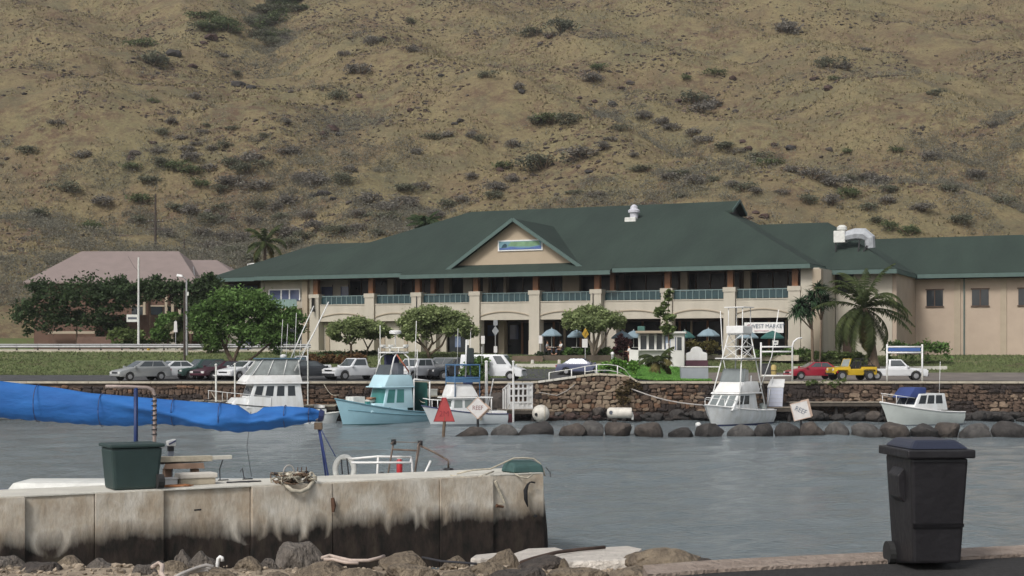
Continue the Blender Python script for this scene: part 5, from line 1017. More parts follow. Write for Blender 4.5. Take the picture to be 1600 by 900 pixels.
def cabinboat():
    L, B = 6.3, 2.4; t = boat('cabin_cruiser', 'white cabin boat with navy sheer stripe and blue flybridge frame', 660, 786, 657, 112.0, L, 22)
    hull(t, mat('pale_grey_gelcoat', (.52, .55, .56), .35, .06, 1, coat=.2), L, B, 1.45, .8, .8, boot=mat('grey_boot', (.16, .18, .2), .6, .1, 2), rail_m=STRIPE, rail_r=.045, deck_m=WHITE)
    v = frust(t, 'fore_cabin', GEL, 2.6, 5.1, .95, .85, 2.6, 4.7, .85, 1.35); c = frust(t, 'cabin', GEL, 2.4, 4.4, .98, .9, 2.5, 4.3, .92, 1.95, .04); panes(t, front(c), 2, .3, .9, mat('pale_cabin_glass', (.2, .23, .22), .15, .2, 1)); [panes(t, side(c, s), 2, .35, .88, mat('pale_cabin_glass', 0), u0=.08, u1=.95, gap=.1, flip=s > 0) for s in (-1, 1)]
    frust(t, 'cabin_roof', WHITE, 1.2, 4.75, 1.08, 1.95, 1.2, 4.7, 1.06, 2.04, .02); frust(t, 'bridge_hood', WHITE, 2.2, 4.5, .95, 2.04, 2.7, 4.2, .82, 2.95, .15)
    BF = mat('blue_frame', (.06, .14, .26), .5, .15, 2); q = [(x, y) for x in (2.2, 4.1) for y in (-.98, .98)]
    T(t, 'bridge_frame', BF, *[[(x, y, 2.05), (x, y, 4.35)] for x, y in q], *[[(2.2, y, z), (4.1, y, z)] for y in (-.98, .98) for z in (3.4, 4.35)], *[[(x, -.98, z), (x, .98, z)] for x in (2.2, 4.1) for z in (3.4, 4.35)], r=.045)
    MB().box(2.15, 4.15, -1.0, 1.0, 4.33, 4.42).build('bridge_top', BF, t, bevel=.02)
    for y in (-.99, .99): MB().box(2.2, 4.1, y - .02, y + .02, 3.1, 3.5).build('bridge_dodger', BF, t)
    MB().box(4.1, 4.14, -.98, .98, 3.1, 3.5).build('bridge_dodger', BF, t); MB().box(2.5, 3.0, -.4, .4, 2.95, 3.6).build('helm_seat', STRIPE, t, bevel=.06)
    T(t, 'mast', TUBE, [(3.0, .2, 3.4), (2.9, .1, 6.2)], r=.07); T(t, 'antenna', WHITE, [(3.9, .9, 4.35), (3.85, .9, 7.0)], [(2.2, -.9, 4.35), (2.2, -.9, 6.8)], [(2.0, .9, 4.4), (2.0, .9, 5.7)], r=.018); MB().box(2.35, 2.85, -.3, .3, 4.43, 5.6).build('furled_cover', mat('dark_grey_cloth', (.035, .045, .045), .9, .2, 3), t, bevel=.12)
    T(t, 'bow_rail', WHITE, [(4.4, .85, 1.8), (5.6, .5, 1.85), (6.2, 0, 1.95)], [(4.4, -.85, 1.8), (5.6, -.5, 1.85), (6.2, 0, 1.95)], [(5.3, .62, 1.2), (5.3, .62, 1.85)], [(5.3, -.62, 1.2), (5.3, -.62, 1.85)], r=.035)
    for y in (-1.0, 1.0): T(t, 'roof_post', WHITE, [(1.3, y, .8), (1.3, y, 1.96)], r=.05)
    T(t, 'hull_fender', mat('fender_cream', 0), [(2.3, 1.28, .95), (2.2, 1.3, .35)], [(2.3, -1.28, .95), (2.2, -1.3, .35)], r=.12); MB().box(-.55, -.05, -.5, .5, .0, .75).build('outboard_cover', mat('dark_red_cover', (.10, .025, .03), .6, .2, 3), t, bevel=.08)
    MB().box(.1, 1.3, -1.1, 1.1, .78, 1.0).build('cockpit_coaming', WHITE, t, bevel=.05)
cabinboat()

def towerboat():
    L, B = 7.6, 2.9; t = boat('tower_boat', 'white sport boat with tall tuna tower moored by the dock steps', 1094, 1200, 655, 112.5, L, 50)
    hull(t, GEL, L, B, 1.55, 1.0, .9, boot=STRIPE, rail_m=WHITE, deck_m=WHITE)
    c = frust(t, 'cabin', GEL, 2.4, 5.9, 1.2, 1.1, 2.6, 4.9, 1.1, 2.25); panes(t, front(c), 3, .25, .9, mat('grey_screen', (.17, .19, .19), .12, .2, 1), gap=.06); [panes(t, side(c, s), 2, .35, .9, DGLASS, u0=.35, u1=.95, gap=.06, flip=s > 0) for s in (-1, 1)]
    frust(t, 'cabin_roof', WHITE, 1.9, 5.1, 1.22, 2.25, 1.9, 5.0, 1.2, 2.36, .03); b = frust(t, 'flybridge', WHITE, 2.0, 4.9, 1.15, 2.36, 2.1, 4.1, 1.05, 3.15, .12)
    pane(t, 'flybridge_screen', mat('grey_screen', 0), front([(2, -1.1, 3.1), (4.15, -1.1, 3.1), (4.15, 1.1, 3.1), (2, 1.1, 3.1), (2, -1, 4.1), (3.7, -1, 4.1), (3.7, 1, 4.1), (2, 1, 4.1)]), .02, .98, .02, .98); MB().box(2.4, 2.9, -.4, .4, 3.1, 4.0).build('helm_seat', OFFW, t, bevel=.06)
    z1, z2 = 4.75, 6.6; bx = lambda z: (lambda f: [(1.6 + (2.5 - 1.6) * f, -1.35 + .75 * f), (5.2 + (3.6 - 5.2) * f, -1.3 + .7 * f), (5.2 + (3.6 - 5.2) * f, 1.3 - .7 * f), (1.6 + .9 * f, 1.35 - .75 * f)])((z - 1.1) / (z2 - 1.1))
    legs = [[(*bx(1.1)[k], 1.1), (*bx(z2)[k], z2)] for k in range(4)]; T(t, 'tower_leg', TUBE, *legs, r=.05)
    for z in (z1, 5.7, z2): T(t, 'tower_ring', TUBE, *[[(*bx(z)[k], z), (*bx(z)[(k + 1) % 4], z)] for k in range(4)], r=.042)
    T(t, 'tower_brace', TUBE, *[[(*bx(a)[k], a), (*bx(b_)[(k + 1) % 4], b_)] for k in range(4) for a, b_ in ((z1, 5.7), (5.7, z1), (5.7, z2))], r=.026)
    MB().box(2.0, 4.6, -1.15, 1.15, z1 + .04, z1 + .12).build('tower_top', WHITE, t, bevel=.03); q = bx(z2); MB().box(q[0][0] - .1, q[1][0] + .15, -.72, .72, z2 + .05, z2 + .62).build('tower_station', WHITE, t, bevel=.06)
    T(t, 'sunshade_post', TUBE, *[[(x, y, z2), (x + (.0), y, z2 + 2.0)] for x, y in q], r=.035); MB().box(q[0][0] - .1, q[1][0] + .2, -.85, .85, z2 + 1.95, z2 + 2.02).build('sunshade', WHITE, t, bevel=.02)
    for s in (-1, 1): T(t, 'outrigger', TUBE, [(2.4, s * 1.25, 2.4), (2.0, s * 2.1, 5.0), (1.7, s * 2.5, 8.4)], r=.035)
    T(t, 'bow_rail', WHITE, [(4.8, 1.2, 1.75), (6.4, .85, 1.9), (7.5, 0, 2.05)], [(4.8, -1.2, 1.75), (6.4, -.85, 1.9), (7.5, 0, 2.05)], *[[(x, s * y, 1.3), (x, s * y, 1.85)] for s in (-1, 1) for x, y in ((5.0, 1.15), (6.4, .83))], r=.025)
    k = MB(); k.obox((1.2, 1.0, 1.2), (.5, .35, .4), (0, 0, .4)); k.obox((1.0, .7, 1.3), (.35, .3, .35), (.2, 0, 0)); k.build('cockpit_gear', mat('mixed_gear', (.3, .34, .33), .7, .5, 5), t, bevel=.06); MB().box(.15, 1.7, -1.25, 1.25, .95, 1.08).build('cockpit_coaming', WHITE, t, bevel=.04)
towerboat()

def edgeboat():
    L, B = 7.2, 2.7; t = boat('motor_boat', 'white motor boat with blue canvas tied below the white gate posts', 1376, 1490, 657, 111.5, L, 30)
    hull(t, mat('greenish_white_gelcoat', (.50, .53, .50), .4, .08, 1, coat=.2), L, B, 1.75, .95, .95, boot=mat('grey_boot', 0), rail_m=WHITE, deck_m=WHITE)
    v = frust(t, 'cabin', GEL, 1.6, 5.0, 1.05, 1.1, 1.8, 4.3, .95, 2.3); panes(t, front(v), 2, .35, .9); [panes(t, side(v, s), 3, .4, .9, u0=.1, u1=.95, gap=.06, flip=s > 0) for s in (-1, 1)]
    frust(t, 'canvas_cover', mat('navy_canvas', (.03, .05, .16), .85, .15, 2), 3.6, 5.3, .9, 2.0, 3.4, 4.6, .8, 2.75, .15); T(t, 'bow_rail', WHITE, [(4.8, 1.0, 2.0), (6.3, .7, 2.2), (7.1, 0, 2.35)], [(4.8, -1.0, 2.0), (6.3, -.7, 2.2), (7.1, 0, 2.35)], [(6.3, .7, 1.5), (6.3, .7, 2.2)], [(6.3, -.7, 1.5), (6.3, -.7, 2.2)], r=.025)
    T(t, 'antenna', WHITE, [(2, .6, 2.3), (1.9, .6, 4.6)], r=.02)
edgeboat()

# small white skiff end by the dock, behind the sail cover's tip
sk = thing('skiff', 'small white skiff lying between the sport boat and pale blue boat', 'boat', (PX(508, 114), 114, 0), R(8), 'boats moored along the quay'); hull(sk, GEL, 3.0, 1.4, .85, .7, .4, deck_m=OFFW, rail_m=OFFW); sk.location.x -= 1.9; MB().box(.6, .9, -.5, .5, .5, .7).build('thwart', WOOD, sk)

# sail boat behind the jetty
def sailboat():
    D = 44.0; k = D / FPX; t = thing('sailing_yacht', 'sailing yacht moored behind the concrete jetty with blue sail cover', 'sailboat', (PX(700, D), D, 0), R(180)); q = lambda x, y, d=0: (-(PX(x, D) - PX(700, D)), -d, PZ(y, D)); L = 16.5
    hull(t, GEL, L, 3.2, 1.35, 1.1, 1.3, boot=STRIPE, rail_m=STRIPE, deck_m=OFFW, tr=.75); frust(t, 'coachroof', OFFW, 4.4, 12.6, .95, 1.1, 4.6, 12.2, .8, 1.62); v = 0
    T(t, 'mast', CHROME, [(q(-45, 600)[0], 0, 1.2), (q(-45, 600)[0], 0, 13.5)], r=.085); bz_ = PZ(652, D); T(t, 'boom', CHROME, [(q(-45, 0)[0], 0, bz_), (q(504, 0)[0], 0, PZ(656, D))], r=.06)
    top = [(-45, 590), (92, 606), (140, 614), (201, 619), (260, 624), (320, 628.5), (350, 630.5), (372, 633), (382, 640), (392, 647), (402, 644), (412, 636), (440, 634.5), (470, 636), (490, 638), (500, 642)]
    bot = [(-45, 650), (92, 660), (140, 664), (201, 666), (250, 662.5), (300, 666), (340, 672.5), (375, 676), (420, 671.5), (460, 664.5), (498, 657.5), (502, 656)]
    ti = lambda x: np.interp(x, *zip(*top)); bi = lambda x: np.interp(x, *zip(*bot)); mb = MB(); nx, na = 170, 36; vs = []; r = np.random.default_rng(2)
    for i in range(nx + 1):
        x = -45 + 546 * i / nx; zt, zb = PZ(ti(x), D), PZ(bi(x), D); h = (zt - zb) / 2; wd = min(.34, .12 + h * .55) * (1 if x < 480 else max(.35, (505 - x) / 25))
        for j in range(na):
            a = 2 * math.pi * j / na; v_ = math.sin(a); u = x / 409
            # folds sag from the ties and run along the cloth
            g_ = lambda c, w_: math.exp(-((v_ - c) / w_) ** 2); dq = abs(x - 396)
            f = .12 * g_(.75 - dq / 62, .3) * (dq < 110) + .12 * g_(.1 - dq / 85, .26) * (dq < 130) + .11 * g_(.25 - (x - 235) / 95, .3) + .08 * g_(1.15 - (x - 110) / 120, .3) + .07 * g_(.7 - (500 - x) / 80, .25) * (x > 420) + .06 * float(fbm(x / 26, v_ * 1.6 + (j > na / 2) * 9, 3))
            f *= (1 if x < 470 else max(0.1, (500 - x) / 30)); f -= .05
            vs.append((-(PX(x, D) - PX(700, D)), -(math.cos(a) * (wd + f)) * (1 if True else 1), (zt + zb) / 2 + h * v_ + (.012 * math.sin(x / 4) if v_ < -.8 else 0)))
    fs = [(i * na + j, i * na + (j + 1) % na, (i + 1) * na + (j + 1) % na, (i + 1) * na + j) for i in range(nx) for j in range(na)] + [tuple(range(na)), tuple(range(nx * na, (nx + 1) * na))]
    mb.add(vs, fs); mb.build('sail_cover', mat('bright_blue_canvas', (.02, .135, .40), .8, .12, 1.0, bump=.9, bscale=1.6, rgb2=(.012, .085, .29), stretch=(.6, 1, 1.6)), t, smooth='all')
    for xt in (60, 160, 272, 345, 446, 484):
        zt, zb = PZ(ti(xt), D), PZ(bi(xt), D); h = (zt - zb) / 2 + .03; MB().tube([(q(xt, 0)[0], (.36 + (h * .25)) * math.cos(a) * min(1, .5 + h), (zt + zb) / 2 + h * math.sin(a)) for a in [2 * math.pi * k / 20 for k in range(21)]], .012, 5).build('cover_tie', STRIPE, t, smooth='all')
    MB().tube([q(499, 649), q(506, 650)], [.2, .14], 10).build('cover_tail', STRIPE, t); T(t, 'tie_line', DROPE, [q(272, 623, .42), q(272, 628, .5)], [q(392, 643.5), q(384, 700, .2), q(392, 745, .1)], r=.008)
    T(t, 'mainsheet', mat('blue_rope', (.02, .035, .13), .8, .2, 5), [q(496, 660), q(502, 700, .1), q(512, 775, .2)], [q(498, 662), q(519, 775, -.1)], r=.028); T(t, 'mainsheet', mat('blue_rope', 0), [q(499, 666), q(526, 712, -.3)], r=.014); MB().box(*[f for f in (q(500, 0)[0] - .07, q(495, 0)[0] + .07)], -.08, .08, PZ(671, D), PZ(660, D)).build('sheet_block', BARK, t, bevel=.02)
    w_ = 1.0; T(t, 'pushpit', WHITE, [q(540, 721, w_), q(585, 717, w_), q(640, 718, w_)], [q(640, 718, w_), q(645, 719, -w_)], [q(586, 717, w_), q(583, 778, w_)], [q(640, 718, w_), q(642, 778, w_)], [q(676, 716, -w_), q(650, 772, -w_)], [q(555, 719, -w_), q(645, 719, -w_)], r=.035)
    hb = MB(); hb.tube([q(515 + 17 + 15 * math.cos(a), 738 - 20 * math.sin(a) * (1.0), w_ + .08) for a in [R(-35 + 250 * i / 14) for i in range(15)]], .085, 8); hb.build('horseshoe_buoy', OFFW, t, smooth='all'); T(t, 'buoy_line', DROPE, [q(527, 722, w_), q(529, 745, w_)], [q(536, 720, w_), q(539, 746, w_)], r=.02)
    fe = MB(); fe.lathe([(.08, 0), (.088, .03), (.088, .36), (.05, .42), (.03, .45)], 12, q(620, 744, w_ + .05)); o = fe.build('fire_extinguisher', mat('extinguisher_red', (.42, .03, .035), .35, .1, 3), t, smooth=True); MB().box(q(624, 0)[0], q(616, 0)[0], -w_ - .1, -w_, PZ(721, D), PZ(716, D)).build('bracket', OFFW, o)
    GR = mat('rusty_steel', (.16, .12, .095), .7, .35, 6, metal=.2); T(t, 'stern_frame', GR, [q(598, 778, .5), q(613, 692, .5), q(655, 693, .5), q(640, 778, .5)], [q(612, 704, .5), q(652, 706, .5)], [q(613, 692, .5), q(613, 692, -.4)], [q(655, 693, .5), q(655, 693, -.4)], [q(655, 693, -.4), q(645, 775, -.4)], r=.028); T(t, 'davit_arm', GR, [q(655, 697, .3), q(680, 709, .3), q(700, 721, .3), q(700, 732, .3)], r=.032); MB().lathe([(.05, 0), (.17, .03), (.12, .08)], 10, q(700, 737, .3)).build('davit_hook', BLACK, t)
    for x, y in ((613, 692), (655, 694)): MB().obox(q(x, y, .5), (.14, .12, .16)).build('clamp', BLACK, t, bevel=.02)
    MB().obox(q(594, 743, .6), (.14, .14, .1)).build('winch', BLACK, t, bevel=.03)
sailboat()

for lab, p0, p1 in (('slack mooring line from the pale blue boat bow to the quay', P(529, 617, 111), P(506, 600, 118.9)), ('mooring line from the cabin boat bow to the landing stage', P(664, 629, 111), P(648, 607, 118.8)), ('mooring line from the sport boat bow to its landing stage', P(350, 626, 112), P(330, 612, 118.8)), ('stern line from the cabin boat to the timber landing', P(783, 641, 112.8), P(796, 632, 116.6))):
    tag(MB().tube([Vector(p0).lerp(Vector(p1), i / 10) - Vector((0, 0, .35 * math.sin(math.pi * i / 10))) for i in range(11)], .025, 5).build('mooring_line', ROPE, smooth='all'), lab, 'rope')
# ------------------------------------------------------------ sea wall with its stones and coping
WALLM = mat('wall_mortar', (.085, .062, .047), .95, .3, 1.2, bump=.5)
sw = thing('sea_wall', 'brown stone sea wall with pale coping around the harbour basin', 'wall', (0, 119, 0))
_top = lambda X: float(np.interp(X * FPX / 119 + 800, [835, 845, 930, 968, 985, 992], [2.86, 2.92, 3.5, 3.42, 3.28, 2.86]))
mb = MB(); XS = list(np.arange(-64, 1.2, 2.4)) + list(np.arange(1.4, 10.2, .6)) + list(np.arange(10.4, 66, 2.4))
for a, b in zip(XS, XS[1:]): mb.hexa([(a, 0.08, -1), (b, 0.08, -1), (b, .9, -1), (a, .9, -1), (a, 0.08, _top(a)), (b, 0.08, _top(b)), (b, .9, _top(b)), (a, .9, _top(a))])
mb.build('wall_core', WALLM, sw)
for a, b in zip(XS, XS[1:]):
    m = CONCW if 1.4 < a < 4.5 else CONC
    MB().hexa([(a + .015, -.12, _top(a)), (b - .015, -.12, _top(b)), (b - .015, .75, _top(b)), (a + .015, .75, _top(a)), (a + .015, -.12, _top(a) + .16), (b - .015, -.12, _top(b) + .16), (b - .015, .75, _top(b) + .16), (a + .015, .75, _top(a) + .16)]).build('coping_stone', m, sw, bevel=.02)
ST = [mat('tan_wall_stone', (.22, .16, .112), .9, .3, 3, bump=.6), mat('brown_wall_stone', (.10, .067, .048), .9, .3, 3, bump=.6), mat('dark_wall_stone', (.042, .032, .028), .92, .3, 3, bump=.6), mat('orange_wall_stone', (.17, .098, .06), .9, .3, 3, bump=.6), mat('buff_wall_stone', (.26, .2, .14), .9, .25, 3, bump=.6)]
def stone_mesh(seed, m):
    r = random.Random(seed); bm = bmesh.new(); bmesh.ops.create_cube(bm, size=2); bmesh.ops.subdivide_edges(bm, edges=bm.edges, cuts=1, use_grid_fill=True)
    for v in bm.verts:
        c = v.co; k = c.length; v.co = Vector([(c.normalized()[i] * 1.22 * .7 + c[i] * .3) * r.uniform(.72, 1.12) for i in range(3)])
    me = bpy.data.meshes.new('stone'); bm.to_mesh(me); bm.free(); me.materials.append(m); me.polygons.foreach_set('use_smooth', [True] * len(me.polygons)); me.set_sharp_from_angle(angle=R(40)); return me
SM = [[stone_mesh(i * 5 + j, m) for j in range(3)] for i, m in enumerate(ST)]
def courses(x0, x1):
    out = []; z = .05; r = random.Random(int(x0 * 10))
    while z < 3.4:
        h = r.uniform(.2, .36); x = x0 + r.uniform(-.2, 0)
        while x < x1:
            w_ = r.choice((r.uniform(.2, .4), r.uniform(.35, .95))); zt = min(_top(x + w_ / 2), _top(x), _top(x + w_))
            if z + h < zt + .05: out.append((x + w_ / 2, z + h / 2 + r.uniform(-.07, .07), w_, h * r.uniform(.8, 1.35)))
            x += w_ + .03
        z += h + .02
    return out
def sort_of(X, z):
    if z < .75: return random.choice((2, 2, 2, 1))
    t = float(vn(X / 1.7, z / .8)); return 2 if t < .25 else random.choice((1, 1, 0, 3)) if X > 10 else random.choice((0, 0, 4, 1, 3, 0, 4))
for X, z, w_, h in courses(1.9, 14.4):
    k = sort_of(X, z); o = me_obj('stone', SM[k][random.randrange(3)], sw, (X, .02, z), (random.uniform(-.1, .1), random.uniform(-.2, .2), random.uniform(-.15, .15))); o.scale = (w_ * .53, random.uniform(.12, .22), h * .55)
for kk, m in enumerate(ST[:4]):
    V, Fc = [], []; base = SM[kk][0]; bv = np.array([v.co[:] for v in base.vertices]); bf = [tuple(p.vertices) for p in base.polygons]
    for X, z, w_, h in courses(-64, 1.8) + courses(14.5, 66):
        t = float(vn(X / 2.5, z * 1.6)); c = 2 if z < .6 or t < .3 else 1 if t < .62 else (0 if X > 0 else 3) if t < .78 else 1
        if c != kk: continue
        o_ = len(V); V += (bv * np.array([w_ * .5, .16 + .06 * random.random(), h * .52]) * (1 + .08 * rng.standard_normal((len(bv), 1))) + np.array([X, .02, z])).tolist(); Fc += [tuple(i + o_ for i in f) for f in bf]
    if V: me = bpy.data.meshes.new('wall_stonework'); me.from_pydata(V, [], Fc); me.materials.append(m); tag(me_obj('wall_stonework', me, sw), kind='stuff')

rock(RM['brown_lava_rock'][2], (PX(773, 118.2), 118.2, .3), 1.15, .7, 1.9, .3, 'big brown boulder between the cabin boat and the white lattice gangway', 'rocks along the foot of the sea wall', 'rock')
# kerbs
def kerb(x0, x1, D, h=.3, m=CONCW, w_=.3, name='kerb'):
    X0, X1 = PX(x0, D), PX(x1, D); b = MB(); n = 14
    for i in range(n):
        a, c = X0 + (X1 - X0) * i / n, X0 + (X1 - X0) * (i + 1) / n; za, zb = gz(a, D), gz(c, D); b.hexa([(a, D, za - .2), (c, D, zb - .2), (c, D + w_, zb - .2), (a, D + w_, za - .2), (a, D, za + h), (c, D, zb + h), (c, D + w_, zb + h), (a, D + w_, za + h)])
    return tag(b.build(name, m), kind='structure')
kerb(806, 1004, 137.6); kerb(1240, 1480, 136.4); kerb(-40, 470, 151, .25); kerb(-60, 520, 145.9, .18, CONC)

# ------------------------------------------------------------ breakwater signs and floats
REDB, ORB, SGN = mat('daymark_red', (.36, .05, .05), .6, .15, 3), mat('faded_orange_border', (.50, .37, .29), .7, .2, 4), mat('sign_board_white', (.60, .58, .56), .6, .1, 3)
def triangle():
    D = 95.2; X = PX(694, D); t = thing('daymark_sign', 'red triangular channel marker on a dark post in the water', 'sign', (X, D, 0)); hw = 17 * D / FPX; z0, z1 = PZ(659, D), PZ(621, D)
    MB().tube([(-.1, .06, -.9), (-.02, .06, .6), (0.05, .06, z0 + .3)], .1, 8).build('post', BARK, t, smooth=True); MB().prism([(-hw, z0), (hw, z0), (.13, z1), (-.13, z1)], -.03, .03).build('sign_board', REDB, t, bevel=.01)
    for p, q in (((-hw + .03, z0 + .05), (-.11, z1 - .03)), ((hw - .03, z0 + .05), (.11, z1 - .03)), ((-hw + .03, z0 + .03), (hw - .03, z0 + .03))): MB().bar((p[0], -.036, p[1]), (q[0], -.036, q[1]), .06, .012).build('border', mat('daymark_border', (.2, .02, .03), .6, .1, 3), t)
    lettering('2M', .5, mat('daymark_border', 0), t, (0, -.034, z0 + .48), (R(90), 0, 0))
triangle()
def reef(label, x, y, s, D, tilt, post, lr):
    t = thing('reef_sign', label, 'sign', (PX(x, D), D, PZ(y, D))); k = D / FPX; h = s * k / 2; b = thing; M2 = Matrix.Rotation(tilt, 3, 'Y'); rot = (0, tilt, 0)
    MB().box(-h, h, -.02, .02, -h, h).build('sign_board', SGN, t, (0, 0, 0), rot)
    MB().box(h * .2, h + .08, .05, .09, -h + .05, h + .04).build('rear_board', ORB, t, (0.04, .03, 0), rot)
    o = MB()
    for q in ((-h, h, h - .05, h), (-h, h, -h, -h + .05), (-h, -h + .05, -h + .05, h - .05), (h - .05, h, -h + .05, h - .05)): o.box(q[0], q[1], -.026, -.021, q[2], q[3])
    o.build('border', ORB, t, (0, 0, 0), rot); lettering('REEF', h * .78, BLT if lr else mat('reef_letter_red', (.2, .07, .07), .7, .1, 3), t, (0, -.028, 0), (Matrix.Rotation(lr, 3, 'Y') @ Matrix.Rotation(R(90), 3, 'X')).to_euler(), .003, .85)
    MB().tube([(0, .1, h * .6), (post[0], .1, post[1])], .08, 7).build('post', BLACK, t)
reef('white diamond reef sign on the low boulder beside the red triangle', 746.5, 637.5, 25, 96.6, R(45), (0, -1.7), 0)
reef('tilted white reef sign leaning behind the breakwater near the dock', 1251, 641.5, 28, 97.4, R(-14), (.1, -1.8), R(24))
FL = mat('float_cream', (.55, .52, .46), .6, .22, 2)
fb = thing('mooring_buoy', 'round cream mooring buoy with a dark eye floating under the ramp wall', 'buoy', (PX(845, 115.5), 115.5, PZ(646, 115.5))); me = bmesh.new(); bmesh.ops.create_uvsphere(me, u_segments=20, v_segments=12, radius=.66); m_ = bpy.data.meshes.new('shell'); me.to_mesh(m_); me.free(); m_.materials.append(FL); m_.polygons.foreach_set('use_smooth', [True] * len(m_.polygons)); me_obj('shell', m_, fb)
MB().cyl((-.33, -.5, -.05), (-.38, -.6, -.06), .13, .12, 10).build('eye', BLACK, fb); MB().tube([(.3, .6 * math.cos(a) * -1, .6 * math.sin(a)) for a in [2 * math.pi * i / 20 for i in range(21)]], .03, 5).build('seam', CONC, fb)
fc = thing('mooring_float', 'cylindrical white mooring float lying on the water', 'buoy', (PX(968, 115.5), 115.5, PZ(645, 115.5)), R(-8)); MB().tube([(-.95, 0, 0), (-.9, 0, 0), (-.75, 0, 0), (.85, 0, 0), (.93, 0, 0)], [.12, .3, .4, .4, .36], 16).build('shell', FL, fc, smooth=True); MB().cyl((-.62, -.36, .03), (-.6, -.43, .03), .15, .14, 10).build('patch', mat('slate_patch', (.1, .11, .13), .7, .2, 4), fc); MB().tube([(.9, 0, .05), (.98, -.05, -.2), (.97, -.05, -.5)], .09, 7).build('lug', OFFW, fc)
fd = thing('mooring_float', 'little white float bobbing by the tower boat bow', 'buoy', (PX(1091, 111), 111, .02)); MB().lathe([(.05, -.1), (.2, -.02), (.2, .12), (.08, .2)], 12).build('shell', WHITE, fd, smooth=True); MB().tube([(.05, 0, .18), (.12, 0, .3), (.15, 0, .18)], .025, 5).build('ring', BLACK, fd)
ln = MB().tube([Vector(P(985, 607, 118.7)).lerp(Vector(P(1098, 633, 114.5)), i / 14) - Vector((0, 0, .25 * math.sin(math.pi * i / 14))) for i in range(15)], .05, 6).build('mooring_line', mat('grey_line', (.33, .31, .29), .9, .15, 6)); tag(ln, 'thick pale mooring line from the quay to the tower boat bow', 'rope')
ln = MB().tube([P(842, 613, 118.6), P(870, 618, 118.6), P(885, 611, 118.6), P(898, 601, 118.6)], .03, 5).build('pipe_line', mat('grey_line', 0)); tag(ln, 'thin pale pipe sagging across the stone ramp wall', 'pipe')

# ------------------------------------------------------------ docks, posts and frames
def platform(name, label, x0, x1, D0, D1, zt, m=WOOD, piles=True):
    X0, X1 = PX(x0, D0), PX(x1, D0); t = thing(name, label, 'dock', ((X0 + X1) / 2, D0, 0)); h = (X1 - X0) / 2; n = max(3, int(2 * h / .3))
    for i in range(n): MB().box(-h + 2 * h * i / n + .012, -h + 2 * h * (i + 1) / n - .012, 0, D1 - D0, zt - .07, zt + random.uniform(-.006, .006)).build('plank', m, t)
    for y in (.05, D1 - D0 - .25): MB().box(-h, h, y, y + .18, zt - .34, zt - .075).build('beam', mat('dark_dock_beam', (.06, .05, .04), .9, .3, 3), t)
    if piles:
        for x in np.linspace(-h + .25, h - .25, max(2, int(h))): MB().cyl((x, .45, -1), (x, .45, zt - .08), .14, n=8).build('pile', mat('tarred_pile', (.025, .022, .02), .8, .3, 3), t)
    return t
platform('dock', 'wooden ledge dock below the red car and yellow jeep', 1232, 1385, 117.6, 119, 1.48)
platform('dock', 'wooden dock under the steps and white dock box', 1166, 1240, 115.6, 118.6, 1.15)
platform('dock', 'timber landing under the white lattice gangway', 776, 838, 116.2, 118.4, .95)
platform('dock', 'pale landing stage behind the stern of the blue boat', 640, 712, 117.3, 118.8, 1.95, CONC)
platform('dock', 'pale landing stage beside the sport boat stern', 470, 524, 116.0, 118.8, 1.25, CONC)
platform('dock', 'weathered landing stage at the sport boat bow', 296, 372, 117.0, 118.8, 1.6)
def dbox(label, x0, x1, y0, y1, D, dep, m=WHITE, z0=None):
    X0, X1 = PX(x0, D), PX(x1, D); zb = PZ(y1, D) if z0 is None else z0; h = PZ(y0, D) - zb; t = thing('dock_box', label, 'box', ((X0 + X1) / 2, D, zb)); w_ = (X1 - X0) / 2
    MB().box(-w_, w_, 0, dep, 0, h * .86).build('box_body', m, t, bevel=.03); MB().box(-w_ - .04, w_ + .04, -.04, dep + .04, h * .86 + .003, h).build('lid', m, t, bevel=.03); return t
dbox('white dock box beside the blue boat bow', 492, 511, 634, 648, 116.5, .8, OFFW, 1.25); dbox('pale dock locker on the landing behind the blue boat stern', 655, 683, 608, 621, 117.6, .9, mat('pale_grey_locker', (.42, .43, .40), .7, .1, 2), 1.95)
def stepbox():
    D = 116.3; X = PX(1211, D); t = thing('boarding_box', 'white sloped-lid boarding box on the dock by the tower boat', 'box', (X, D, 1.15), R(-10)); v = [(-.62, 0, 0), (.55, 0, 0), (.55, 1.3, 0), (-.62, 1.3, 0), (-.55, 0, 1.45), (.62, 0, 1.45), (.7, 1.3, 2.0), (-.3, 1.3, 2.0)]
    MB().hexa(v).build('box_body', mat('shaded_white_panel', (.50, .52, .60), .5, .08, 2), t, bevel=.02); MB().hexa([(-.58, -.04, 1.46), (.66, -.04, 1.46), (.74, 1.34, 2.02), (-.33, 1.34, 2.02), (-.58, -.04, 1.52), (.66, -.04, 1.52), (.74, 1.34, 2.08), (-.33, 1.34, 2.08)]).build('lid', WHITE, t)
    for z in (.3, .6, .9, 1.2): MB().box(-.6, .57, -.015, -.003, z, z + .02).build('panel_groove', CHROME, t)
    MB().bar((-.6, -.15, -.02), (.5, -.15, -.02), .22, .1).build('skid', mat('dark_skid', (.05, .05, .06), .8, .2, 3), t); T(t, 'handrail', WHITE, [(-.55, -.2, 0), (-.4, -.2, 1.2), (-.15, 1.0, 2.3)], r=.045)
stepbox()
st = thing('dock_steps', 'dark wooden steps with white handrails between dock and quay', 'steps', (PX(1186, 116.6), 116.6, 1.15))
for i in range(6): MB().box(-.5, .55, .3 + .34 * i, .62 + .34 * i, .22 + .3 * i, .28 + .3 * i).build('tread', mat('dark_dock_beam', 0), st)
for x in (-.55, .6): MB().bar((x, .2, .1), (x, 2.3, 1.95), .06, .22).build('stringer', mat('dark_dock_beam', 0), st)
for x in (-.6,): T(st, 'handrail', WHITE, [(x, .3, 0), (x, .3, 1.35), (x + .35, 2.2, 2.3)], r=.05)
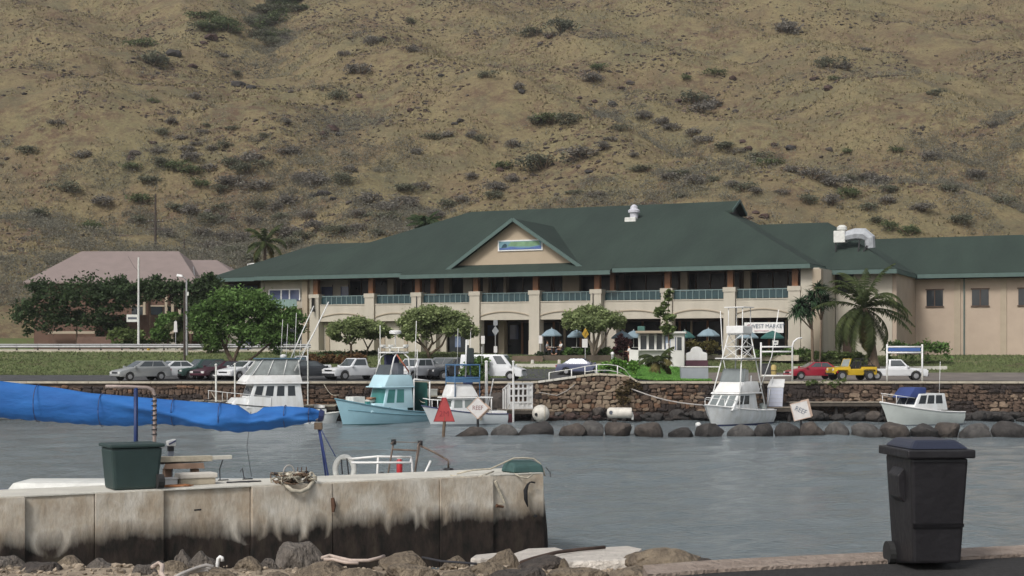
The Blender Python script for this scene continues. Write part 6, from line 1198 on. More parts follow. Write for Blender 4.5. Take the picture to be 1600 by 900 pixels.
def frame(name, label, D, lines, r=.075, cat='frame'):
    X0 = PX(lines[0][0][0], D); t = thing(name, label, cat, (X0, D, 0))
    for nm, *pts in [(('rail' if abs(l[0][1] - l[-1][1]) < 6 else 'post'), *l) for l in lines]: MB().tube([(PX(x, D) - X0, 0, PZ(y, D)) for x, y in pts], r, 6).build(nm, WHITE, t, smooth='all')
    return t
frame('gate_frame', 'white pipe gate frame with a curved arm beside the red sedan', 119.9, [[(1189, 535), (1189, 589)], [(1238, 601), (1238, 541), (1240, 534), (1246, 529), (1253, 528)], [(1189, 542), (1238, 542)], [(1189, 549.5), (1238, 549.5)], [(1189, 587), (1238, 587)]])
ns = thing('notice_sign', 'small white notice on top of the white gate frame', 'sign', P(1211.5, 536, 119.9)); MB().prism([(-.2, -.14), (.2, -.14), (.24, .2), (-.24, .2)], -.02, .02).build('sign_board', OFFW, ns); MB().box(-.1, .1, -.03, -.021, -.02, .08).build('emblem', mat('slate_patch', 0), ns); MB().bar((0, .03, -.32), (0, .03, 0), .04).build('bracket', WHITE, ns)
g2 = frame('gate_frame', 'white pipe gate frame with blue canvas in front of the white pickup', 119.9, [[(1386, 538), (1386, 601)], [(1441, 538), (1441, 601)], [(1386, 542), (1441, 542)], [(1386, 551), (1441, 551)]])
MB().box(.1, PX(1440, 119.9) - PX(1386, 119.9) - .1, -.03, .03, PZ(549, 119.9), PZ(543, 119.9)).build('canvas', mat('mid_blue_canvas', (.05, .11, .3), .8, .1, 2), g2)
def post(label, x, y0, y1, D, r=.09, m=WHITE, brace=None, cap=True):
    t = thing('mooring_post', label, 'post', (PX(x, D), D, 0)); z1, z0 = PZ(y0, D), PZ(y1, D); MB().cyl((0, 0, min(z0, -.5)), (0, 0, z1), r, n=8).build('shaft', m, t, smooth=True)
    if cap: MB().lathe([(r + .03, 0), (r + .03, .08), (.02, .14)], 8, (0, 0, z1)).build('cap', m, t)
    if brace: MB().cyl((PX(brace[0], D) - PX(x, D), 0, PZ(brace[1], D)), (PX(brace[2], D) - PX(x, D), 0, PZ(brace[3], D)), .05, n=6).build('brace', m, t)
post('tall white mooring post with slanting brace beside the cabin boat', 760, 566, 640, 114.5, .11, WHITE, (762, 636, 771, 592)); post('tall white mooring post in front of the lattice gangway', 802, 566, 634, 115.5, .075)
post('white mooring post with round bracket at the sport boat bow', 337.5, 571, 632, 112.5, .07, OFFW, (337.5, 588, 333, 586)); post('white mooring post beside the sport boat windscreen', 367, 570, 614, 115.5, .06, OFFW); post('thin white mooring post rising behind the sport boat', 481, 545, 590, 118.7, .05, OFFW); post('slim white pole behind the umbrella tree row', 594, 508, 560, 119.2, .04, OFFW, cap=False)
def lattice():
    D = 117.0; X = PX(815, D); t = thing('lattice_gangway', 'white gangway house with small square openings under the ramp wall', 'gangway', (X, D, .95), R(22)); m = WHITE; a, b, h = -1.0, .85, 1.95
    for x in np.linspace(a, b, 6): MB().box(x - .06, x + .06, -.05, .05, 0, h).build('stile', m, t)
    for z in (0.03, .45, .95, 1.5, h - .08): MB().box(a, b, -.07, -.051, z, z + .13).build('rail_board', m, t)
    MB().box(a, a + .75, -.045, -.02, .02, .42).build('panel', m, t); MB().box(a + .05, b, .02, .04, 0.0, .5).build('panel', m, t); MB().box(b - .42, b, .02, .045, .5, h).build('panel', m, t)
    for y in (.35, .8, 1.25): MB().box(a - .05, a + .05, y - .05, y + .05, 0, h - y * .35).build('stile', m, t)
    MB().bar((a, 0, h - .02), (a, 1.35, h - .5), .1, .1).build('top_rail', m, t); MB().box(a - .1, b + .1, -.12, .2, h + .002, h + .06).build('roof_board', m, t)
lattice()

# ------------------------------------------------------------ lawn, kiosk and patio things
def kiosk():
    D = 137.5; X0 = PX(1027, D); z0 = gz(X0, D) - .05; t = thing('kiosk', 'small white flat-roofed kiosk with dark serving windows on the lawn', 'kiosk', (X0, D, z0), R(-8)); q = lambda x: PX(x, D) - X0; zz = lambda y: PZ(y, D) - z0
    KW = mat('kiosk_white', (.62, .61, .57), .8, .08, 1.0); MB().box(q(998), q(1044), 0, 2.2, -.4, zz(546)).build('counter_wall', KW, t); MB().box(q(1048), q(1069), -.3, 2.2, -.4, zz(521)).build('end_wall', KW, t); MB().box(q(998), q(1048), 2.0, 2.3, -.4, zz(521)).build('back_wall', KW, t)
    for x in (999, 1012, 1024, 1036, 1046): MB().box(q(x) - .1, q(x) + .1, .05, .25, zz(546), zz(522)).build('window_post', KW, t)
    MB().box(q(999), q(1046), .3, .36, zz(546), zz(524)).build('serving_window', CGLASS, t); w_ = MB().box(q(1058), q(1065), -.33, -.301, zz(547), zz(527)).build('narrow_window', CGLASS, t); MB().box(q(1055), q(1056.5), -.33, -.301, zz(547), zz(527)).build('window_frame', BGLASS, w_)
    MB().box(q(1040), q(1048), -.28, -.02, zz(548), zz(526)).build('notice_board', mat('notice_blue', (.25, .3, .38), .6, .3, 3), t); MB().box(q(1041), q(1047), -.3, -.281, zz(545), zz(536)).build('notice_sheet', WHITE, t)
    MB().box(q(994), q(1050), -.9, 2.5, zz(521), zz(517)).build('roof', mat('kiosk_roof_tan', (.34, .28, .21), .8, .1, 1), t, bevel=.04); MB().box(q(1047), q(1072), -.6, 2.5, zz(521) + .003, zz(518)).build('end_roof', KW, t); MB().box(q(996), q(1007), .1, 1.2, zz(517) + .003, zz(509.5)).build('roof_box', mat('roof_box_green', (.05, .13, .11), .6, .15, 2), t, bevel=.04)
    MB().hexa([(q(983), .2, -.4), (q(998), -.4, -.4), (q(998), -.2, -.4), (q(983), .4, -.4), (q(983), .2, zz(546)), (q(998), -.4, zz(547)), (q(998), -.2, zz(547)), (q(983), .4, zz(546))]).build('low_wall', KW, t)
    b = MB(); b.box(q(998), q(1046), -.45, -.05, zz(546) - .09, zz(546)); b.build('counter', KW, t)
kiosk()
def curved_sign():
    D = 137.2; X0 = PX(1088.5, D); z0 = gz(X0, D); t = thing('entrance_sign', 'white arched-top sign wall on a maroon base beside the kiosk', 'sign', (X0, D, z0)); q = lambda x: PX(x, D) - X0; zz = lambda y: PZ(y, D) - z0
    top = [(1105, 563), (1105, 552), (1100, 550)] + [(1088.5 + 9.5 * math.cos(a), 549.5 - 8 * math.sin(a)) for a in [math.pi * i / 10 for i in range(11)]] + [(1077, 550), (1072, 552), (1072, 563)]
    MB().prism([(q(x), zz(y)) for x, y in top], 0, .3).build('sign_panel', WHITE, t, bevel=.03); MB().box(q(1071), q(1106), -.05, .35, -.3, zz(563)).build('base', mat('maroon_base', (.10, .045, .06), .9, .2, 2), t)
curved_sign()
ub = thing('utility_cabinet', 'pale grey concrete cabinet with white cap at the lawn edge', 'cabinet', (PX(1086, 121.3), 121.3, gz(PX(1086, 121.3), 121.3))); MB().hexa([(-1.05, 0, -.2), (1.05, 0, -.2), (1.05, 1, -.2), (-1.05, 1, -.2), (-1.1, 0, 1.08), (1.05, 0, 1.08), (1.05, 1, 1.08), (-1.1, 1, 1.08)]).build('cabinet_body', mat('blue_grey_block', (.27, .29, .31), .85, .12, 1), ub, bevel=.02); MB().box(-1.12, 1.9, -.05, 1.05, 1.083, 1.16).build('cap', OFFW, ub)
def parasol(label, x, y, wpx, D, m):
    X0 = PX(x, D); z0 = 5.02; t = thing('patio_parasol', label, 'parasol', (X0, D, z0), random.random(), 'parasols on the patio'); r = wpx * D / FPX / 2; zt = PZ(y, D) - z0; n = 8; b = MB(); ring = lambda rr, z: [(rr * math.cos(2 * math.pi * i / n), rr * math.sin(2 * math.pi * i / n), z) for i in range(n)]
    A, Bq, C = ring(r, zt - .62), ring(r * .5, zt - .2), ring(r, zt - .74)
    vs = A + Bq + [(0, 0, zt)] + C; fs = [(i, (i + 1) % n, n + (i + 1) % n, n + i) for i in range(n)] + [(n + i, n + (i + 1) % n, 2 * n) for i in range(n)] + [(i, 2 * n + 1 + i, 2 * n + 1 + (i + 1) % n, (i + 1) % n) for i in range(n)]
    b.add(vs, fs).build('canopy', m, t); MB().cyl((0, 0, 0), (0, 0, zt + .1), .03, n=8).build('pole', OFFW, t)
    for i in range(n): a = 2 * math.pi * i / n; MB().bar((0, 0, zt - .05), (r * .97 * math.cos(a), r * .97 * math.sin(a), zt - .66), .025).build('rib', WOOD, t)
    tb = thing('patio_table', label.replace('parasol', 'parasol table').replace(' over', ' in'), 'table', (X0, D, z0), 0, 'tables under the parasols'); MB().cyl((0, 0, .7), (0, 0, .74), .5, n=16).build('table_top', OFFW, tb); MB().lathe([(.3, 0), (.3, .03), (.05, .06), (.05, .695)], 12).build('pedestal', BLACK, tb)
BU, GU = mat('blue_grey_canvas', (.20, .27, .31), .85, .1, 2), mat('dark_green_canvas', (.03, .10, .09), .85, .15, 2)
for i, (x, y, w_, D, m, lab) in enumerate([(862, 513, 33, 143, BU, 'pale blue parasol beside the bare patio pillar'), (901, 515, 30, 144, BU, 'blue-grey parasol next to the yellow road sign'), (972, 517, 34, 143, BU, 'blue-grey parasol behind the umbrella tree'), (990, 516, 30, 145.5, BU, 'parasol hidden behind the kiosk roof box'),
        (1070, 516, 34, 142.5, GU, 'green-blue parasol behind the kiosk end wall'), (1107, 513, 36, 141.6, BU, 'pale blue parasol between kiosk and tower boat'), (1168, 516, 36, 140.4, BU, 'blue parasol under the market banner logo'), (1207, 516.5, 38, 140.2, GU, 'dark green parasol under the market banner')]): parasol(lab, x, y, w_, D, m)

# people at the patio (small in the photo): one skinned body each, clothing and hair as children
SKIN = mat('skin', (.36, .2, .13), .6, .1, 3)
def skin_mesh(name, verts, edges, radii, m, parent, sub=1):
    me = bpy.data.meshes.new(name); me.from_pydata(verts, edges, []); me.materials.append(m); o = me_obj(name, me, parent); bm = bmesh.new(); bm.from_mesh(me); ly = bm.verts.layers.skin.verify()
    for i, v in enumerate(bm.verts): v[ly].radius = (radii[i], radii[i]); v[ly].use_root = i == 0
    bm.to_mesh(me); bm.free(); o.modifiers.new('skin', 'SKIN').use_smooth_shade = True; s_ = o.modifiers.new('smooth', 'SUBSURF'); s_.levels = s_.render_levels = sub; return o
def person(label, loc, rz, shirt, sitting=True, trousers=None):
    t = thing('person', label, 'person', loc, rz, None); dz = 0 if sitting else .4; hz = .52 + dz
    kn = lambda s: (.44, s * .12, hz + .02) if sitting else (.03, s * .1, .5); an = lambda s: (.46, s * .12, .09) if sitting else (-.02, s * .1, .09); to = lambda s: (.62 if sitting else .16, s * .13, .04)
    v = [(0, 0, hz), (0, 0, hz + .25), (.01, 0, hz + .48), (.02, 0, hz + .57), (.03, 0, hz + .66), (.045, 0, hz + .76)]; e = [(0, 1), (1, 2), (2, 3), (3, 4), (4, 5)]; r = [.14, .13, .12, .055, .085, .075]
    for s in (-1, 1):
        n = len(v); v += [(0.01, s * .19, hz + .47), (.08, s * .23, hz + .22), (.3, s * .15, hz + .24), (.38, s * .12, hz + .25)]; r += [.06, .045, .036, .03]; e += [(2, n), (n, n + 1), (n + 1, n + 2), (n + 2, n + 3)]
        n = len(v); v += [(.02, s * .1, hz - .03), kn(s), an(s), to(s)]; r += [.095, .065, .045, .035]; e += [(0, n), (n, n + 1), (n + 1, n + 2), (n + 2, n + 3)]
    skin_mesh('body', v, e, r, SKIN, t)
    cv = [v[0], v[1], v[2], (.015, 0, hz + .52), v[6], v[7], v[14], v[15]]; cv[0] = (0, 0, hz + .04); skin_mesh('shirt', cv, [(0, 1), (1, 2), (2, 3), (2, 4), (4, 5), (2, 6), (6, 7)], [.155, .148, .14, .07, .075, .06, .075, .06], shirt, t)
    lv = [(0, 0, hz), v[10], kn(1), an(1), v[18], kn(-1), an(-1)]; lv[3] = (lv[3][0], lv[3][1], .16); lv[6] = (lv[6][0], lv[6][1], .16); skin_mesh('trousers', lv, [(0, 1), (1, 2), (2, 3), (0, 4), (4, 5), (5, 6)], [.15, .11, .08, .06, .11, .08, .06], trousers or mat('dark_trousers', (.04, .045, .06), .9, .2, 4), t)
    b = bmesh.new(); bmesh.ops.create_uvsphere(b, u_segments=12, v_segments=8, radius=1); me = bpy.data.meshes.new('hair')
    for q in b.verts: q.co = Vector((q.co.x * .1 - .015 + .035, q.co.y * .095, max(q.co.z, -.35) * .1 + hz + .755))
    b.to_mesh(me); b.free(); me.materials.append(mat('dark_hair', (.03, .02, .015), .8, .2, 5)); me_obj('hair', me, t)
    if sitting:
        c = thing('patio_chair', 'dark patio chair under the ' + label.split(' sitting')[0], 'chair', loc, rz); MB().box(-.22, .22, -.22, .22, .36, .40).build('seat', BLACK, c); MB().box(-.26, -.21, -.22, .22, .42, .9).build('backrest', BLACK, c)
        for x in (-.2, .2):
            for y in (-.2, .2): MB().bar((x, y, 0), (x, y, .36), .04).build('leg', BLACK, c)
person('person in a white shirt sitting under the pale blue parasol', (PX(876.5, 142.4), 142.4, 5.02), R(200), WHITE); person('person in a grey shirt sitting beside the bare patio pillar', (PX(855, 142.6), 142.6, 5.02), R(-20), mat('grey_shirt', (.3, .31, .33), .9, .1, 4)); person('person in a white top standing at the low kiosk wall', (PX(983, 138.6), 138.6, gz(PX(983, 138.6), 138.6) + .05), R(190), WHITE, False, mat('maroon_skirt', (.09, .03, .03), .9, .2, 4))

# ------------------------------------------------------------ roadside: poles, signs, rails
GALV = mat('galvanised', (.34, .34, .34), .5, .15, 3, metal=.3); OLDW = mat('utility_wood', (.055, .042, .035), .9, .25, 3)
def pole(name, label, cat, x, y0, y1, D, r0, r1, m, z=None): X0 = PX(x, D); z0 = gz(X0, D) if z is None else z; t = thing(name, label, cat, (X0, D, z0)); MB().cyl((0, 0, -.3), (0, 0, PZ(y0, D) - z0), r0, r1, 10).build('pole', m, t, smooth=True); return t, (lambda x_, y_, d=0: (PX(x_, D) - X0, d, PZ(y_, D) - z0))
t, q = pole('street_lamp', 'grey street lamp with a pale lamp head beside the big dark tree', 'street lamp', 291.5, 438, 560, 142.5, .13, .08, GALV); T(t, 'lamp_arm', GALV, [q(291.5, 438), q(288, 434), q(282, 431)], r=.05); MB().hexa([q(276, 432, -.2), q(286, 433, -.2), q(286, 433, .2), q(276, 432, .2), q(277, 428, -.15), q(285, 429.5, -.15), q(285, 429.5, .15), q(277, 428, .15)]).build('lamp_head', WHITE, t, bevel=.04); MB().obox(q(293.5, 459), (.16, .16, .35)).build('junction_box', OFFW, t)
t, q = pole('utility_pole', 'dark timber pole standing close against the street lamp', 'pole', 288.3, 455, 578, 133.5, .11, .09, OLDW); MB().lathe([(.1, 0), (.02, .08)], 8, q(288.3, 455)).build('pole_cap', OLDW, t)
t, q = pole('flag_pole', 'tall white pole carrying a small side board by the road', 'pole', 216.5, 402, 548, 146.2, .12, .08, OFFW); s_ = MB().box(q(198, 0)[0], q(215, 0)[0], -.06, .0, q(0, 503)[2], q(0, 491.5)[2]).build('side_board', OFFW, t); MB().box(q(200, 0)[0], q(214, 0)[0], -.07, -.061, q(0, 499)[2], q(0, 495.5)[2]).build('grey_print', mat('slate_patch', 0), s_); T(t, 'halyard', DROPE, [q(200, 400), q(209, 416), q(216, 424)], r=.012)
t, q = pole('road_sign', 'tall narrow white road sign on a post above the guard rail', 'sign', 274.5, 500, 548, 146.2, .04, .04, GALV); MB().prism([(q(271.5, 0)[0], q(0, 519)[2]), (q(277.5, 0)[0], q(0, 519)[2]), (q(276.5, 0)[0], q(0, 502)[2]), (q(272.5, 0)[0], q(0, 502)[2])], -.07, -.045).build('sign_board', SGN, t)
YL = mat('road_sign_yellow', (.40, .24, .02), .6, .2, 4)
t, q = pole('road_sign', 'yellow road sign above a white plate before the umbrella tree', 'sign', 914.5, 512, 560, 139.2, .045, .045, GALV); MB().prism([(q(909, 0)[0], q(0, 522)[2]), (q(914.5, 0)[0], q(0, 529)[2]), (q(920, 0)[0], q(0, 522)[2]), (q(914.5, 0)[0], q(0, 512)[2])], -.09, -.06).build('sign_board', YL, t); MB().bar(q(913, 525, -.1), q(916.5, 517, -.1), .1, .012).build('arrow', BLACK, t); MB().box(q(909.5, 0)[0], q(918, 0)[0], -.09, -.06, q(0, 543)[2], q(0, 529.5)[2]).build('plate', SGN, t)
t, q = pole('road_sign', 'grey back of a diamond road sign on a post above the white van', 'sign', 774, 500, 556, 138.5, .045, .045, GALV); GB = mat('sign_back_grey', (.24, .25, .26), .5, .1, 3); MB().prism([(q(768.5, 0)[0], q(0, 517)[2]), (q(774, 0)[0], q(0, 525)[2]), (q(779.5, 0)[0], q(0, 517)[2]), (q(774, 0)[0], q(0, 509)[2])], -.09, -.06).build('sign_board', GB, t); MB().box(q(771, 0)[0], q(777.5, 0)[0], -.09, -.06, q(0, 508.5)[2], q(0, 500)[2]).build('upper_plate', GB, t); MB().box(q(771.5, 0)[0], q(777, 0)[0], -.09, -.06, q(0, 551)[2], q(0, 541)[2]).build('plate', SGN, t)
for x, y0, y1, lab in ((754.5, 524, 538, 'white notice plate on the pillar behind the white van'), (844.5, 525, 536, 'white notice plate on the pillar beside the pale blue parasol')):
    D = bD(x, -1.3); n = thing('notice_sign', lab, 'sign', P(x, (y0 + y1) / 2, D), BA); MB().box(-.2, .2, 0, .04, -.4, .4).build('sign_board', SGN, n, bevel=.01); MB().box(-.03, .03, .041, .09, -2.2, .3).build('post', GALV, n)
hy = thing('fire_hydrant', 'yellow fire hydrant beside the low reddish wall', 'hydrant', (PX(232, 151), 151, gz(PX(232, 151), 151))); HYM = mat('hydrant_yellow', (.45, .28, .03), .5, .15, 4); MB().lathe([(.2, 0), (.2, .06), (.14, .08), (.14, .55), (.19, .57), (.17, .68), (.06, .78)], 12).build('barrel', HYM, hy, smooth=True); MB().cyl((-.26, 0, .45), (.26, 0, .45), .07, n=8).build('outlet', HYM, hy)
yt = thing('yellow_barrel', 'yellow drum standing behind the white gate frame rails', 'barrel', (PX(1209, 133), 133, gz(PX(1209, 133), 133))); MB().lathe([(.2, 0), (.24, .1), (.24, .8), (.15, .95)], 14).build('drum', mat('pale_yellow_drum', (.42, .32, .12), .6, .2, 3), yt, smooth=True); MB().lathe([(.25, .4), (.25, .46)], 14).build('band', BLACK, yt)
db = thing('rubbish_bin', 'dark low bin beside the yellow drum', 'bin', (PX(1197, 133.4), 133.4, gz(PX(1197, 133.4), 133.4))); MB().box(-.55, .45, 0, .8, 0, .9).build('bin_body', mat('dark_bin', (.05, .05, .055), .8, .2, 3), db, bevel=.06); MB().box(-.58, .48, -.04, .84, .903, 1.0).build('lid', mat('dark_bin', 0), db, bevel=.03)
bl = thing('lamp_bollard', 'grey lamp bollard with white globe at the end of the patio', 'bollard lamp', (PX(957, 138.2), 138.2, gz(PX(957, 138.2), 138.2))); MB().cyl((0, 0, -.1), (0, 0, .95), .13, n=10).build('shaft', GALV, bl); b = bmesh.new(); bmesh.ops.create_uvsphere(b, u_segments=12, v_segments=8, radius=.17); me = bpy.data.meshes.new('globe'); b.to_mesh(me); b.free(); me.materials.append(WHITE); me_obj('globe', me, bl, (0, 0, 1.08))
for x, lab in ((832, 'small pale bollard on the kerb opposite the white van'), (874, 'small pale bollard on the kerb behind the slate-blue sedan')): k = thing('kerb_bollard', lab, 'bollard', (PX(x, 137.75), 137.75, gz(PX(x, 137.75), 137.75) + .29)); MB().lathe([(.16, 0), (.15, .25), (.1, .36)], 10).build('shaft', CONCW, k, smooth=True); MB().lathe([(.2, 0), (.2, .04)], 10).build('foot', CONC, k)
# guard rail along the upper road
gr = thing('guard_rail', 'grey steel guard rail along the road above the grass bank', 'guard rail', (0, 146.0, 0)); X0, X1 = PX(-40, 146), PX(500, 146); xs_ = np.arange(X0, X1, 2.0)
for a, b in zip(xs_, xs_[1:]):
    za, zb = gz(a, 146), gz(b, 146); m = MB()
    for h0, h1, d0, d1 in ((.38, .5, 0, -.07), (.5, .6, -.07, 0), (.6, .7, 0, -.07), (.7, .78, -.07, 0)): m.hexa([(a, d0 - .02, za + h0), (b - .02, d0 - .02, zb + h0), (b - .02, d0, zb + h0), (a, d0, za + h0), (a, d1 - .02, za + h1), (b - .02, d1 - .02, zb + h1), (b - .02, d1, zb + h1), (a, d1, za + h1)])
    m.build('rail_beam', GALV, gr); MB().box(a - .07, a + .07, .0, .14, za - .2, za + .8).build('rail_post', OLDW, gr)
rr = thing('ramp_railing', 'thin white pipe railing curving round the lawn corner above the stone wall', 'railing', (PX(900, 119.45), 119.45, 0)); qx = lambda x, y: (PX(x, 119.45) - PX(900, 119.45), (x > 960) * (x - 960) * .02, PZ(y, 119.45))
T(rr, 'hand_rail', OFFW, [qx(*p) for p in ((858, 582), (893, 577), (914, 572.5), (932, 570), (950, 569.5), (965, 571.5), (976, 577), (985, 587))], r=.03); T(rr, 'mid_rail', OFFW, [qx(*p) for p in ((914, 581), (932, 578.5), (950, 578.5), (965, 581), (976, 586))], r=.025)
for x, y0, y1 in ((858, 582, 597), (893, 577, 592), (914, 572.5, 589), (932, 570, 588), (965, 571.5, 588), (985, 587, 596)): T(rr, 'rail_post', WHITE, [qx(x, y0), qx(x, y1)], r=.045)
# utility pole on the hill
p = hill_pt(243, 386); D = p.y; t = thing('utility_pole', 'dark utility pole with two crossarms on the hillside above the pinkish roof', 'utility pole', p); k = lambda x, y: ((x - 243) * D / FPX, 0, PZ(y, D) - p.z); MB().cyl((0, 0, -.3), k(243, 303), .2, .13, 8).build('pole', OLDW, t)
for y in (346, 358): MB().bar(k(229, y), k(257, y), .14).build('crossarm', OLDW, t)
for x in (232, 238, 248, 254): MB().cyl(k(x, 346), k(x, 343), .05, n=6).build('insulator', GALV, t)
for x0, y0, y1, lab in ((288, 374, 396, 'short dark pole among scrub behind the pinkish roof'),): p = hill_pt(x0, y1); t = thing('utility_pole', lab, 'pole', p); MB().cyl((0, 0, -.2), (0, 0, PZ(y0, p.y) - p.z), .12, .1, 7).build('pole', OLDW, t); MB().lathe([(.12, 0), (.03, .1)], 7, (0, 0, PZ(y0, p.y) - p.z)).build('pole_cap', OLDW, t)
# ------------------------------------------------------------ near side: jetty, its clutter, the rocky shore, the quay
def jetty_mat():
    """Concrete, bleached above the tide line and black with growth below it; ragged streaks of rust and wash."""
    m = bpy.data.materials.new('tidal_concrete'); m.use_nodes = True; n, l = m.node_tree.nodes, m.node_tree.links; b = n['Principled BSDF']; b.inputs['Roughness'].default_value = .92; b.inputs['Specular IOR Level'].default_value = .2
    tc = n.new('ShaderNodeTexCoord'); sp = n.new('ShaderNodeSeparateXYZ'); l.new(tc.outputs['Object'], sp.inputs[0])
    def noise(scale, st, det=5):
        mp = n.new('ShaderNodeMapping'); mp.inputs['Scale'].default_value = st; z = n.new('ShaderNodeTexNoise'); z.inputs['Scale'].default_value = scale; z.inputs['Detail'].default_value = det; z.inputs['Roughness'].default_value = .62; l.new(tc.outputs['Object'], mp.inputs[0]); l.new(mp.outputs[0], z.inputs['Vector']); return z.outputs['Fac']
    def math_(op, a, b_=None, c=None):
        k = n.new('ShaderNodeMath'); k.operation = op
        for i, v in enumerate((a, b_, c)):
            if v is None: continue
            if isinstance(v, (int, float)): k.inputs[i].default_value = v
            else: l.new(v, k.inputs[i])
        return k.outputs[0]
    def ramp(f, stops):
        r = n.new('ShaderNodeValToRGB'); el = r.color_ramp.elements
        for i, (p, c) in enumerate(stops): e = el[i] if i < 2 else el.new(p); e.position = p; e.color = (*c, 1) if len(c) == 3 else c
        l.new(f, r.inputs[0]); return r.outputs[0]
    base = ramp(noise(1.1, (1, 1, 1)), [(.3, (.36, .305, .24)), (.5, (.49, .445, .375)), (.7, (.60, .57, .51))])
    dirt = ramp(noise(1.3, (1, 1, .6)), [(.38, (.74, .66, .57)), (.6, (1, 1, 1))]); mx = n.new('ShaderNodeMix'); mx.data_type = 'RGBA'; mx.blend_type = 'MULTIPLY'; mx.inputs[0].default_value = .8; l.new(base, mx.inputs[6]); l.new(dirt, mx.inputs[7])
    dark = ramp(noise(3.5, (1, 1, .5)), [(.35, (.012, .011, .009)), (.55, (.03, .022, .018)), (.75, (.05, .042, .028))])
    edge = math_('ADD', sp.outputs['Z'], math_('MULTIPLY', math_('ADD', noise(.9, (1.1, 1, .4), 6), -.5), .62)); edge = math_('ADD', edge, math_('MULTIPLY', math_('ADD', noise(5.0, (1.3, 1, .3), 4), -.5), .3))
    for cx, cz, rad in ((2.15, 1.28, .36), (3.15, 1.22, .36), (3.8, 1.2, .34), (6.05, 1.1, .4), (6.95, 1.25, .3), (-2.4, 1.25, .36)):   # pale rings scrubbed by tyre fenders
        dx = math_('SUBTRACT', sp.outputs['X'], cx); dz = math_('SUBTRACT', sp.outputs['Z'], cz); d = math_('SQRT', math_('ADD', math_('MULTIPLY', dx, dx), math_('MULTIPLY', math_('MULTIPLY', dz, dz), .55)))
        ring = math_('MULTIPLY', math_('SUBTRACT', 1.0, math_('MINIMUM', math_('DIVIDE', math_('ABSOLUTE', math_('SUBTRACT', d, rad)), .11), 1.0)), math_('MULTIPLY', noise(2.5, (1, 1, .6), 4), .42)); edge = math_('ADD', edge, ring)
    mr = n.new('ShaderNodeMapRange'); mr.inputs['From Min'].default_value = 1.02; mr.inputs['From Max'].default_value = 1.5; l.new(edge, mr.inputs[0])
    m2 = n.new('ShaderNodeMix'); m2.data_type = 'RGBA'; l.new(mr.outputs[0], m2.inputs[0]); l.new(dark, m2.inputs[6]); l.new(mx.outputs[2], m2.inputs[7]); l.new(m2.outputs[2], b.inputs['Base Color'])
    bp = n.new('ShaderNodeBump'); bp.inputs['Strength'].default_value = .55; bp.inputs['Distance'].default_value = .06; l.new(noise(6, (1, 1, .5), 7), bp.inputs['Height']); l.new(bp.outputs[0], b.inputs['Normal']); return m
JA, JB = Vector((PX(250, 34.7), 34.7)), Vector((PX(853, 39.7), 39.7)); JD = (JB - JA).normalized(); JL = (JB - JA).length; JR = math.atan2(JD.y, JD.x); JZ = 2.15
jt = thing('jetty', 'weathered concrete jetty wall, bleached above and black below the tide line', 'jetty', (JA.x, JA.y, 0), JR); JM = jetty_mat()
def jx(px, off=0.0):
    """Local x on the jetty face (off metres behind it) under photo column px."""
    t = (px - 800) / FPX; nx, ny = -JD.y, JD.x; ax, ay = JA.x + nx * off, JA.y + ny * off; return (t * ay - ax) / (JD.x - t * JD.y)
def jz(y, px, off=0.0): u = jx(px, off); D = JA.y + JD.y * u + JD.x * off; return PZ(y, D)
cuts = [jx(-60), jx(40), jx(150), jx(258), jx(395), jx(520), jx(688), jx(771), JL]
for i, (a, b) in enumerate(zip(cuts, cuts[1:])):
    mb = MB(); nx, nz = 14, 12; y0 = (0, .12, .05, .16, 0, .02, -.03, .03)[i]; g = [[(a + .012 + (b - a - .024) * u / nx, y0 + .05 * float(fbm(a + u * .4, k * .3 + i, 3)) + (.1 * (k / nz) if i == 7 else .03 * k / nz), -1 + (JZ + 1) * k / nz) for u in range(nx + 1)] for k in range(nz + 1)]
    vs = [p for r_ in g for p in r_] + [(p[0], 2.0, p[2]) for r_ in (g[0], g[-1]) for p in r_]; w1 = nx + 1; fs = [(k * w1 + u, k * w1 + u + 1, (k + 1) * w1 + u + 1, (k + 1) * w1 + u) for k in range(nz) for u in range(nx)]; tb, bb = nz * w1, (nz + 1) * w1; tt = bb + w1
    fs += [(tb + u, tb + u + 1, tt + u + 1, tt + u) for u in range(nx)] + [(bb + u, bb + u + 1, tt + u + 1, tt + u) for u in range(nx)] + [[k * w1 for k in range(nz, -1, -1)] + [bb, tt], [k * w1 + nx for k in range(nz + 1)] + [tt + nx, bb + nx]]
    mb.add(vs, fs); o = mb.build('wall_panel', JM, jt, smooth=True)
MB().box(cuts[0], JL - .02, .12, 1.9, JZ + .002, JZ + .03).build('top_screed', CONCW, jt)
rj = MB(); rj.tube([(JL - .3, .83, -1), (JL - .32, .83, .6), (JL - .42, .83, JZ - .06), (JL - .45, .83, JZ)], [.78, .74, .68, .6], 24); rj.build('rounded_end', JM, jt, smooth=True)
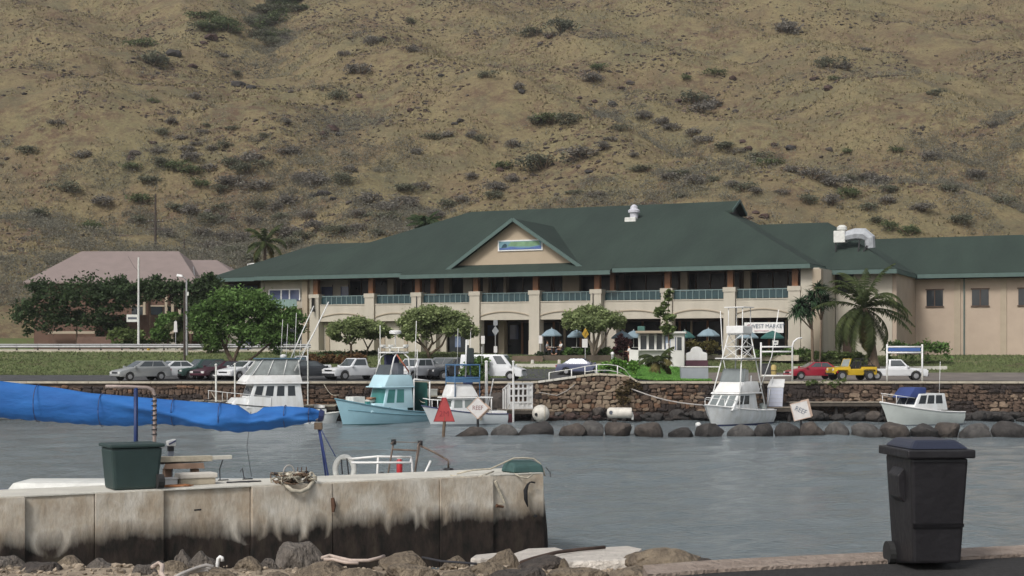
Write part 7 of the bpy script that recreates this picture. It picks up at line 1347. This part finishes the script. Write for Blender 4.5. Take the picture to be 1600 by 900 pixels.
# torn dark gash and drill hole in the end panel, rust runs below the fittings
GA = mat('dark_gash', (.012, .012, .013), .9, .2, 5); q = lambda x, y, off=0.0, d=-.02: (jx(x, off), off + d, jz(y, x, off))
MB().tube([q(828, 753), q(824, 757), q(820.5, 766), (q(821, 780)), q(824, 792)], [.018, .03, .055, .05, .01], 6).build('cable_scar', GA, jt, smooth='all'); MB().tube([q(829, 753), q(835, 754)], .025, 6).build('cable_scar', GA, jt)
MB().obox(q(836, 806), (.09, .08, .07)).build('drain_hole', GA, jt, bevel=.03); MB().tube([q(775, 790), q(786, 792)], [.05, .03], 6).build('bolt_stub', mat('rust_iron', (.09, .045, .025), .85, .3, 6), jt)
MB().tube([q(519, 778), q(521, 790), q(520, 800)], [.04, .06, .03], 6).build('bolt_stub', mat('rust_iron', 0), jt); MB().tube([q(303, 797), q(314, 796)], .02, 5).build('bolt_stub', GA, jt); MB().tube([q(773, 752), q(788, 786), q(778, 788)], [.05, .03, .02], 5).build('concrete_lip', CONC, jt)
wj = lambda x, y, off: (jt.matrix_basis if False else Matrix.Translation((JA.x, JA.y, 0)) @ Matrix.Rotation(JR, 4, 'Z')) @ Vector((jx(x, off), off, y))
def on_jetty(name, label, cat, x, off, rz=0, group=None): return thing(name, label, cat, wj(x, JZ + .031, off), JR + rz, group)
kx = 68.0
b = on_jetty('storage_bin', 'dark green storage bin standing on the jetty', 'bin', 205, .75); GB_ = mat('dark_green_bin', (.025, .045, .042), .55, .15, 2)
MB().hexa([(-.5, -.42, 0), (.5, -.42, 0), (.5, .42, 0), (-.5, .42, 0), (-.58, -.48, .95), (.6, -.48, .95), (.6, .48, .95), (-.58, .48, .95)]).build('bin_body', GB_, b, bevel=.07); MB().box(-.62, .64, -.52, .52, .953, 1.04).build('lid', GB_, b, bevel=.04); MB().cyl((.45, -.48, .18), (.6, -.48, .18), .16, n=14).build('wheel', TYRE, b)
hr = on_jetty('handrail', 'bent steel handrail with rope wound round its post beside the green bin', 'handrail', 228, 1.5); qh = lambda x, y: (jx(x, 1.5) - jx(228, 1.5), 0, jz(y, x, 1.5) - JZ - .03)
T(hr, 'rail_tube', mat('pinkish_pipe', (.34, .27, .24), .6, .2, 5), [qh(165, 604), qh(200, 604.5), qh(230, 606), qh(238, 609), qh(241.5, 617), qh(241.5, 660), (qh(240, 700)[0], 0, 0)], r=.045); T(hr, 'blue_post', mat('blue_post_paint', (.012, .03, .11), .5, .2, 4), [qh(212, 606), (qh(212, 700)[0], 0, 0)], r=.055)
for i in range(9): z = qh(241, 620 + 7.5 * i)[2]; MB().tube([(qh(241, 630)[0] + .055 * math.cos(a), .055 * math.sin(a), z + .03 * a / 6) for a in [k * .7 for k in range(10)]], .016, 5).build('rope_turn', DROPE, hr)
MB().box(qh(233, 0)[0], qh(247, 0)[0], -.08, .08, qh(240, 700)[2], qh(240, 694)[2]).build('clamp', OFFW, hr, bevel=.02)
bm_ = on_jetty('timber_beam', 'long pale timber beam propped along the back of the jetty', 'beam', 300, 1.75); qb = lambda x, y, off=1.75: (jx(x, off) - jx(300, 1.75), off - 1.75, jz(y, x, off) - JZ - .03)
MB().bar(qb(243, 718), qb(330, 716), .2, .13).build('beam_length', CONC, bm_, bevel=.01); MB().bar(qb(328, 715.5), qb(361, 714), .16, .09).build('beam_tip', CONCW, bm_, bevel=.01); MB().hexa([qb(243, 726, 1.7), qb(318, 722, 1.7), qb(318, 722, 2.0), qb(243, 726, 2.0), qb(243, 721, 1.7), qb(332, 719.5, 1.7), qb(332, 719.5, 2.0), qb(243, 721, 2.0)]).build('dark_plank', mat('wet_dark_wood', (.04, .033, .03), .8, .3, 3), bm_); MB().hexa([qb(255, 733, 1.6), qb(320, 732, 1.6), qb(320, 732, 2.0), qb(255, 733, 2.0), qb(258, 725, 1.65), qb(318, 723, 1.65), qb(318, 723, 2.0), qb(258, 725, 2.0)]).build('brown_block', mat('brown_timber', (.2, .13, .09), .85, .25, 3), bm_)
for x in (262, 305): a_ = qb(x, 733, 1.8); MB().box(a_[0] - .08, a_[0] + .08, .0, .2, 0, a_[2]).build('support', mat('brown_timber', 0), bm_)
ob = on_jetty('outboard_motor', 'small outboard motor with a striped white cowl behind the jetty beam', 'outboard motor', 265, 1.85); qo = lambda x, y: (jx(x, 1.85) - jx(265, 1.85), 0, jz(y, x, 1.85) - JZ - .03)
MB().hexa([(qo(262, 0)[0], -.09, qo(262, 697)[2]), (qo(273, 0)[0], -.09, qo(262, 697)[2]), (qo(273, 0)[0], .09, qo(262, 697)[2]), (qo(262, 0)[0], .09, qo(262, 697)[2]), (qo(260, 0)[0], -.08, qo(262, 689)[2]), (qo(274, 0)[0], -.08, qo(262, 686)[2]), (qo(274, 0)[0], .08, qo(262, 686)[2]), (qo(260, 0)[0], .08, qo(262, 689)[2])]).build('cowl', WHITE, ob, bevel=.025); MB().bar((qo(262, 0)[0], -.1, qo(262, 694)[2]), (qo(273, 0)[0], -.1, qo(262, 688.5)[2]), .03).build('cowl_stripe', STRIPE, ob)
MB().box(qo(262, 0)[0], qo(271, 0)[0], -.07, .07, qo(262, 705)[2], qo(262, 697)[2]).build('engine_block', BLACK, ob, bevel=.02); MB().hexa([(qo(260, 0)[0], -.05, 0), (qo(268, 0)[0], -.05, 0), (qo(268, 0)[0], .05, 0), (qo(260, 0)[0], .05, 0), (qo(263, 0)[0], -.05, qo(262, 705)[2]), (qo(271, 0)[0], -.05, qo(262, 705)[2]), (qo(271, 0)[0], .05, qo(262, 705)[2]), (qo(263, 0)[0], .05, qo(262, 705)[2])]).build('leg', mat('outboard_grey', (.16, .18, .22), .5, .15, 4), ob)
cr = on_jetty('fish_box', 'cream lidded box lying on the jetty top', 'box', 306, 1.1); MB().box(-.42, .42, -.2, .2, 0.0, .15).build('box_body', mat('tan_box', (.38, .33, .25), .7, .2, 3), cr, bevel=.02); MB().box(-.45, .46, -.23, .23, .153, .27).build('lid', mat('cream_lid', (.56, .52, .46), .6, .1, 3), cr, bevel=.03)
c2 = on_jetty('fish_box', 'flat white box on the jetty between the green bin and the cream box', 'box', 262, 1.2); MB().box(-.2, .2, -.15, .15, 0, .14).build('box_body', WHITE, c2, bevel=.02); MB().box(-.22, .22, -.17, .17, .142, .17).build('lid', WHITE, c2, bevel=.01)
def coil(name, label, x, off, m, n, rx, ry, hz, r=.02, seed=1):
    rr_ = random.Random(seed); o = on_jetty(name, label, 'rope', x, off); p = []; 
    for i in range(n): a = i * .55; k = rr_.uniform(.55, 1); p.append((rx * k * math.cos(a), ry * k * math.sin(a), r + hz * rr_.random() * (1 - k * .6)))
    MB().tube(p, r, 6).build('strand', m, o, smooth='all'); return o
coil('rope_heap', 'rusty orange rope spread in front of the cream box', 270, .6, mat('orange_rope', (.33, .15, .07), .9, .3, 8), 60, .55, .12, .06, .014, 3); coil('rope_heap', 'thin dark line tangled on the jetty edge between box and net heap', 380, 1.0, DROPE, 26, .5, .1, .03, .012, 4)
nh = on_jetty('net_heap', 'tangled heap of nets, lines and floats spilling over the jetty edge', 'net', 458, .35); rr_ = random.Random(12)
for m, k in ((ROPE, 9), (mat('brown_net', (.13, .085, .055), .95, .4, 8), 10), (DROPE, 5), (CONC, 5)):
    for i in range(k):
        p = [(rr_.uniform(-.42, .42), rr_.uniform(-.3, .25), rr_.uniform(.01, .2))]
        for j in range(7): a = p[-1]; p.append((max(-.45, min(.45, a[0] + rr_.gauss(0, .2))), max(-.4, min(.3, a[1] + rr_.gauss(0, .13))), max(-.12 if a[1] < -.3 else .0, min(.24, a[2] + rr_.gauss(0, .07)))))
        MB().tube(p, rr_.uniform(.012, .022), 5).build('strand', m, nh, smooth='all')
for x, y, r_ in ((.08, -.1, .1), (-.12, .05, .08)): me = bmesh.new(); bmesh.ops.create_icosphere(me, subdivisions=2, radius=r_); m_ = bpy.data.meshes.new('float'); me.to_mesh(m_); me.free(); m_.materials.append(mat('fender_cream', 0)); me_obj('float', m_, nh, (x, y, .17))
MB().tube([(-.1 + .14 * math.cos(a), .02, .22 + .2 * math.sin(a)) for a in [math.pi * i / 10 for i in range(11)]], .02, 6).build('hoop', mat('grey_line', 0), nh, smooth='all')
for x in (.12, .22, .34): MB().cyl((x, .05, 0), (x + .02, .05, .36), .012, n=5).build('prong', mat('rust_iron', 0), nh)
MB().tube([(-.38, -.3, .05), (-.2, -.42, -.14), (.0, -.45, -.18), (.2, -.42, -.12), (.4, -.3, .04)], .05, 7).build('sagging_bundle', ROPE, nh, smooth='all')
cp = on_jetty('padded_fender', 'dark green padded fender lashed to the jetty end', 'fender', 818, .55); MB().hexa([(-.52, -.35, 0), (.46, -.35, -.04), (.46, .35, -.04), (-.52, .35, 0), (-.46, -.28, .22), (.42, -.28, .2), (.4, .28, .3), (-.4, .28, .32)]).build('pad', mat('green_padding', (.04, .085, .08), .8, .2, 4), cp, bevel=.09, seg=3)
T(cp, 'lashing', ROPE, [(-1.9, .1, .02), (-1.5, 0, .1), (-1.0, -.05, .12), (-.55, 0, .27), (-.3, 0, .36), (0, 0, .36), (.3, 0, .33), (.5, 0, .2), (.58, -.05, .0), (.52, -.2, -.1)], r=.022); T(cp, 'lashing', ROPE, [(-2.3, -.3, .02), (-2.0, -.45, -.03), (-1.7, -.5, -.07), (-1.4, -.4, 0), (-1.0, -.2, .06)], [(-.5, -.4, 0), (-.4, -.52, -.08), (-.2, -.55, -.12), (-.02, -.5, -.04)], r=.02); T(cp, 'dark_line', DROPE, [(.5, -.3, .12), (.6, -.35, -.02), (.55, -.45, -.12)], r=.014)
for x, y in ((332, 724), (370, 733)): 
    w1 = on_jetty('bent_rod', 'thin bent rod sticking up ' + ('beside the cream box' if x < 350 else 'between the cream box and the net heap'), 'rod', x + 15, 1.8); MB().tube([(-.05, 0, 0), (-.06 if x < 350 else -.1, 0, .28), (.02 if x < 350 else -.16, 0, .5 if x < 350 else .2)], .014, 5).build('rod_shaft', DROPE, w1); MB().obox((.03, 0, .012), (.25, .05, .024)).build('rod_foot', BLACK, w1)

# ------------------------------------------------------------ shore rocks and quay at the camera's side
QZ = 3.52
EDGE = [(-9.0, 11.6), (-3.2, 11.7), (-0.2, 11.9), (0.9, 12.35), (1.75, 12.8), (3.1, 13.25), (4.6, 13.75), (8.0, 14.9)]   # quay edge in plan
ey = lambda X: float(np.interp(X, *zip(*EDGE)))
m = MB(); xs_ = np.linspace(-9, 8, 60)
for a, b in zip(xs_, xs_[1:]): m.add([(a, 9.0, QZ - .03), (b, 9.0, QZ - .03), (b, ey(b) - .1, QZ - .03), (a, ey(a) - .1, QZ - .03)], [(0, 1, 2, 3)])
QM = mat('dark_quay_asphalt', (.048, .045, .044), .85, .35, 14, bump=.8, bscale=60, rgb2=(.022, .02, .02), detail=9); tag(m.build('quay', QM), kind='structure')
KM = mat('worn_quay_kerb', (.33, .27, .225), .9, .15, 5, bump=.7, bscale=18, rgb2=(.2, .155, .125), detail=9); kb = MB(); ks = [x for x in xs_ if x > .9]
for a, b in zip(ks, ks[1:]): kb.hexa([(a, ey(a) - .16, -1), (b, ey(b) - .16, -1), (b, ey(b) + .3, -1), (a, ey(a) + .3, -1), (a, ey(a) - .16, QZ), (b, ey(b) - .16, QZ), (b, ey(b) + .3, QZ + .01), (a, ey(a) + .3, QZ + .01)])
tag(kb.build('quay_kerb', KM), kind='structure')
def bank_z(X, D): return QZ - .33 - max(0, D - 15.0) * .42 + .07 * float(fbm(X * 1.3, D * 1.3, 3)) - .25 * float(sstep(-4, -8, -X)) * max(0, D - ey(X) - .2)
V, U = np.meshgrid(np.linspace(0, 1, 60), np.linspace(-9, 2.2, 110), indexing='ij'); Dg = np.array([[ey(u) - .6 for u in U[0]]]) + V * 15; Zg = np.array([[bank_z(U[i, j], Dg[i, j]) for j in range(U.shape[1])] for i in range(U.shape[0])])
tag(grid_mesh('shore', U, Dg, Zg, ramp_mat('shore_rubble', [(.3, (.13, .105, .08)), (.45, (.25, .20, .15)), (.55, (.33, .27, .2)), (.7, (.2, .165, .125))], [(1.5, .5), (8, .5)], bump=.8, bdist=.08)), kind='structure')
FR = [ # px centre x, top y, half width px, sort, D, label
 (467, 846, 39, SHORE, 15.6, 'big grey-brown boulder in front of the jetty face'), (318, 860, 26, SHORE, 15.4, 'bluish grey boulder beside the white pipe hook'), (289, 857, 16, SHORE, 15.8, 'small grey boulder with a dark hollow behind the bluish one'), (272, 874, 26, OCHRE, 14.9, 'ochre-green rock below the bluish grey boulder'),
 (225, 882, 20, SHORE, 14.6, 'dark grey rock at the end of the rock shore'), (245, 876, 17, LAVA, 15.0, 'black rock tucked beside the dark grey one'), (388, 868, 28, OCHRE, 15.0, 'tan rock between the pipe hook and the big boulder'), (420, 872, 22, SHORE, 15.2, 'low grey rock beside the big boulder'),
 (505, 874, 40, OCHRE, 14.6, 'broad flat tan rock below the big boulder'), (345, 884, 40, OCHRE, 14.1, 'sandy-coloured slab at the bottom edge beside the rope'), (430, 889, 48, OCHRE, 13.9, 'wide ochre rock at the bottom edge'), (560, 882, 44, OCHRE, 14.2, 'smooth ochre rock to the side of the coiled rope end'),
 (630, 860, 36, OCHRE, 15.0, 'domed ochre-grey rock in front of the dark jetty foot'), (645, 880, 44, OCHRE, 14.1, 'buff flat rock below the domed ochre rock'), (712, 866, 26, OCHRE, 15.1, 'low tan rock beside the dark cable'), (760, 876, 36, OCHRE, 14.6, 'sloping tan rock before the pointed boulder'),
 (786, 856, 26, OCHRE, 15.3, 'pointed brown boulder in front of the concrete slab'), (850, 868, 36, LAVAB, 14.8, 'dark brown rock lying on the concrete slab'), (880, 872, 14, OCHRE, 14.7, 'small tan rock at the tip of the dark brown one'), (1037, 851, 58, OCHRE, 14.9, 'large speckled boulder at the start of the quay kerb'), (990, 862, 26, OCHRE, 15.1, 'rubbly rock joined to the speckled boulder'),
 (905, 884, 50, OCHRE, 13.8, 'flat brownish rock below the concrete slab'), (980, 880, 60, OCHRE, 13.9, 'long flat gravelly rock beside the kerb end'), (810, 886, 44, LAVAB, 13.8, 'dark low rock at the bottom edge below the pointed boulder'), (715, 888, 44, OCHRE, 13.8, 'buff rock at the bottom edge beside the buff flat rock'),
 (160, 872, 30, SHORE, 15.0, 'grey rock further along the shore'), (110, 866, 34, OCHRE, 15.4, 'tan boulder further along the shore'), (60, 876, 34, LAVAB, 14.8, 'brown boulder further along the shore'), (10, 868, 30, SHORE, 15.2, 'grey boulder at the far end of the shore'), (1095, 872, 20, LAVAB, 13.9, 'small brown stone where the kerb begins')]
for i, (x, yt, hw, k, D, lab) in enumerate(FR):
    kk = D / FPX; X = PX(x, D); zt = PZ(yt, D); zb = min(bank_z(X, D), zt - hw * kk * .8) - .12; s = hw * kk
    rock(RF[k.name][i % 4], (X, D, zb), s * 1.12, s * .95, zt - zb, random.uniform(-.25, .25) + (math.pi if i % 2 else 0), lab, 'rocks of the near shore', 'shore_rock', 'rock')
def shore_fn(n):
    X = rng.uniform(-8.5, 2.0, n); D = rng.uniform(12.2, 16.2, n); return np.stack([X, D, [bank_z(a, b) + .01 for a, b in zip(X, D)]], -1)
scree('shore_rubble', 6000, .006, .045, mat('small_shore_stone', (.24, .195, .145), .92, .35, 6, island=.5), shore_fn)
sl = thing('concrete_slab', 'bleached broken concrete slab among the shore rocks', 'slab', (PX(905, 15.8), 15.8, 0)); q = lambda x, y, D: (PX(x, D) - PX(905, 15.8), D - 15.8, PZ(y, D)); SLM = mat('bleached_slab', (.50, .46, .41), .92, .14, 4, bump=.7, bscale=14)
MB().slab([q(792, 878, 15.3), q(862, 876, 15.3), q(905, 864, 16.0), q(870, 855, 17.2), q(822, 857, 17.2), q(790, 868, 16.2)], .3).build('slab_piece', SLM, sl, bevel=.03); MB().slab([q(866, 878, 14.9), q(985, 874, 14.9), q(1004, 856, 16.2), q(985, 852.5, 16.8), q(905, 857, 16.8), q(872, 866, 15.8)], .35).build('slab_piece', SLM, sl, bevel=.04); MB().slab([q(735, 872, 15.6), q(775, 872, 15.6), q(792, 862, 16.4), q(742, 867, 16.4)], .2).build('slab_piece', SLM, sl, bevel=.02)
tag(MB().tube([P(814, 879, 15.0), P(835, 872, 15.3), P(870, 863, 15.7), P(905, 858.5, 16.1), P(945, 855, 16.3)], .02, 6).build('dark_cable', mat('rusty_cable', (.07, .045, .035), .85, .3, 6), smooth='all'), 'dark rusty cable lying across the bleached slab', 'cable'); tag(MB().tube([P(660, 871, 14.8), P(690, 877, 14.5), P(720, 879, 14.4), P(745, 881, 14.35)], .012, 6).build('dark_cable', DROPE, smooth='all'), 'thin dark cable between the domed rock and the tan rocks', 'cable')
def shore_rope(label, px, r_, m, name='shore_rope'):
    tag(MB().tube(px, r_, 7).build(name, m, smooth='all'), label, 'rope')
PR = mat('pinkish_rope', (.42, .34, .29), .9, .2, 10)
shore_rope('thick pinkish rope end lying beside the big boulder', [P(503, 872, 14.4), P(515, 868, 14.5), P(530, 872, 14.4), P(548, 876, 14.3), P(575, 876, 14.3), P(592, 872, 14.4), P(600, 869, 14.6)], .017, PR); shore_rope('second pinkish rope strand doubled over the flat tan rock', [P(506, 874, 14.2), P(520, 874, 14.2), P(540, 879, 14.1), P(560, 880, 14.1)], .016, PR)
rg = random.Random(9)
for i, lab in enumerate(('pale rope strand looping down from the pipe hook', 'middle rope strand beside the sandy slab', 'lowest rope strand running off the bottom edge')): shore_rope(lab, [P(334 - 4 * i, 886 + 3 * i, 13.7), P(322, 883 + 4 * i, 13.7), P(305 - 4 * i, 888 + 3 * i, 13.6), P(285, 896 + 3 * i, 13.5), P(262, 908, 13.4)], .017, mat('grey_line', 0))
shore_rope('short thick pinkish rope stub on the dark rocks', [P(238, 886, 14.2), P(248, 880, 14.3), P(254, 884, 14.2), P(252, 896, 14.0), P(258, 905, 13.8)], .022, PR)
wp = thing('pipe_hook', 'white bent pipe hook standing among the shore rocks', 'pipe', P(340, 890, 14.2)); MB().tube([Vector(P(x, y, 14.2)) - Vector(P(340, 890, 14.2)) for x, y in ((339, 893), (340, 880), (341, 873), (344, 870), (347, 871.5), (347.5, 877))], .017, 8).build('pipe_bend', WHITE, wp, smooth='all')
# wheelie bin on the quay
wb = thing('wheelie_bin', 'black plastic wheelie bin standing on the quay edge', 'bin', (PX(1447, 12.95), 12.95, QZ - .028), R(6)); BP = mat('black_bin_plastic', (.016, .015, .017), .42, .2, 3, bump=.1); w0, w1, d0, d1, h = .205, .245, .25, .31, .93
MB().hexa([(-w0, -d0, .06), (w0, -d0, .06), (w0, d0, .0), (-w0, d0, .0), (-w1, -d1, h), (w1, -d1, h), (w1, d1, h), (-w1, d1, h)]).build('bin_body', BP, wb, bevel=.025); MB().box(-w1 - .045, w1 + .045, -d1 - .04, d1 + .05, h + .002, h + .075).build('rim', BP, wb, bevel=.015)
MB().hexa([(-w1 - .01, -d1 - .02, h + .077), (w1 + .01, -d1 - .02, h + .077), (w1 + .01, d1 + .02, h + .077), (-w1 - .01, d1 + .02, h + .077), (-w1 + .07, -d1 + .1, h + .15), (w1 - .07, -d1 + .1, h + .15), (w1 - .07, d1 - .05, h + .15), (-w1 + .07, d1 - .05, h + .15)]).build('lid', mat('navy_bin_lid', (.02, .024, .042), .35, .15, 3), wb, bevel=.03)
for s in (-1, 1): MB().prism([(s * .19, .52), (s * .285, .6), (s * .295, .78), (s * .225, .86)], -.12, .12).build('side_lug', BP, wb, bevel=.012); MB().box(-w0 - .01, w0 + .01, -d0 - .035, -d0 - .004, .36, .39).build('moulded_rib', BP, wb); MB().cyl((s * .2, d0 - .02, .09), (s * .26, d0 - .02, .09), .1, n=16).build('wheel', TYRE, wb)
T(wb, 'handle', BP, [(-.16, d1 + .05, h + .03), (-.16, d1 + .12, h + .05), (.16, d1 + .12, h + .05), (.16, d1 + .05, h + .03)], r=.016)

# ------------------------------------------------------------ air
hz = MB().box(-330, 330, -8, 660, -2.5, 290).build('haze', []); tag(hz, kind='stuff')
hm = bpy.data.materials.new('air'); hm.use_nodes = True; n_, l_ = hm.node_tree.nodes, hm.node_tree.links; n_.clear(); pv = n_.new('ShaderNodeVolumePrincipled'); pv.inputs['Color'].default_value = (.86, .88, .92, 1); pv.inputs['Density'].default_value = .00012; mo = n_.new('ShaderNodeOutputMaterial'); l_.new(pv.outputs[0], mo.inputs['Volume']); hz.data.materials.append(hm)
